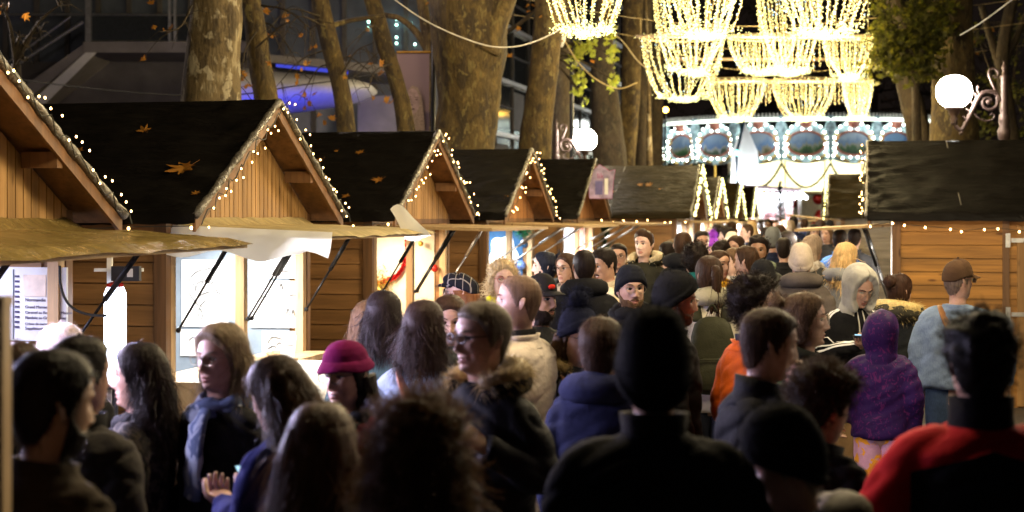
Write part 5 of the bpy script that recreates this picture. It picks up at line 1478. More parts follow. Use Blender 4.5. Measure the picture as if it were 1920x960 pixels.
R2.rake_lights('fairy lights down the gable edge of the grey plank chalet', 52, 12, mat='bulb_curtain', r=.008)
R1.rake_lights('fairy lights down the gable edge of the large right chalet', 12, 13)
R1.eave_lights('warm fairy lights sagging under the eave of the large right chalet', 13, seed=3, zig=.11, x1=-2.1)
L6.eave_lights('warm fairy lights in a row under the olive eave', 15, seed=5, x0=.2)
L2.eave_lights('few warm bulbs along the eave of the picture print chalet', 6, seed=8, x0=.2, x1=-1.6)
L3.eave_lights('few warm bulbs along the eave of the red tinsel chalet', 6, seed=9, x0=.2, x1=-1.2)

# door of the big right-hand chalet, on the wall that faces us
ny = R1.hw + .016
mb = MB()
for i in range(8): mb.box((-1.30 - i * .115 - .055, ny + .022, .98), (.109, .03, 1.92))
door = mb.build('door', M['plank_door'] if 'plank_door' in M else wood('door_boards', (.36, .2, .07), .55, along='Z'), R1.root)
for z in (1.79, 1.0):
    mb = MB(); mb.box((-1.55, ny + .042, z), (.62, .006, .045)); mb.box((-1.205, ny + .044, z), (.05, .01, .15))
    for q in (-1.4, -1.6, -1.8): mb.ball((q, ny + .046, z), .009, 8, 5)
    mb.build('hinge', M['steel'], door)
mb = MB(); mb.box((-1.185, ny + .02, 1.0), (.07, .03, 2.0)); mb.build('door_post', M['post'], R1.root)

# prints on the inner wall of the picture chalet: seen square-on through the opening
def on_far_wall(ch, px, py, off=.062):
    """local x, z on the inside of the far side wall"""
    y = (ch.hw - off) * ch.side
    p0 = ch.L(0, y, 0); n = ch.ey
    d = W(px, py, 1) - Vector((0, 0, CAMZ)); cam = Vector((0, 0, CAMZ))
    t = (p0 - cam).dot(n) / d.dot(n); p = cam + d * t
    return (p - ch.o).dot(ch.ex), y, p.z

def panel_on(ch, x0, y0, x1, y1, name, mat, off=.07, th=.012, parent=None):
    a = on_far_wall(ch, x0, y0, off); b = on_far_wall(ch, x1, y1, off)
    mb = MB(); mb.box(((a[0] + b[0]) / 2, a[1], (a[2] + b[2]) / 2), (abs(a[0] - b[0]), th, abs(a[2] - b[2])))
    return mb.build(name, mat, parent or None), a, b

def as_thing(o, ch, label, cat, group=None):
    o.location = ch.o; o.rotation_euler = (0, 0, ch.rz)
    return tag(o, label, cat, group)

def ink_curve(ch, par, pts, w=1.4, mat='ink', off=.082):
    P = [Vector(on_far_wall(ch, q[0], q[1], off)) for q in curve_pts([(x, y, 0) for x, y in pts], 18)]
    k = w * 13.5 / 3000 / 2
    rad = [k * (.35 + .9 * math.sin(PI * i / (len(P) - 1))) for i in range(len(P))]
    mb = MB(); mb.tube(P, rad, 6, flat=1)
    return mb
pr, a, b = panel_on(L2, 341, 487, 428, 613, 'picture_print', M['paper'])
as_thing(pr, L2, 'tall white print with a swirling tribal drawing behind the stall counter', 'print', 'white prints in the picture chalet')
ink = MB()
for pts in [[(352, 545), (362, 560), (374, 575), (380, 590), (376, 600)], [(352, 540), (358, 520), (372, 508), (386, 505)], [(364, 545), (372, 530), (384, 526), (392, 534)], [(384, 508), (394, 502), (398, 512)],
            [(368, 560), (378, 552), (388, 548), (400, 545)], [(392, 520), (402, 528), (408, 540), (400, 548)], [(398, 545), (410, 548), (420, 555), (422, 562)], [(372, 575), (382, 566), (390, 560)],
            [(360, 530), (368, 538), (366, 548)], [(376, 516), (380, 526), (376, 536)], [(374, 600), (372, 580), (382, 572)], [(404, 520), (398, 530), (392, 528)]]:
    c = ink_curve(L2, pr, pts, 3.2); ink.add(np.concatenate(c.v), c.f)
ink.build('drawing', M['ink'], pr, smooth=True)
for (x0, y0, x1, y1, lb, dr) in [(500, 464, 562, 522, 'white print at the top right of the picture chalet wall', [[(515, 512), (530, 508), (550, 511)]]),
                                 (470, 526, 562, 615, 'wide white print with small dark fir trees', [[(536, 590), (540, 578), (543, 592)], [(546, 592), (549, 580), (552, 593)], [(484, 560), (496, 556), (505, 558)], [(523, 540), (527, 532), (530, 545)], [(540, 556), (549, 552), (556, 556)]]),
                                 (339, 618, 398, 668, 'small white print low on the left of the picture chalet wall', [[(352, 640), (362, 632), (372, 640)]]),
                                 (492, 620, 566, 664, 'white print with dark curling shapes low on the right', [[(500, 645), (510, 632), (524, 634), (536, 640)], [(516, 650), (524, 642), (534, 650)], [(540, 640), (552, 634), (560, 646)], [(500, 655), (512, 648), (520, 656)]])]:
    q, a, b = panel_on(L2, x0, y0, x1, y1, 'picture_print', M['paper'])
    as_thing(q, L2, lb, 'print', 'white prints in the picture chalet')
    ink = MB()
    for pts in dr: c = ink_curve(L2, q, pts, 2.6); ink.add(np.concatenate(c.v), c.f)
    ink.build('drawing', M['ink'], q, smooth=True)

# tinsel and baubles in the third chalet
M['tinsel'] = plain('red_tinsel', (.6, .015, .02), .3, .4, bmp=0)
def tinsel(ch, runs, label):
    mb = MB(); rg = random.Random(4)
    for pts in runs:
        for q in curve_pts([(a, b, 0) for a, b in pts], 90):
            c = Vector(on_far_wall(ch, q[0], q[1], .11))
            for _ in range(22):
                d = Vector((rg.gauss(0, 1), rg.gauss(0, 1), rg.gauss(0, 1))).normalized() * rg.uniform(.02, .048)
                s_ = d.orthogonal().normalized() * .006
                mb.add([tuple(c - s_), tuple(c + s_), tuple(c + d)], [(0, 1, 2)])
    o = mb.build('tinsel_garland', M['tinsel']); return as_thing(o, ch, label, 'tinsel')
tinsel(L3, [[(772, 440), (764, 470), (755, 500), (742, 518), (725, 526), (705, 532)], [(762, 445), (764, 475), (766, 510), (766, 545), (765, 590), (765, 625)]], 'red tinsel garland looped and hanging inside the warm white chalet')
M['bauble_red'] = plain('red_bauble', (.55, .03, .02), .2, .3, bmp=0); M['bauble_gold'] = plain('gold_bauble', (.6, .4, .08), .25, .6, bmp=0)
for px, py, r, mt, lb in [(815, 503, .042, 'bauble_red', 'red bauble hanging in the warm white chalet'), (789, 457, .03, 'bauble_gold', 'small gold bauble hanging high in the warm white chalet')]:
    p = on_far_wall(L3, px, py, .16); mb = MB(); mb.ball(p, r, 18, 12); o = mb.build('bauble', M[mt], smooth=True); as_thing(o, L3, lb, 'bauble')
    c = MB(); c.tube([(p[0], p[1], p[2] + r), (p[0], p[1], 1.9)], .002, 5); c.build('thread', M['wire'], o)
def wreath(ch, px, py, rad, label, mats=('tinsel_gold', 'bauble_red')):
    mb = MB(); rg = random.Random(9); c0 = Vector(on_far_wall(ch, px, py, .12))
    for _ in range(420):
        c = c0 + Vector((rg.gauss(0, rad), rg.uniform(-.05, .03) , rg.gauss(0, rad)))
        d = Vector((rg.gauss(0, 1), rg.gauss(0, 1), rg.gauss(0, 1))).normalized() * rg.uniform(.02, .05); s_ = d.orthogonal().normalized() * .006
        mb.add([tuple(c - s_), tuple(c + s_), tuple(c + d)], [(0, 1, 2)])
    o = mb.build('dried_flower_bunch', M['bauble_gold']); return as_thing(o, ch, label, 'dried flowers')
wreath(L3, 712, 532, .07, 'bunch of golden dried flowers in the warm white chalet')
wreath(L3, 760, 620, .05, 'golden heap of decorations low beside the red tinsel')
# disc, balls in the blue chalet
mb = MB(); p = on_far_wall(L4, 944, 476, .075); mb.prism([(math.cos(q) * .20 * (1 + .12 * math.cos(5 * q + 1)), math.sin(q) * .25 * (1 + .1 * math.cos(5 * q + 1))) for q in np.linspace(0, 2 * PI, 60, endpoint=False)], lambda u, v: (p[0] + u, p[1] - .01, p[2] + v), lambda u, v: (p[0] + u, p[1], p[2] + v))
disc = mb.build('shell_disc', M['paper']); as_thing(disc, L4, 'large white scalloped disc on the deep blue inner wall', 'decoration')
mb = MB(); rg = random.Random(2)
for q in range(9):
    mb.ball((p[0] + rg.uniform(-.12, .12), p[1] - .012, p[2] + rg.uniform(-.15, .15)), .010, 6, 4)
for q in range(5):
    an = 2 * PI * q / 5 + .5; mb.bar((p[0] + math.cos(an) * .12, p[1] - .013, p[2] + math.sin(an) * .15), (p[0] + math.cos(an) * .21, p[1] - .013, p[2] + math.sin(an) * .26), .008, .012)
mb.build('holes', M['blue'], disc)
M['bauble_white'] = plain('pearl_bauble', (.6, .55, .62), .25, .1, var=.5, bmp=0); M['bauble_blue'] = plain('blue_ball', (.12, .2, .5), .35, var=.8, scale=30, bmp=0); M['bauble_green'] = plain('green_tinsel', (.02, .22, .09), .4, bmp=0); M['bauble_dark'] = plain('dark_blue_ball', (.01, .05, .12), .3, bmp=0)
for px, py, r, mt, lb in [(981, 454, .035, 'bauble_white', 'pearl bauble hanging in front of the blue wall'), (969, 428, .045, 'bauble_white', 'pinkish bauble under the lintel of the blue walled chalet'), (984, 459, .045, 'bauble_dark', 'dark ball hanging on the right of the blue wall'), (977, 497, .065, 'bauble_blue', 'mottled blue ball lower in the blue walled chalet')]:
    q = on_far_wall(L4, px, py, .16 if mt != 'bauble_dark' else .12); mb = MB(); mb.ball(q, r, 18, 12); o = mb.build('bauble', M[mt], smooth=True); as_thing(o, L4, lb, 'bauble')
    c = MB(); c.tube([(q[0], q[1], q[2] + r), (q[0], q[1], 1.94)], .002, 5); c.build('thread', M['wire'], o)
mb = MB(); c0 = Vector(on_far_wall(L4, 982, 432, .12))
for _ in range(320):
    c = c0 + Vector((rg.gauss(0, .06), rg.uniform(-.05, .03), rg.gauss(0, .045))); d = Vector((rg.gauss(0, 1), rg.gauss(0, 1), rg.gauss(0, 1))).normalized() * .05; s_ = d.orthogonal().normalized() * .006
    mb.add([tuple(c - s_), tuple(c + s_), tuple(c + d)], [(0, 1, 2)])
as_thing(mb.build('green_garland', M['bauble_green']), L4, 'green garland bunched under the lintel of the blue walled chalet', 'garland')
M['pink'] = plain('pink_print', (.65, .28, .22), .7, var=.6, scale=40); M['violet'] = plain('violet_print', (.4, .4, .62), .7, var=.3)
for x0, y0, x1, y1, mt, lb in [(1050, 440, 1068, 448, 'violet', 'violet strip card on the white wall of the shield sign chalet'), (1050, 452, 1060, 468, 'greyblue', 'small blue picture on the white wall of the shield sign chalet'), (1076, 420, 1094, 480, 'pink', 'pink flowered poster on the white wall of the shield sign chalet')]:
    q, a, b = panel_on(L5, x0, y0, x1, y1, 'poster', M[mt]); as_thing(q, L5, lb, 'poster')

# menu board in the first chalet
bd, a, b = panel_on(L1, -60, 500, 126, 640, 'menu_board', M['white'], off=.09, th=.02)
as_thing(bd, L1, 'white menu board with printed lines of prices inside the left edge chalet', 'menu board')
def text(par, s_, x, y, z, size, mat, rx=PI / 2, rz=0, align='LEFT', name='lettering', ext=.001):
    cu = bpy.data.curves.new(name, 'FONT'); cu.body = s_; cu.size = size; cu.align_x = align; cu.extrude = ext
    o = bpy.data.objects.new(name, cu); C.objects.link(o); o.parent = par; o.location = (x, y, z); o.rotation_euler = (rx, 0, rz)
    me = bpy.data.meshes.new_from_object(o.evaluated_get(bpy.context.evaluated_depsgraph_get()))
    bpy.data.objects.remove(o); bpy.data.curves.remove(cu)
    me.materials.clear(); me.materials.append(mat)
    o = bpy.data.objects.new(name, me); C.objects.link(o); o.parent = par; o.location = (x, y, z); o.rotation_euler = (rx, 0, rz); return o
M['print'] = plain('dark_print', (.07, .06, .12), .7, bmp=0)
for (s_, px, py, h) in [('Normandie', 47, 565, 8), ('Grand Marnier', 47, 578, 7), ('Caramel au Beurre Salé Maison', 47, 588, 6.6), ('Flambée au Grand Marnier', 47, 598, 6.8), ('Crème de marron', 47, 609, 6), ('Supplément Chantilly', 47, 618, 7)]:
    q = on_far_wall(L1, px, py, .103); text(bd, s_, q[0], q[1], q[2], h * 9.4 / 3000 * 1.15, M['print'])
mb = MB(); a = on_far_wall(L1, 44, 515, .104); b = on_far_wall(L1, 86, 556, .104); mb.box(((a[0] + b[0]) / 2, a[1], (a[2] + b[2]) / 2), (abs(a[0] - b[0]), .004, abs(a[2] - b[2]))); mb.build('photo', plain('cream_photo', (.75, .62, .5), .6, var=.2), bd)
mb = MB()
for i in range(11):
    q = on_far_wall(L1, 32, 518 + i * 9.5, .104); mb.box(q, (.028, .004, .012))
mb.build('prices', M['print'], bd)
mb = MB(); q0 = on_far_wall(L1, 25, 505, .104); q1 = on_far_wall(L1, 25, 636, .104); mb.box((q0[0], q0[1], (q0[2] + q1[2]) / 2), (.006, .006, abs(q0[2] - q1[2]))); mb.build('divider', M['greyblue'], bd)

# table with cloth in front of the picture chalet, with small goods
tb = empty('display_table', L2.L(.36, -.42, 0), L2.rz, 'white clothed table in front of the picture print chalet', 'table')
mb = MB(); mb.box((0, 0, .90), (.62, 1.75, .03)); mb.build('tabletop', M['palepost'], tb)
mb = MB(); nx, nyy = 10, 26; vs = []
for i in range(nyy + 1):
    y = -.89 + 1.78 * i / nyy
    for j, (x, z) in enumerate([(-.32, .45), (-.322, .7), (-.315, .916), (-.3, .922), (0, .921), (.3, .922), (.322, .914), (.328, .7), (.326, .45), (.33, .2)]):
        vs.append((x + (.012 * math.sin(y * 21) if z < .8 else 0), y, z))
nn = 10
fs = [(i * nn + j, i * nn + j + 1, (i + 1) * nn + j + 1, (i + 1) * nn + j) for i in range(nyy) for j in range(nn - 1)]
mb.add(vs, fs); mb.build('tablecloth', cloth((.72, .7, .66)), tb, smooth=True)
mb = MB(); vs = []
for sg in (-1, 1):
    pass
M['kraft'] = cloth((.42, .3, .16))
for sg in (-1, 1):
    mb = MB(); vs = [(-.32 + .64 * i / 16, sg * (.893 + .008 * math.sin(i * 1.7)), z) for z in (.2, .55, .918) for i in range(17)]
    mb.add(vs, [(j * 17 + i, j * 17 + i + 1, (j + 1) * 17 + i + 1, (j + 1) * 17 + i) for j in range(2) for i in range(16)]); mb.build('side_cloth', M['kraft'], tb, smooth=True)
for dx in (-.27, .27):
    for dy in (-.8, .8):
        mb = MB(); mb.box((dx, dy, .443), (.04, .04, .885)); mb.build('leg', M['palepost'], tb)
def card(px, py, Z, w, h, label, lean=.25):
    p = W(px, py, Z); o = empty('price_card', (p.x, p.y, .923), R(-20), label, 'card')
    mb = MB(); mb.box((0, 0, h / 2), (w, .004, h), Matrix.Rotation(-lean, 3, 'X')); mb.build('sheet', M['paper'], o)
    mb = MB(); mb.box((0, .01, .01), (w * 1.15, .05, .02)); mb.build('stand', M['palepost'], o)
    mb = MB()
    for i in range(5): mb.box((0, -.004 - .0, h * (.25 + i * .12)), (w * .7, .003, .006), Matrix.Rotation(-lean, 3, 'X'))
    mb.v = [v + np.array((0, (v[:, 2].mean() - h / 2) * 0, 0)) for v in mb.v]; mb.build('lines', M['ink'], o)
p = L2.L(.2, .36, 0); card((p.x * 3000 / p.y) + 960, 600, p.y, .12, .2, 'white price card on a wooden stand at the end of the white table')
for i, (dx, dy, mt, nm, lb) in enumerate([(.1, -.5, 'blue', 'small_box', 'small blue box on the white table'), (.0, -.1, 'bauble_green', 'small_box', 'small green box on the white table'), (-.1, -.8, 'greyblue', 'small_box', 'stacked grey box on the white table')]):
    q = tb.location + L2.ex * dx + L2.ey * dy
    mb = MB(); mb.box((0, 0, .035), (.16, .11, .07)); mb.box((0, 0, .074), (.166, .116, .008)); o = mb.build(nm, M[mt], None, q + Vector((0, 0, .923)), rz=i * .4); tag(o, lb, 'box')

# hanging white plastic sheet over the near edge of the picture chalet's awning, and the loose corner flap
mb = MB(); vs = []; n = 24
for i in range(n + 1):
    x = -.05 + 1.2 * i / n
    for j, dz in enumerate([.035, .0, -.05, -.10, -.15 - .03 * math.sin(i * .55) + (.03 if i > 20 else 0)]):
        vs.append((x, -1.31 - .02 * j + .012 * math.sin(i * 1.3 + j), 1.975 - .045 * x / 1.1 + dz - .02))
mb.add(vs, [(i * 5 + j, i * 5 + j + 1, (i + 1) * 5 + j + 1, (i + 1) * 5 + j) for i in range(n) for j in range(4)])
o = mb.build('plastic_sheet', M['sheet'], smooth=True); as_thing(o, L2, 'white plastic sheet hanging from the near edge of the picture chalet awning', 'sheet')
mb = MB(); vs = []
for i in range(9):
    for j in range(9):
        u, v = i / 8, j / 8
        vs.append((.96 + .16 * u + .05 * v, .58 + .42 * u * .5 + .5 * v * .45, 1.99 + .16 * (1 - v) * (1 - .5 * u) * math.sin(PI * (.25 + .6 * u)) - .12 * v + .02 * math.sin(5 * u + 3 * v)))
mb.add(vs, [(i * 9 + j, i * 9 + j + 1, (i + 1) * 9 + j + 1, (i + 1) * 9 + j) for i in range(8) for j in range(8)])
o = mb.build('plastic_sheet', M['sheet'], smooth=True); as_thing(o, L2, 'loose flap of white plastic standing up on the outer awning corner', 'sheet')

# number plate on the second gable
p = L2.L(.0, -.05, 0)
o = empty('number_plate', L2.L(.004, -.42, 2.36), L2.rz, 'small dark number plate on the vertical gable boards', 'plate')
mb = MB(); mb.box((.003, 0, 0), (.006, .075, .13)); mb.build('frame', M['paper'], o)
mb = MB(); mb.box((.0075, 0, 0), (.003, .06, .115)); mb.build('panel', M['dark'], o)
t = text(o, '31', .010, -.026, -.024, .06, M['paper'], rz=PI / 2)
# purple shield sign on the fifth gable
o = empty('shield_sign', L5.L(.36, -.02, 2.33), -PI / 2, 'purple and white shield shaped sign standing on the chalet gable', 'sign')
poly = [(-.19, 0), (.17, 0), (.19, .28), (.22, .46), (.13, .43), (.03, .50), (-.03, .54), (-.09, .48), (-.17, .43), (-.22, .43), (-.2, .24)]
M['sign_purple'] = plain('mauve_sign', (.3, .22, .4), .3, var=.7, scale=6); M['sign_rim'] = plain('purple_rim', (.3, .02, .12), .4)
mb = MB(); mb.prism(poly, lambda u, v: (.02, u, v), lambda u, v: (0, u, v)); mb.build('board', M['sign_purple'], o)
mb = MB()
for i in range(len(poly)):
    aa, bb = poly[i], poly[(i + 1) % len(poly)]; mb.tube([(.012, *aa), (.012, *bb)], .008, 6)
mb.build('rim', M['sign_rim'], o)
mb = MB(); mb.box((.024, -.04, .17), (.004, .12, .22)); mb.build('picture', plain('violet_block', (.12, .1, .32), .5), o)
mb = MB(); mb.box((.024, .08, .19), (.004, .055, .26)); mb.build('picture', M['paper'], o)
text(o, 'lik', .026, -.07, .32, .12, M['sign_rim'], rz=PI / 2)

# tube lamp beside the second chalet's wall
Z = 9.7; p = W(216, 0, Z)
o = empty('tube_lamp', (p.x, p.y, 0), 0, 'glowing white upright tube lamp with a dark box on top', 'lamp')
mb = MB(); mb.lathe([(.02, 1.03), (.062, 1.04), (.066, 1.1), (.066, 1.58), (.05, 1.62), (.02, 1.63)], n=20); mb.build('tube', emit('tube_glow', (.75, .82, 1), 7, 'AUTO'), o, smooth=True)
mb = MB(); mb.box((-.055, .09, .92), (.03, .03, 1.84)); mb.box((0, .09, 1.72), (.3, .02, .02)); mb.box((0, .08, .01), (.3, .3, .02)); mb.build('stand', M['white'], o)
mb = MB(); mb.lathe([(.05, 1.618), (.052, 1.64), (.03, 1.65)], n=16); mb.build('collar', M['bauble_red'], o)
mb = MB(); mb.box((.06, .03, 1.70), (.17, .06, .09)); bx = mb.build('control_box', M['dark'], o)
mb = MB(); mb.box((.09, -.002, 1.705), (.035, .004, .05)); mb.build('label', M['paper'], bx)
mb = MB(); mb.box((0, 0, 1.02), (.16, .16, .03)); mb.tube([(0, 0, .02), (0, 0, 1.02)], .02, 8); mb.build('foot', M['dark'], o)
# cable hanging inside the first chalet
P = [W(x, y, 9.25) for x, y in [(112, 498), (113, 530), (122, 560), (140, 580), (168, 590), (200, 592)]]
mb = MB(); mb.tube(curve_pts(P, 24), .008, 6); tag(mb.build('cable', M['wire'], smooth=True), 'dark cable drooping beside the menu board', 'cable')
# fir tree by the sixth chalet
def fir(px, Z, h, r, label):
    p = W(px, 0, Z); o = empty('fir_tree', (p.x, p.y, 0), 0, label, 'fir tree'); rg = random.Random(3)
    mb = MB(); mb.tube([(0, 0, 0), (0, 0, h)], [.04, .008], 8); mb.build('trunk', M['bark_dark'], o)
    mb = MB()
    for i in range(260):
        t = rg.random() ** .8; z = h * (.12 + .86 * t); L = r * (1 - t) * rg.uniform(.75, 1.05) + .05; a = rg.uniform(0, 2 * PI)
        d = Vector((math.cos(a), math.sin(a), .35 + .3 * t)).normalized()
        for q in range(14):
            c = Vector((0, 0, z)) + d * (L * (q + .5) / 14)
            for sgn in (-1, 1):
                e = (d * .5 + d.cross(Vector((0, 0, 1))) * sgn + Vector((0, 0, rg.uniform(-.2, .5)))).normalized() * .055; w = d * .007
                mb.add([tuple(c - w), tuple(c + w), tuple(c + e)], [(0, 1, 2)])
    mb.build('crown', M['fir'], o)
fir(1135, 28, 1.95, .5, 'small dark green fir tree beside the plank wall')

# leaves on the roofs
for args in [(270, 245, L2, .155, .5, 'orange maple leaf near the ridge of the first roof'), (346, 315, L2, .30, 2.2, 'largest orange maple leaf on the first roof'), (148, 283, L2, .13, 1.2, 'orange leaf low on the left of the first roof'), (367, 363, L2, .09, .2, 'small curled leaf near the eave of the first roof'),
             (711, 337, L3, .17, 1.9, 'orange maple leaf in the middle of the second roof'), (648, 368, L3, .12, 4, 'orange leaf low on the second roof'), (676, 286, L3, .13, 1.0, 'flat leaf near the ridge of the second roof'), (601, 300, L3, .12, 2.0, 'small leaf at the left of the second roof'), (631, 283, L3, .07, 2.0, 'tiny leaf near the second roof ridge'),
             (950, 371, L4, .11, .4, 'ochre leaf on the third roof'), (1147, 360, L6, .2, 1.5, 'orange leaf at the left of the olive roof'), (1200, 346, L6, .17, 3.0, 'pale orange leaf on the olive roof near its seam'), (1217, 347, L6, .2, .4, 'wide leaf in the middle of the olive roof'), (1240, 355, L6, .12, 1.1, 'small leaf right on the olive roof')]:
    maple(*args)
for px, py, ch in [(365, 357, L2)]: pass

# post at the very left, close to us
p = W(2, 0, 3.4); mb = MB(); mb.box((0, 0, .93), (.05, .06, 1.86)); mb.box((0, 0, 1.87), (.056, .066, .02))
tag(mb.build('post', M['palepost'], None, (p.x - .012, p.y, 0)), 'blurred pale wooden post at the left edge close to the camera', 'post')
# ================================================================== trees
def tree(label, px_pts, Z, mat, limbs=(), flare=1.25, twigs=0, leaves=None, crown_c=None, group='plane trees beside the lane', seed=0, nleaf=0, lumps=.06, droop=None):
    """px_pts: (px, py, width px) of the trunk from low to high; continues down to the ground and up out of sight"""
    rg = random.Random(seed + int(px_pts[0][0]))
    P = [(W(x, y, Z), w * Z / FPX / 2) for x, y, w in px_pts]
    lo, lr = P[0]; d = (P[0][0] - P[1][0]); d = d / max(abs(d.z), .01)
    base = Vector((lo.x + d.x * lo.z * .6, lo.y, 0))
    o = empty('plane_tree', base, 0, label, 'tree', group)
    pts = [base - base, Vector((0, 0, .25)) + (lo - base) * .04] + [p - base for p, r in P]
    rad = [lr * flare * 1.25, lr * flare] + [r for p, r in P]
    top = P[-1][0] - base; dn = (P[-1][0] - P[-2][0]).normalized()
    tops = [top + dn * 2.0 + Vector((rg.uniform(-.2, .2), 0, 0)), top + dn * 4.2 + Vector((rg.uniform(-.5, .5), .3, 0))]
    pts += tops; rad += [rad[-1] * .8, rad[-1] * .45]
    n = 54; C_ = curve_pts(pts, n); rr = np.interp(np.linspace(0, len(pts) - 1, n), range(len(rad)), rad)
    mb = MB(); ns = 28; rings = []
    for c, r in zip(C_, rr):
        ring = []
        for j in range(ns):
            a = 2 * PI * j / ns
            q = 1 + lumps * 1.6 * mnoise.noise(Vector((math.cos(a) * 1.4 + seed, math.sin(a) * 1.4, c[2] * .9))) + lumps * .6 * mnoise.noise(Vector((math.cos(a) * 4, math.sin(a) * 4 + seed, c[2] * 3)))
            ring.append((c[0] + math.cos(a) * r * q, c[1] + math.sin(a) * r * q, c[2]))
        rings.append(ring)
    mb.loft(rings)
    for lp in limbs:
        Q = [W(x, y, Z + dz) - base for x, y, w, dz in lp]; r_ = [w * Z / FPX / 2 for x, y, w, dz in lp]
        cc = curve_pts(Q, 26); mb.tube(cc, np.interp(np.linspace(0, len(Q) - 1, 26), range(len(Q)), r_), 12)
    mb.build('trunk', mat, o, smooth=True)
    # crown: limbs, twigs and what is left of the foliage
    cr = MB(); lf = []
    hi = P[-1][0] - base
    for i in range(7):
        a = rg.uniform(0, 2 * PI); s0 = hi + dn * rg.uniform(1.0, 4.0)
        e = s0 + Vector((math.cos(a) * rg.uniform(1, 2.4), math.sin(a) * rg.uniform(1, 2), rg.uniform(1, 2.6)))
        cr.tube(curve_pts([s0, s0.lerp(e, .5) + Vector((0, 0, -.2)), e], 8), np.linspace(.07, .015, 8), 6)
        for k in range(22): lf.append(e.lerp(s0, rg.uniform(0, .6)) + Vector((rg.gauss(0, .45), rg.gauss(0, .45), rg.gauss(0, .4))))
    if twigs:
        for (x0, y0, x1, y1, sag) in twigs:
            dz = rg.uniform(-.8, .8)
            a, b = W(x0, y0, Z + dz) - base, W(x1, y1, Z + dz - .3) - base
            m = a.lerp(b, .5) + Vector((rg.uniform(-.1, .1), 0, sag))
            cc = curve_pts([a, m, b], 14); cr.tube(cc, np.linspace(.016, .005, 14), 5)
            for k in range(7):
                i = rg.randrange(3, 14); c = Vector(cc[i]); e = c + Vector((rg.uniform(-.35, .35), rg.uniform(-.2, .2), rg.uniform(-.5, .05)))
                cr.tube(curve_pts([c, c.lerp(e, .5) + Vector((0, 0, .05)), e], 6), np.linspace(.006, .003, 6), 4)
                for _ in range(2):
                    if rg.random() < .13: lf.append(e)
    if leaves: lf += [W(x, y, Z + rg.uniform(-.6, .6)) - base for x, y in leaves]
    k1 = len(cr.f)
    for c in lf: leaf_at(cr, c, rg.uniform(.045, .09), rg, 1)
    cr.build('crown', [M['bark_dark'], M['leaf_orange']], o)
    return o

LOB = []
for a, r in [(-150, .45), (-100, .8), (-72, .42), (-48, .88), (-24, .5), (0, 1), (24, .5), (48, .88), (72, .42), (100, .8), (150, .45)]:
    LOB.append((math.sin(R(a)) * r, math.cos(R(a)) * r))
def leaf_at(mb, c, s, rg, mat=0):
    x = Vector((rg.gauss(0, 1), rg.gauss(0, 1), rg.gauss(0, 1))).normalized(); y = x.orthogonal().normalized(); z = x.cross(y)
    vs = [tuple(Vector(c) + (x * u + y * v) * s + z * (s * .35 * (u * u + v * v) * rg.uniform(-1, 1))) for u, v in LOB]
    mb.add(vs, [tuple(range(len(vs)))], mat)

tree('pale mottled plane tree thickest on the left behind the first roof', [(393, 235, 118), (398, 120, 104), (405, 40, 98), (410, -40, 96)], 19, M['bark_pale'], seed=1, twigs=[(360, 10, 300, 60, -.1)], leaves=[(283, 5), (322, 50), (308, 56), (290, 50)], flare=1.15)
tree('slim leaning brown tree just right of the pale mottled trunk', [(505, 230, 46), (487, 120, 45), (478, 50, 40), (462, -30, 40)], 21, M['bark_brown'], seed=2, twigs=[(470, 40, 560, 120, .2), (480, 90, 545, 40, .1), (470, 20, 530, 10, .2), (480, 60, 450, 160, .1), (490, 10, 590, 60, .1)], leaves=[(452, 135), (450, 148), (467, 160), (436, 180), (437, 187), (500, 20), (540, 40), (498, 22), (462, 162)], flare=1.1)
tree('second slim leaning trunk right of the pale mottled tree, dotted with twigs', [(651, 260, 36), (638, 160, 34), (618, 80, 34), (598, -10, 32)], 23, M['bark_brown'], seed=3, twigs=[(620, 90, 520, 160, .1), (630, 120, 560, 190, .2), (640, 140, 700, 80, .1), (640, 110, 690, 130, .1), (610, 50, 520, 95, .3), (600, 30, 500, 60, .2)], leaves=[(572, 177), (575, 185), (567, 170), (600, 215), (632, 210), (608, 230), (622, 222), (565, 130), (557, 155), (590, 175), (655, 105)], flare=1.1,
     limbs=[[(612, 52, 12, 0), (650, 40, 9, .2), (690, 33, 8, .3), (720, 30, 8, .4)]])
tree('third slim leaning trunk in front of the portrait banner', [(762, 250, 34), (745, 160, 32), (720, 80, 34), (695, -10, 32)], 24, M['bark_brown'], seed=4, twigs=[(720, 90, 660, 150, .1), (735, 120, 690, 170, .1), (715, 60, 650, 90, .2)], leaves=[(690, 55)], flare=1.1)
tree('forked orange lit tree behind the banner pole', [(800, 250, 22), (806, 100, 22), (800, 60, 22), (788, -20, 20)], 27, M['bark_brown'], seed=5, limbs=[[(806, 100, 16, 0), (780, 60, 13, .2), (750, 35, 11, .4), (720, 28, 10, .5)]], flare=1.1)
tree('massive brown plane tree in the centre behind the second roof', [(868, 300, 118), (876, 200, 120), (885, 110, 132), (884, 40, 140), (880, -40, 146)], 24.5, M['bark_brown'], seed=6, limbs=[[(905, 95, 70, -.3), (928, 40, 52, -.3), (952, -20, 44, -.3), (975, -80, 40, -.3)]], flare=1.05, lumps=.12)
tree('short broken side trunk leaning beside the massive plane tree', [(915, 290, 24), (908, 262, 22), (900, 235, 20), (893, 215, 16)], 27, M['bark_brown'], seed=16, flare=1.1)
tree('tall straight plane tree left of the smaller globe lamp', [(1002, 300, 62), (1008, 220, 56), (1020, 120, 56), (1032, -20, 58)], 27, M['bark_brown'], seed=7, flare=1.1)
tree('dark upright trunk directly behind the smaller lamp bracket', [(1048, 300, 40), (1050, 200, 38), (1052, 100, 38), (1054, -20, 38)], 34, M['bark_dark'], seed=8, flare=1.1)
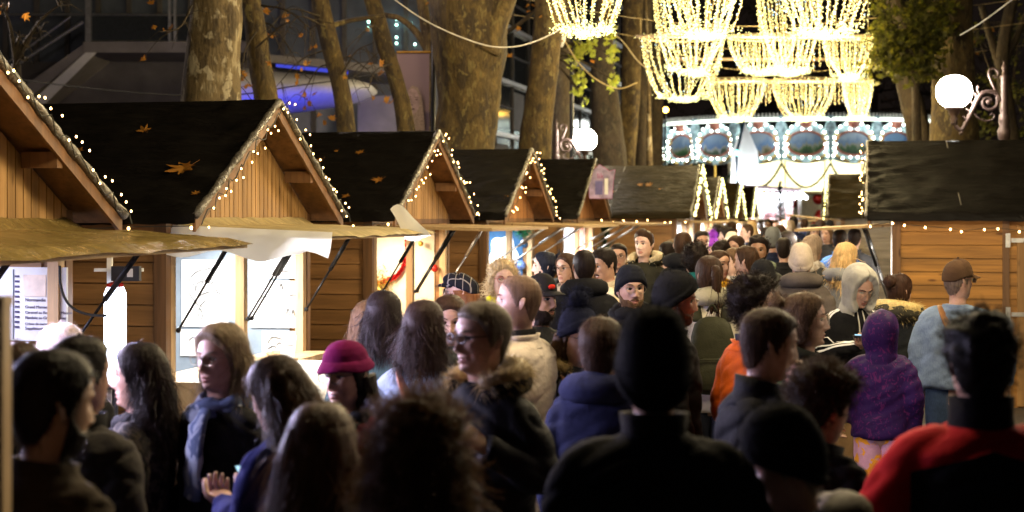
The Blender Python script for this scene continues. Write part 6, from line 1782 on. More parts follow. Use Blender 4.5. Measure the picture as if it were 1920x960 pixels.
tree('grey trunk right behind the smaller lit globe lamp', [(1146, 330, 66), (1137, 220, 58), (1130, 120, 44), (1128, -20, 42)], 36, M['bark_dark'], seed=9, flare=1.15)
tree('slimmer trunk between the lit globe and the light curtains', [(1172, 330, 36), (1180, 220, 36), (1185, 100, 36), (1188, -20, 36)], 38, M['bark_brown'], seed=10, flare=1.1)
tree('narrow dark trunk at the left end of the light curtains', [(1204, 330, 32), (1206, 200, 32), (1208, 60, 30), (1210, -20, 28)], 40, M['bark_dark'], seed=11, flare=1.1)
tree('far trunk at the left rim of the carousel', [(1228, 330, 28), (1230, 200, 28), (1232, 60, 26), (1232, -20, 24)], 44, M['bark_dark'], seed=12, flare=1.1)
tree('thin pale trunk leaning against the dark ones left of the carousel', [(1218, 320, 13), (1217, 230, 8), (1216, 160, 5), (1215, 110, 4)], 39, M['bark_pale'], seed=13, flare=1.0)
tree('leaning dark trunk left of the large globe lamp', [(1728, 280, 46), (1712, 200, 44), (1700, 150, 40), (1690, 60, 38)], 34, M['bark_dark'], seed=14, flare=1.1, group='trees right of the lane', limbs=[[(1702, 150, 24, 0), (1725, 90, 18, .2), (1740, 20, 14, .2)]])
tree('broad trunk standing straight behind the large globe lamp', [(1788, 300, 92), (1788, 200, 84), (1786, 90, 74), (1790, -20, 70)], 32, M['bark_brown'], seed=15, flare=1.1, group='trees right of the lane', twigs=[(1800, 60, 1870, 110, .2), (1810, 90, 1880, 40, .2)])
tree('dark forked tree at the right edge behind the lamp post', [(1905, 330, 30), (1888, 200, 26), (1880, 100, 24), (1900, -20, 22)], 36, M['bark_dark'], seed=17, flare=1.1, group='trees right of the lane', limbs=[[(1884, 150, 18, 0), (1860, 80, 14, .2), (1840, 10, 12, .2)], [(1882, 120, 16, 0), (1910, 60, 12, .1), (1935, 0, 10, .1)]])

def foliage(label, blobs, Z, mats, n, size, seed, stem):
    """leafy bough: leaves spread through overlapping clumps round branching twigs"""
    rg = random.Random(seed); mb = MB(); tw = MB()
    b0 = W(stem[0], stem[1], Z); o = empty('leafy_tree', (b0.x, b0.y, 0), 0, label, 'tree', 'leafy trees round the square')
    base = Vector((b0.x, b0.y, 0))
    t0 = b0 - base
    tr = MB(); tr.tube(curve_pts([(0, 0, 0), (.05, 0, t0.z * .5), t0], 14), np.linspace(.16, .07, 14), 10); tr.build('trunk', M['bark_dark'], o, smooth=True)
    for (x, y, rx, ry, k) in blobs:
        c = W(x, y, Z) - base; sx, sy = rx * Z / FPX, ry * Z / FPX
        tw.tube(curve_pts([t0, t0.lerp(c, .5) + Vector((0, 0, .15)), c], 8), np.linspace(.04, .012, 8), 5)
        for _ in range(6):
            e = c + Vector((rg.gauss(0, sx * .6), rg.gauss(0, .4), rg.gauss(0, sy * .6)))
            tw.tube([c, c.lerp(e, .5) + Vector((0, 0, .06)), e], [.012, .008, .004], 4)
            for q in range(int(n * k / 6)):
                p = c.lerp(e, rg.uniform(.2, 1.1)) + Vector((rg.gauss(0, sx * .3), rg.gauss(0, .35), rg.gauss(0, sy * .3)))
                leaf_at(mb, p, size * rg.uniform(.6, 1.2), rg, rg.choice(range(len(mats))))
    tw.build('branches', M['bark_dark'], o); mb.build('crown', mats, o)
foliage('yellow green leafy tree right of the light curtains', [(1665, 60, 25, 40, 1), (1690, 90, 40, 35, 1.6), (1715, 120, 40, 22, 1.4), (1745, 90, 30, 40, 1.3), (1680, 130, 30, 14, .7), (1720, 60, 30, 35, 1), (1660, 110, 15, 25, .6), (1760, 50, 20, 40, .8), (1655, 20, 20, 25, .6), (1700, 20, 40, 25, .9), (1650, 80, 14, 40, .7), (1770, 20, 25, 25, .7), (1735, 140, 30, 12, .5)], 31, [M['leaf_olive'], M['leaf_olive'], M['leaf_yellow']], 210, .095, 3, (1716, 130))
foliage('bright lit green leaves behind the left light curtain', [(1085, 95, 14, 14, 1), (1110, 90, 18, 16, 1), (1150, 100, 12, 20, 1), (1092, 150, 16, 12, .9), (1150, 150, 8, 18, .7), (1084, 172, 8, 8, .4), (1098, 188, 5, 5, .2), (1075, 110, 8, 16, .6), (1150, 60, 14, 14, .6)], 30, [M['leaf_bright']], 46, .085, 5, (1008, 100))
foliage('dark shrubby tree at the right edge beyond the lamp post', [(1910, 260, 22, 40, 1), (1850, 235, 18, 30, .8), (1905, 190, 20, 30, .7), (1880, 90, 25, 40, .7), (1860, 150, 20, 25, .5), (1912, 60, 18, 40, .6), (1830, 60, 20, 40, .5)], 38, [M['leaf_olive'], M['leaf_olive'], M['leaf_yellow']], 110, .085, 7, (1890, 250))
foliage('bare autumn tree with a few orange leaves at the top left', [(38, 70, 14, 14, .12), (50, 90, 8, 20, .12), (8, 20, 14, 16, .15), (75, 60, 10, 20, .06), (46, 115, 6, 14, .1), (110, 10, 30, 10, .12)], 22, [M['leaf_orange']], 40, .08, 9, (30, 120))

def bare_mass(label, x0, x1, Z, n, seed):
    """bare winter trees standing dark behind the square"""
    rg = random.Random(seed)
    for i in range(n):
        px = x0 + (x1 - x0) * (i + rg.uniform(.2, .8)) / n
        b = W(px, 0, Z + rg.uniform(-4, 6)); o = empty('bare_tree', (b.x, b.y, 0), 0, '%s' % label, 'tree', 'bare trees in the dark behind the carousel')
        mb = MB(); H = rg.uniform(12, 17); mb.tube(curve_pts([(0, 0, 0), (rg.uniform(-.4, .4), 0, H * .5), (rg.uniform(-1, 1), 0, H)], 16), np.linspace(.34, .06, 16), 9); mb.build('trunk', M['bark_dark'], o, smooth=True)
        cr = MB()
        for k in range(26):
            z = H * rg.uniform(.3, .95); a = rg.uniform(0, 2 * PI); L = rg.uniform(1.5, 4)
            e = Vector((math.cos(a) * L, math.sin(a) * L, z + rg.uniform(.5, 2.2))); cr.tube(curve_pts([(0, 0, z), (e.x * .5, e.y * .5, z + .2), e], 7), np.linspace(.07, .015, 7), 5)
            for _ in range(5):
                s_ = Vector((0, 0, z)).lerp(e, rg.uniform(.4, 1)); t = s_ + Vector((rg.gauss(0, .7), rg.gauss(0, .7), rg.uniform(-.2, 1))); cr.tube([s_, t], [.02, .008], 4)
                for _ in range(5): leaf_at(cr, t + Vector((rg.gauss(0, .3), rg.gauss(0, .3), rg.gauss(0, .3))), .12, rg, 1)
        cr.build('crown', [M['bark_dark'], M['leaf_olive']], o)
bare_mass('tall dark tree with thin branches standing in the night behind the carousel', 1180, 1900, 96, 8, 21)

# ================================================================== street lamps
M['iron'] = plain('cast_iron', (.075, .048, .042), .45, .3, var=.2)
def lamp(label, px, py, Zl, arm, power, dia=.45, hp=None):
    """cast-iron post with a scrolled bracket carrying a lit globe; arm: +x offset of the globe from the post"""
    g = W(px, py, Zl); bx = g.x - arm
    o = empty('street_lamp', (bx, g.y, 0), 0, label, 'street lamp', 'globe street lamps')
    top = g.z + .28
    sg = 1 if arm > 0 else -1; A = abs(arm)
    mb = MB(); k = dia / .45
    mb.lathe([(.14, 0), (.14, .25), (.1, .32), (.085, .9), (.10, .95), (.06, 1.02), (.052, g.z - .62), (.075, g.z - .60), (.08, g.z - .5), (.055, g.z - .44), (.07, g.z - .38), (.062, g.z - .30), (.045, g.z - .28), (.058, g.z - .24), (.05, g.z - .2),
              (.042, g.z + .18), (.05, g.z + .20), (.03, g.z + .22), (.022, g.z + .27), (.034, g.z + .30), (.03, g.z + .335), (.012, g.z + .35), (.016, g.z + .375), (.003, g.z + .40)], n=18)
    mb.build('post', M['iron'], o, smooth=True)
    br = MB(); zz = g.z
    S = lambda u, v: (sg * u, 0, zz + v)
    # main S scroll from the post down and out to the globe seat
    main = [S(.05, -.12), S(.10, -.02), S(.22, .0), S(.32, -.06), S(.40, -.22), S(.48, -.38), S(A * .86, -.49), S(A * .98, -.43), S(A, -.32)]
    br.tube(curve_pts(main, 40), np.interp(np.linspace(0, 1, 40), [0, .3, .7, 1], [.024, .03, .026, .026]), 10)
    sp = []
    for t in np.linspace(0, 1, 40):
        a = 1.9 * PI * 1.25 * t + 2.6; r = .125 * (1 - .78 * t); sp.append(S(.20 + math.cos(a) * r, -.13 + math.sin(a) * r * 1.0))
    br.tube(sp, np.linspace(.022, .012, 40), 8); br.ball(S(.20, -.13), .035, 12, 8)
    cr = [S(.06, -.08), S(.13, .06), S(.19, .2), S(.19, .27), S(.14, .30), S(.09, .27), S(.08, .21), S(.11, .18), S(.135, .21)]
    br.tube(curve_pts(cr, 34), np.linspace(.018, .011, 34), 8)
    lf = [S(.05, -.27), S(.12, -.33), S(.2, -.36), S(.24, -.34), S(.25, -.3), S(.22, -.29)]
    lf = [S(.42, -.20), S(.36, -.31), S(.26, -.37), S(.16, -.36), S(.12, -.31), S(.15, -.28), S(.18, -.3)]
    br.tube(curve_pts(lf, 24), np.linspace(.012, .007, 24), 7)
    for t in (.42, .5, .58, .66):
        c = Vector(curve_pts(main, 40)[int(t * 39)]); br.tube([c, c + Vector((sg * .02, 0, .07)), c + Vector((sg * .05, 0, .09))], [.02, .012, .003], 6)
    br.tube([S(.30, -.06), S(.345, .03), S(.335, .06)], [.016, .012, .008], 6); br.ball(S(.335, .06), .02, 8, 6)
    br.ball(S(A * .86, -.53), .03, 8, 6)
    br.build('bracket', M['iron'], o, smooth=True)
    st = MB(); st.lathe([(.03, -.42), (.05, -.40), (.03, -.37), (.055, -.35), (.032, -.32), (.06, -.29), (.07, -.24), (.12, -.215), (.11, -.19), (.05, -.18)], c=(sg * A, 0, zz), n=18); st.build('socket', M['iron'], o, smooth=True)
    gl = MB(); gl.lathe([(.10, -.19)] + [(dia / 2 * math.cos(q) ** .8, dia / 2 * .92 * math.sin(q)) for q in np.linspace(-1.05, 1.35, 16)] + [(.02, dia / 2 * .93)], c=(sg * A, 0, zz), n=28)
    gl.build('globe', emit('lit_globe', (1, .93, .82), power, 'AUTO'), o, smooth=True)
lamp('large lit globe lamp on a scrolled iron bracket at the upper right', 1789, 172, 20.5, -.64, 85)
lamp('smaller lit globe lamp on a scrolled bracket among the tree trunks', 1097, 262, 31, .56, 90)

# ================================================================== light curtains over the lane
def chandelier(label, cx, bot, top, hw, Z, seed, closed=False, dens=1.0, flat=.55):
    rg = random.Random(seed)
    c = W(cx, bot, Z); tz = W(cx, top, Z).z; r = hw * Z / FPX; H = tz - c.z
    o = empty('light_curtain', c, 0, label, 'light curtain', 'draped light curtains hung over the lane')
    w = MB(); b = MB(); b2 = MB(); n = 24
    hoop = [(math.cos(q) * r, math.sin(q) * r, H) for q in np.linspace(0, 2 * PI, 33)]
    h = MB(); h.tube(hoop, .012, 6); h.build('hoop', M['wire_brass'], o)
    step = .038 / dens
    for i in range(n):
        a = 2 * PI * (i + rg.uniform(-.2, .2)) / n
        rb = r * rg.uniform(.08, .62)
        P = []
        for t in np.linspace(0, 1, 16):
            q = r + (rb - r) * (t ** 2.1)
            P.append((math.cos(a) * q, math.sin(a) * q, H * (1 - t) + .38 * r * (rb / r) ** 2 * t * t))
        w.tube(P, .004, 4)
        L = H + (r - rb); k = int(L / step)
        for j in range(k):
            t = (j + rg.uniform(-.3, .3)) / k; t = min(max(t, 0), 1); u = t * 15; i0 = min(int(u), 14); f = u - i0
            p = Vector(P[i0]).lerp(Vector(P[i0 + 1]), f)
            d = Vector((rg.gauss(0, 1), rg.gauss(0, 1), rg.gauss(0, .55))).normalized()
            (b2 if rg.random() < .07 else b).octa(p + d * .020, .0055, .014, d)
        for j in range(int(22 * dens)):                                   # the gathered end
            d = Vector((rg.gauss(0, 1), rg.gauss(0, 1), rg.gauss(0, .5))).normalized()
            p = Vector(P[-1]) + Vector((rg.gauss(0, .05), rg.gauss(0, .05), rg.uniform(-.02, .09)))
            b.octa(p, .0055, .014, d)
    w.build('strands', M['wire_brass'], o); q = b.build('bulbs', M['bulb_curtain'], o); q['kind'] = 'stuff'; q = b2.build('cool_bulbs', M['bulb_cool'], o); q['kind'] = 'stuff'
    return o, c, H
CH = []
for args in [('nearest light bowl at the left, in front of the leaves', 1097, 70, -150, 88, 20, 1), ('middle bowl of the nearest light row', 1318, 74, -150, 92, 20, 2), ('right bowl of the nearest light row', 1545, 72, -150, 96, 20, 3),
             ('left bowl of the second light row', 1300, 142, -20, 74, 26, 4), ('middle bowl of the second light row', 1480, 142, -20, 60, 26, 5),
             ('low left bowl of the third light row', 1280, 192, 70, 76, 32, 6), ('middle bowl of the third light row', 1428, 142, 70, 62, 32, 7), ('right bowl of the third light row', 1590, 150, 70, 46, 32, 8),
             ('left bowl of the farthest light row above the carousel', 1380, 228, 150, 54, 38, 9), ('middle bowl of the farthest light row above the carousel', 1506, 228, 150, 58, 38, 10), ('right bowl of the farthest light row above the carousel', 1608, 226, 150, 28, 38, 11)]:
    CH.append(chandelier(*args))
def straight(label, x0, x1, top, bot, Z, gap, seed):
    rg = random.Random(seed); a, b = W(x0, top, Z), W(x1, top, Z); zb = W(0, bot, Z).z; L = (b - a).length; H = a.z - zb
    o = empty('light_curtain', (a + b) / 2, 0, label, 'light curtain', 'draped light curtains hung over the lane')
    w = MB(); q = MB(); q2 = MB(); n = int(L / (gap * Z / FPX))
    for i in range(n):
        x = -L / 2 + L * (i + rg.uniform(.3, .7)) / n; h = H * (.86 + .14 * math.sin(i * .9) + rg.uniform(-.06, .06)); y = rg.uniform(-.12, .12)
        w.tube([(x, y, 0), (x + rg.uniform(-.01, .01), y, -h)], .004, 4)
        for j in range(int(h / .042)):
            d = Vector((rg.gauss(0, 1), rg.gauss(0, 1), rg.gauss(0, .55))).normalized()
            (q2 if rg.random() < .08 else q).octa(Vector((x, y, -h * (j + rg.random()) / int(h / .042))) + d * .02, .0055, .014, d)
    w.build('strands', M['wire_brass'], o); q.build('bulbs', M['bulb_curtain'], o)['kind'] = 'stuff'; q2.build('cool_bulbs', M['bulb_cool'], o)['kind'] = 'stuff'
straight('straight light fringe hanging from the lowest bar above the carousel', 1325, 1635, 152, 196, 38, 6.5, 31)
straight('straight light fringe hanging from the long lit bar', 1380, 1636, 70, 142, 32.4, 13, 32)
straight('straight light strings at the top right of the light rows', 1448, 1640, -30, 66, 23, 15, 33)
def light_bar(label, x0, x1, y, Z, lit=True, seed=0, x2=None):
    a, b = W(x0, y, Z), W(x1, y, Z); rg = random.Random(seed)
    o = empty('light_bar', (a + b) / 2, 0, label, 'light bar', 'bars carrying the light curtains'); L = (b - a).length
    mb = MB(); mb.tube([(-L / 2, 0, 0), (L / 2, 0, 0)], .035, 10); mb.build('bar', M['bar'], o, smooth=True)
    mb = MB(); mb.tube([(-L / 2 + .1, 0, 0), (-L / 2 + .1, 0, .35)], .006, 5); mb.tube([(L / 2 - .1, 0, 0), (L / 2 - .1, 0, .35)], .006, 5); mb.tube(curve_pts([(-L / 2 - 3.5, .2, 1.0), (-L / 2 + .1, 0, .35), (0, 0, .2), (L / 2 - .1, 0, .35), (L / 2 + 4, .2, .9)], 40), .006, 5); mb.build('suspension_wire', M['wire_brass'], o)
    if lit:
        b_ = MB()
        for i in range(int(L / .016)):
            d = Vector((rg.gauss(0, .5), rg.gauss(0, 1), rg.gauss(0, 1))).normalized(); b_.octa(Vector((rg.uniform(-L / 2, L / 2), 0, 0)) + d * rg.uniform(.03, .09), .006, .015, d)
        q = b_.build('bulbs', M['bulb_curtain'], o); q['kind'] = 'stuff'
M['bar'] = plain('painted_bar', (.55, .4, .25), .5, bmp=0)
light_bar('lit bar wound with bulbs above the third light row', 1192, 1637, 68, 32, True, 1)
light_bar('bare horizontal bar between the light rows', 1262, 1636, 111, 35, False, 2)
light_bar('lowest lit bar just above the carousel', 1320, 1637, 151, 38, True, 3)

# ================================================================== wires
def wire(label, pts, Z, r=.009, mat='wire_brass', cat='cable'):
    P = curve_pts([W(x, y, Z + dz) for x, y, dz in pts], 40); mb = MB(); mb.tube(P, r, 6); tag(mb.build('cable', M[mat], smooth=True), label, cat)
wire('pale cable sagging across the massive plane tree', [(700, -30, 0), (800, 40, 0), (900, 82, 0), (960, 88, 0), (1010, 75, 0), (1060, 50, 0)], 22, .009, 'pale_cable' if 'pale_cable' in M else 'white')
wire('pale cable looping down past the trunk to the light rows', [(1055, 70, 0), (1085, 118, 0), (1120, 150, 0), (1160, 166, 0), (1195, 155, 0)], 29, .012, 'wire_brass')
wire('second pale cable between the trunks and the light bar', [(1120, 40, 0), (1165, 75, 0), (1200, 118, 0), (1235, 140, 0)], 31, .012)
wire('dark cable crossing behind the leaning trunks', [(-20, 140, 0), (120, 160, 0), (300, 177, 0), (440, 178, 0), (560, 160, 0), (640, 150, 0), (730, 135, 0)], 26, .012, 'wire')
wire('pale cable slanting down at the top right corner', [(1960, -50, 0), (1890, 5, 0), (1840, 42, 0), (1800, 66, 0)], 24, .009, 'white')
p = W(1049, 77, 28); mb = MB(); mb.lathe([(.02, -.09), (.085, -.085), (.10, .06), (.09, .10), (.02, .11)], n=16); o = mb.build('loudspeaker', M['white'], None, p, smooth=True); o.rotation_euler = (.3, .25, 0); tag(o, 'small white loudspeaker can fixed high on the straight plane tree', 'loudspeaker')
p = W(1072, 0, 33); mb = MB(); mb.tube([(0, 0, 0), (0, 0, 9)], [.05, .035], 8); tag(mb.build('pole', M['blackmetal'], None, (p.x, p.y, 0)), 'thin dark pole between the trunks near the smaller lamp', 'pole')

# ================================================================== portrait banner
Z = 26; a, b = W(744, 99, Z), W(805, 245, Z)
o = empty('banner', (W(812, 0, Z).x, Z, 0), 0, 'mauve portrait banner hanging from a dark pole', 'banner'); bx = o.location.x
mb = MB(); mb.tube([(0, 0, 0), (0, 0, W(0, -60, Z).z)], .04, 10); mb.build('pole', M['blackmetal'], o, smooth=True)
mb = MB(); mb.tube([(a.x - bx, 0, a.z + .01), (0, 0, a.z + .01)], .016, 8); mb.tube([(a.x - bx, 0, 1.4), (0, 0, 1.4)], .016, 8); mb.build('crossbar', plain('orange_bar', (.6, .3, .03), .4), o)
zb = 1.42; n = 14; vs = []
for j in range(25):
    z = a.z + (zb - a.z) * j / 24
    for i in range(n + 1):
        u = i / n; vs.append((a.x - bx + (b.x - a.x) * u, .02 * math.sin(u * 9 + j * .3) * (j / 24), z))
mb = MB(); mb.add(vs, [(j * (n + 1) + i, j * (n + 1) + i + 1, (j + 1) * (n + 1) + i + 1, (j + 1) * (n + 1) + i) for j in range(24) for i in range(n)])
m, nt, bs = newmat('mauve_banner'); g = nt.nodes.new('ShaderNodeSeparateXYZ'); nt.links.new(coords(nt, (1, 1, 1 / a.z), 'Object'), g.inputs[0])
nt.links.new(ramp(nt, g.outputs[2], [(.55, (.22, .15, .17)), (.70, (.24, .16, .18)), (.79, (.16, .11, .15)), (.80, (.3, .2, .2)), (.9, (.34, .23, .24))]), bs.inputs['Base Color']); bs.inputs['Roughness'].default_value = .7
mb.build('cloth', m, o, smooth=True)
Yb = -.026
def flat(poly, name, mat, y=Yb):
    q = MB(); pts = [W(x, y_, Z) - o.location for x, y_ in poly]; q.prism([(v.x, v.z) for v in pts], lambda u, v: (u, y - .001, v), lambda u, v: (u, y, v)); return q.build(name, mat, o)
ell = lambda cx, cy, rx, ry, n=24: [(cx + rx * math.cos(q), cy + ry * math.sin(q)) for q in np.linspace(0, 2 * PI, n, endpoint=False)]
flat([(757, 245), (760, 200), (764, 172), (773, 160), (783, 164), (790, 180), (794, 205), (797, 245)], 'printed_hair', plain('printed_hair', (.42, .3, .22), .7, var=.4, scale=40))
flat(ell(774, 190, 13, 24), 'printed_face', plain('printed_face', (.5, .34, .3), .7), Yb - .003)
for x, y, rx, ry in [(768, 186, 3, 1.2), (781, 187, 3, 1.2), (774, 205, 4.5, 1.8), (773, 197, 1.8, 1), (768, 182, 4, .8), (781, 183, 4, .8)]:
    flat(ell(x, y, rx, ry, 12), 'printed_feature', plain('printed_dark', (.16, .09, .09), .7), Yb - .006)

# ================================================================== buildings on the left
M['concrete'] = plain('grey_concrete', (.24, .22, .21), .8, var=.15, scale=3); M['conc_dark'] = plain('dark_concrete', (.12, .11, .11), .85, var=.25, scale=2)
M['glassdark'] = plain('dark_glazing', (.03, .035, .04), .12, var=.2, spec=.6, bmp=0); M['curtainwall'] = plain('grey_glazing', (.11, .13, .17), .25, var=.3, scale=1.5, spec=.6, bmp=0)
Z = 40
def wx(px, Z=Z): return (px - CX) * Z / FPX
def wz(py, Z=Z): return CAMZ - (py - HY) * Z / FPX
o = empty('concrete_building', (wx(180), Z, 0), 0, 'dark concrete building with terrace railing and a ramp at the upper left', 'building'); ox = wx(180)
mb = MB(); mb.box(((wx(820) + wx(-300)) / 2 - ox, 3.2, 6), (wx(820) - wx(-300), .3, 14)); mb.build('facade', M['curtainwall'], o)
for px in list(range(-60, 760, 62)):
    mb = MB(); mb.box((wx(px) - ox, 3.0, 6.5), (.12 if px % 124 else .3, .14, 12)); mb.build('mullion', M['concrete'] if px % 124 == 0 else M['conc_dark'], o)
mb = MB(); z0, z1 = wz(100), wz(80)
mb.box(((wx(160) + wx(470)) / 2 - ox, 1.4, (z0 + z1) / 2), (wx(470) - wx(160), 3.2, z1 - z0)); mb.build('terrace_slab', M['concrete'], o)
mb = MB(); q = [(wx(165) - ox, wz(80)), (wx(165) - ox, wz(100)), (wx(-40) - ox, wz(262)), (wx(-40) - ox, wz(225))]
mb.prism(q, lambda u, v: (u, -.15, v), lambda u, v: (u, 2.8, v)); mb.build('ramp', M['concrete'], o)
mb = MB(); q = [(wx(185) - ox, wz(100)), (wx(165) - ox, wz(100)), (wx(60) - ox, wz(195)), (wx(90) - ox, wz(195))]
mb.prism(q, lambda u, v: (u, -.22, v), lambda u, v: (u, -.17, v)); mb.build('ramp_soffit', M['white'], o)
mb = MB(); mb.box(((wx(-20) + wx(500)) / 2 - ox, 2.4, wz(250)), (wx(500) - wx(-20), .3, 2 * (wz(100) - wz(250)))); mb.build('recess_wall', M['conc_dark'], o)
ra = MB(); pn = MB()
ra.tube([(wx(165) - ox, -.1, wz(28)), (wx(470) - ox, -.1, wz(30))], .03, 8); ra.tube([(wx(165) - ox, -.1, wz(78)), (wx(470) - ox, -.1, wz(78))], .02, 8); ra.tube([(wx(-40) - ox, -.1, wz(28)), (wx(165) - ox, -.1, wz(28))], .03, 8)
ra.tube([(wx(-40) - ox, -.12, wz(160)), (wx(135) - ox, -.12, wz(32))], .03, 8); ra.tube([(wx(40) - ox, -.12, wz(118)), (wx(158) - ox, -.12, wz(42))], .05, 8)
for px in (168, 320, 330, 470): ra.box((wx(px) - ox, -.1, wz(30)), (.14 if px < 300 else .06, .1, 1.4))
ra.build('railing', M['steel'], o)
pn.box(((wx(165) + wx(470)) / 2 - ox, -.06, (wz(30) + wz(78)) / 2), (wx(470) - wx(165), .012, wz(30) - wz(78))); pn.build('glass_panel', M['glassdark'], o)
for px, y in [(672, 15), (672, 27), (728, 10), (728, 21), (728, 46), (728, 58), (745, 18), (757, 19), (755, 23), (765, 60)]:
    mb = MB(); mb.ball((wx(px) - ox, 2.85, wz(y)), .03, 6, 4); mb.build('small_light', emit('teal_light', (.5, 1, .85), 9, 'NONE'), o)
# curved canopy with blue lighting
Zc = 32; o = empty('curved_canopy', (wx(560, Zc), Zc, 0), 0, 'white curved canopy glowing blue underneath, behind the leaning trunks', 'canopy'); ox = wx(560, Zc)
rings = []
for px, yt, yb in [(380, 108, 215), (430, 118, 212), (500, 126, 206), (560, 132, 199), (620, 138, 190), (660, 142, 181), (685, 149, 171), (693, 156, 164)]:
    x = wx(px, Zc) - ox; zt, zb_ = wz(yt, Zc), wz(yb, Zc); zc, hz = (zt + zb_) / 2, (zt - zb_) / 2
    rings.append([(x, math.cos(q) * 1.6 * (1 - max(0, (px - 640) / 90)) + 1.2, zc + hz * np.sign(math.sin(q)) * abs(math.sin(q)) ** .7) for q in np.linspace(0, 2 * PI, 28, endpoint=False)])
mb = MB(); mb.loft(rings); mb.build('shell', plain('grey_render', (.5, .49, .48), .6, var=.1), o, smooth=True)
rings = []
for px, yt, yb in [(480, 92, 107), (580, 101, 116), (700, 112, 128), (745, 120, 136)]:
    x = wx(px, Zc) - ox; rings.append([(x, 1.0, wz(yt, Zc)), (x, 4, wz(yt, Zc)), (x, 4, wz(yb, Zc)), (x, 1.0, wz(yb, Zc))])
mb = MB(); mb.loft(rings); mb.build('terrace_edge', M['concrete'], o)
mb = MB(); mb.tube([(wx(500, Zc) - ox, 1.3, wz(110, Zc)), (wx(640, Zc) - ox, 1.3, wz(125, Zc))], .045, 8); mb.build('blue_strip', emit('blue_strip', (.10, .12, 1), .45), o)
mb = MB(); mb.box((wx(700, Zc) - ox, 2.2, 1.8), (wx(745, Zc) - wx(650, Zc), .3, wz(165, Zc) * 2 - 3.6 + .0)); mb.build('side_wall', M['concrete'], o)
mb = MB(); mb.tube([(wx(600, Zc) - ox, -.6, 2.6), (wx(460, Zc) - ox, -.6, 2.7)], .05, 8); mb.build('uplight', emit('blue_uplight', (.05, .06, 1), 1.5), o)
l = bpy.data.lights.new('canopy_uplight', 'AREA'); l.energy = 48; l.color = (.02, .035, 1); l.size = 2.5; l.size_y = .5; l.shape = 'RECTANGLE'
q = bpy.data.objects.new('canopy_uplight', l); C.objects.link(q); q.location = (wx(520, Zc), Zc - .9, 2.75); q.rotation_euler = (R(180) - .25, 0, 0)
# glazed office block along the lane
ob = Vector((-.4, 50, 0)); o = empty('office_building', ob, -LANE, 'dark glazed office block with pale horizontal bands between the trunks', 'building')
mb = MB(); mb.box((-1.5, 10, 9), (3, 28, 18)); mb.build('facade', M['glassdark'], o)
M['band'] = plain('pale_metal_band', (.75, .75, .8), .45, .2)
for z in (4.6, 6.3, 8.05, 9.8, 11.6):
    mb = MB(); mb.box((.06, 10, z), (.14, 28, .13)); mb.build('band', M['band'], o)
for z in (5.5, 7.2, 8.9):
    mb = MB(); mb.box((.03, 10, z), (.06, 28, .05)); mb.build('rail', M['conc_dark'], o)
for i in range(12):
    mb = MB(); mb.box((.02, -3 + i * 2.4, 9), (.08, .08, 18)); mb.build('mullion', M['conc_dark'], o)
for i, (y, z) in enumerate([(-2, 5.45), (2.5, 5.45), (5, 5.45), (7.3, 7.1), (.2, 3.7), (9, 3.7)]):
    mb = MB(); mb.box((.05, y, z), (.05, 1.5, 1.2)); mb.build('blind', M['concrete'], o)
mb = MB(); mb.box((.4, 10, 3.9), (.9, 28, .35)); mb.build('low_wall', M['concrete'], o)
M['amber'] = emit('amber_lamp', (1, .55, .08), 26)
for px, py, Zz, r, lb in [(906, 226, 46, .09, 'small amber lamp shining beside the massive trunk'), (972, 250, 60, .05, 'faint amber light low on the glazed block'), (1248, 206, 60, .10, 'amber street light seen just left of the light bowls'), (1187, 210, 60, .09, 'amber light glowing between two trunks')]:
    p = W(px, py, Zz); o = empty('distant_lamp', (p.x, p.y, 0), 0, lb, 'lamp', 'amber lamps in the background')
    mb = MB(); mb.ball((0, 0, p.z), r, 12, 8); mb.build('bulb', M['amber'], o, smooth=True)
    mb = MB(); mb.tube([(.0, .12, 0), (0, .12, p.z), (0, 0, p.z + .1)], .04, 8); mb.build('pole', M['blackmetal'], o)

# ================================================================== carousel
Zc = 78; cx = wx(1500, Zc); o = empty('carousel', (cx, Zc, 0), 0, 'large lit carousel with painted medallions at the end of the lane', 'carousel'); rad = 7.35
M['car_blue'] = plain('pale_blue_board', (.3, .42, .48), .5, var=.7, scale=5); M['car_white'] = plain('cream_board', (.7, .66, .6), .5, var=.2, scale=4); M['car_gold'] = plain('gold_relief', (.5, .33, .1), .4, .3, var=.4, scale=6)
M['car_roof'] = plain('dark_canopy', (.05, .055, .06), .6); M['car_red'] = plain('brown_crest', (.3, .1, .07), .5, var=.4, scale=5)
def landscape(i):
    m, nt, bs = newmat('painted_landscape'); f = noise_tex(nt, coords(nt, (1.4, 1.4, .5)), 2.1 + i * .17, 4, .6, .4)
    sp = nt.nodes.new('ShaderNodeSeparateXYZ'); nt.links.new(coords(nt), sp.inputs[0])
    a = nt.nodes.new('ShaderNodeMath'); a.operation = 'MULTIPLY_ADD'; a.inputs[1].default_value = .8; a.inputs[2].default_value = -4.02 + .06 * i; nt.links.new(sp.outputs[2], a.inputs[0])
    b = nt.nodes.new('ShaderNodeMath'); b.operation = 'MULTIPLY_ADD'; b.inputs[1].default_value = .9; nt.links.new(f, b.inputs[0]); nt.links.new(a.outputs[0], b.inputs[2])
    c = [[(.01, .035, .012), (.03, .09, .025), (.2, .2, .15), (.10, .17, .3), (.24, .32, .42)], [(.012, .03, .012), (.02, .06, .02), (.3, .3, .29), (.06, .15, .36), (.14, .25, .42)], [(.03, .06, .02), (.12, .1, .05), (.26, .24, .18), (.1, .2, .4), (.25, .32, .42)]][i % 3]
    nt.links.new(ramp(nt, b.outputs[0], [(.3, c[0]), (.46, c[1]), (.56, c[2]), (.66, c[3]), (.9, c[4])]), bs.inputs['Base Color']); bs.inputs['Roughness'].default_value = .5
    return m
LS = [landscape(i) for i in range(3)]
NP = 22; zlo, zhi = 4.55, 6.15
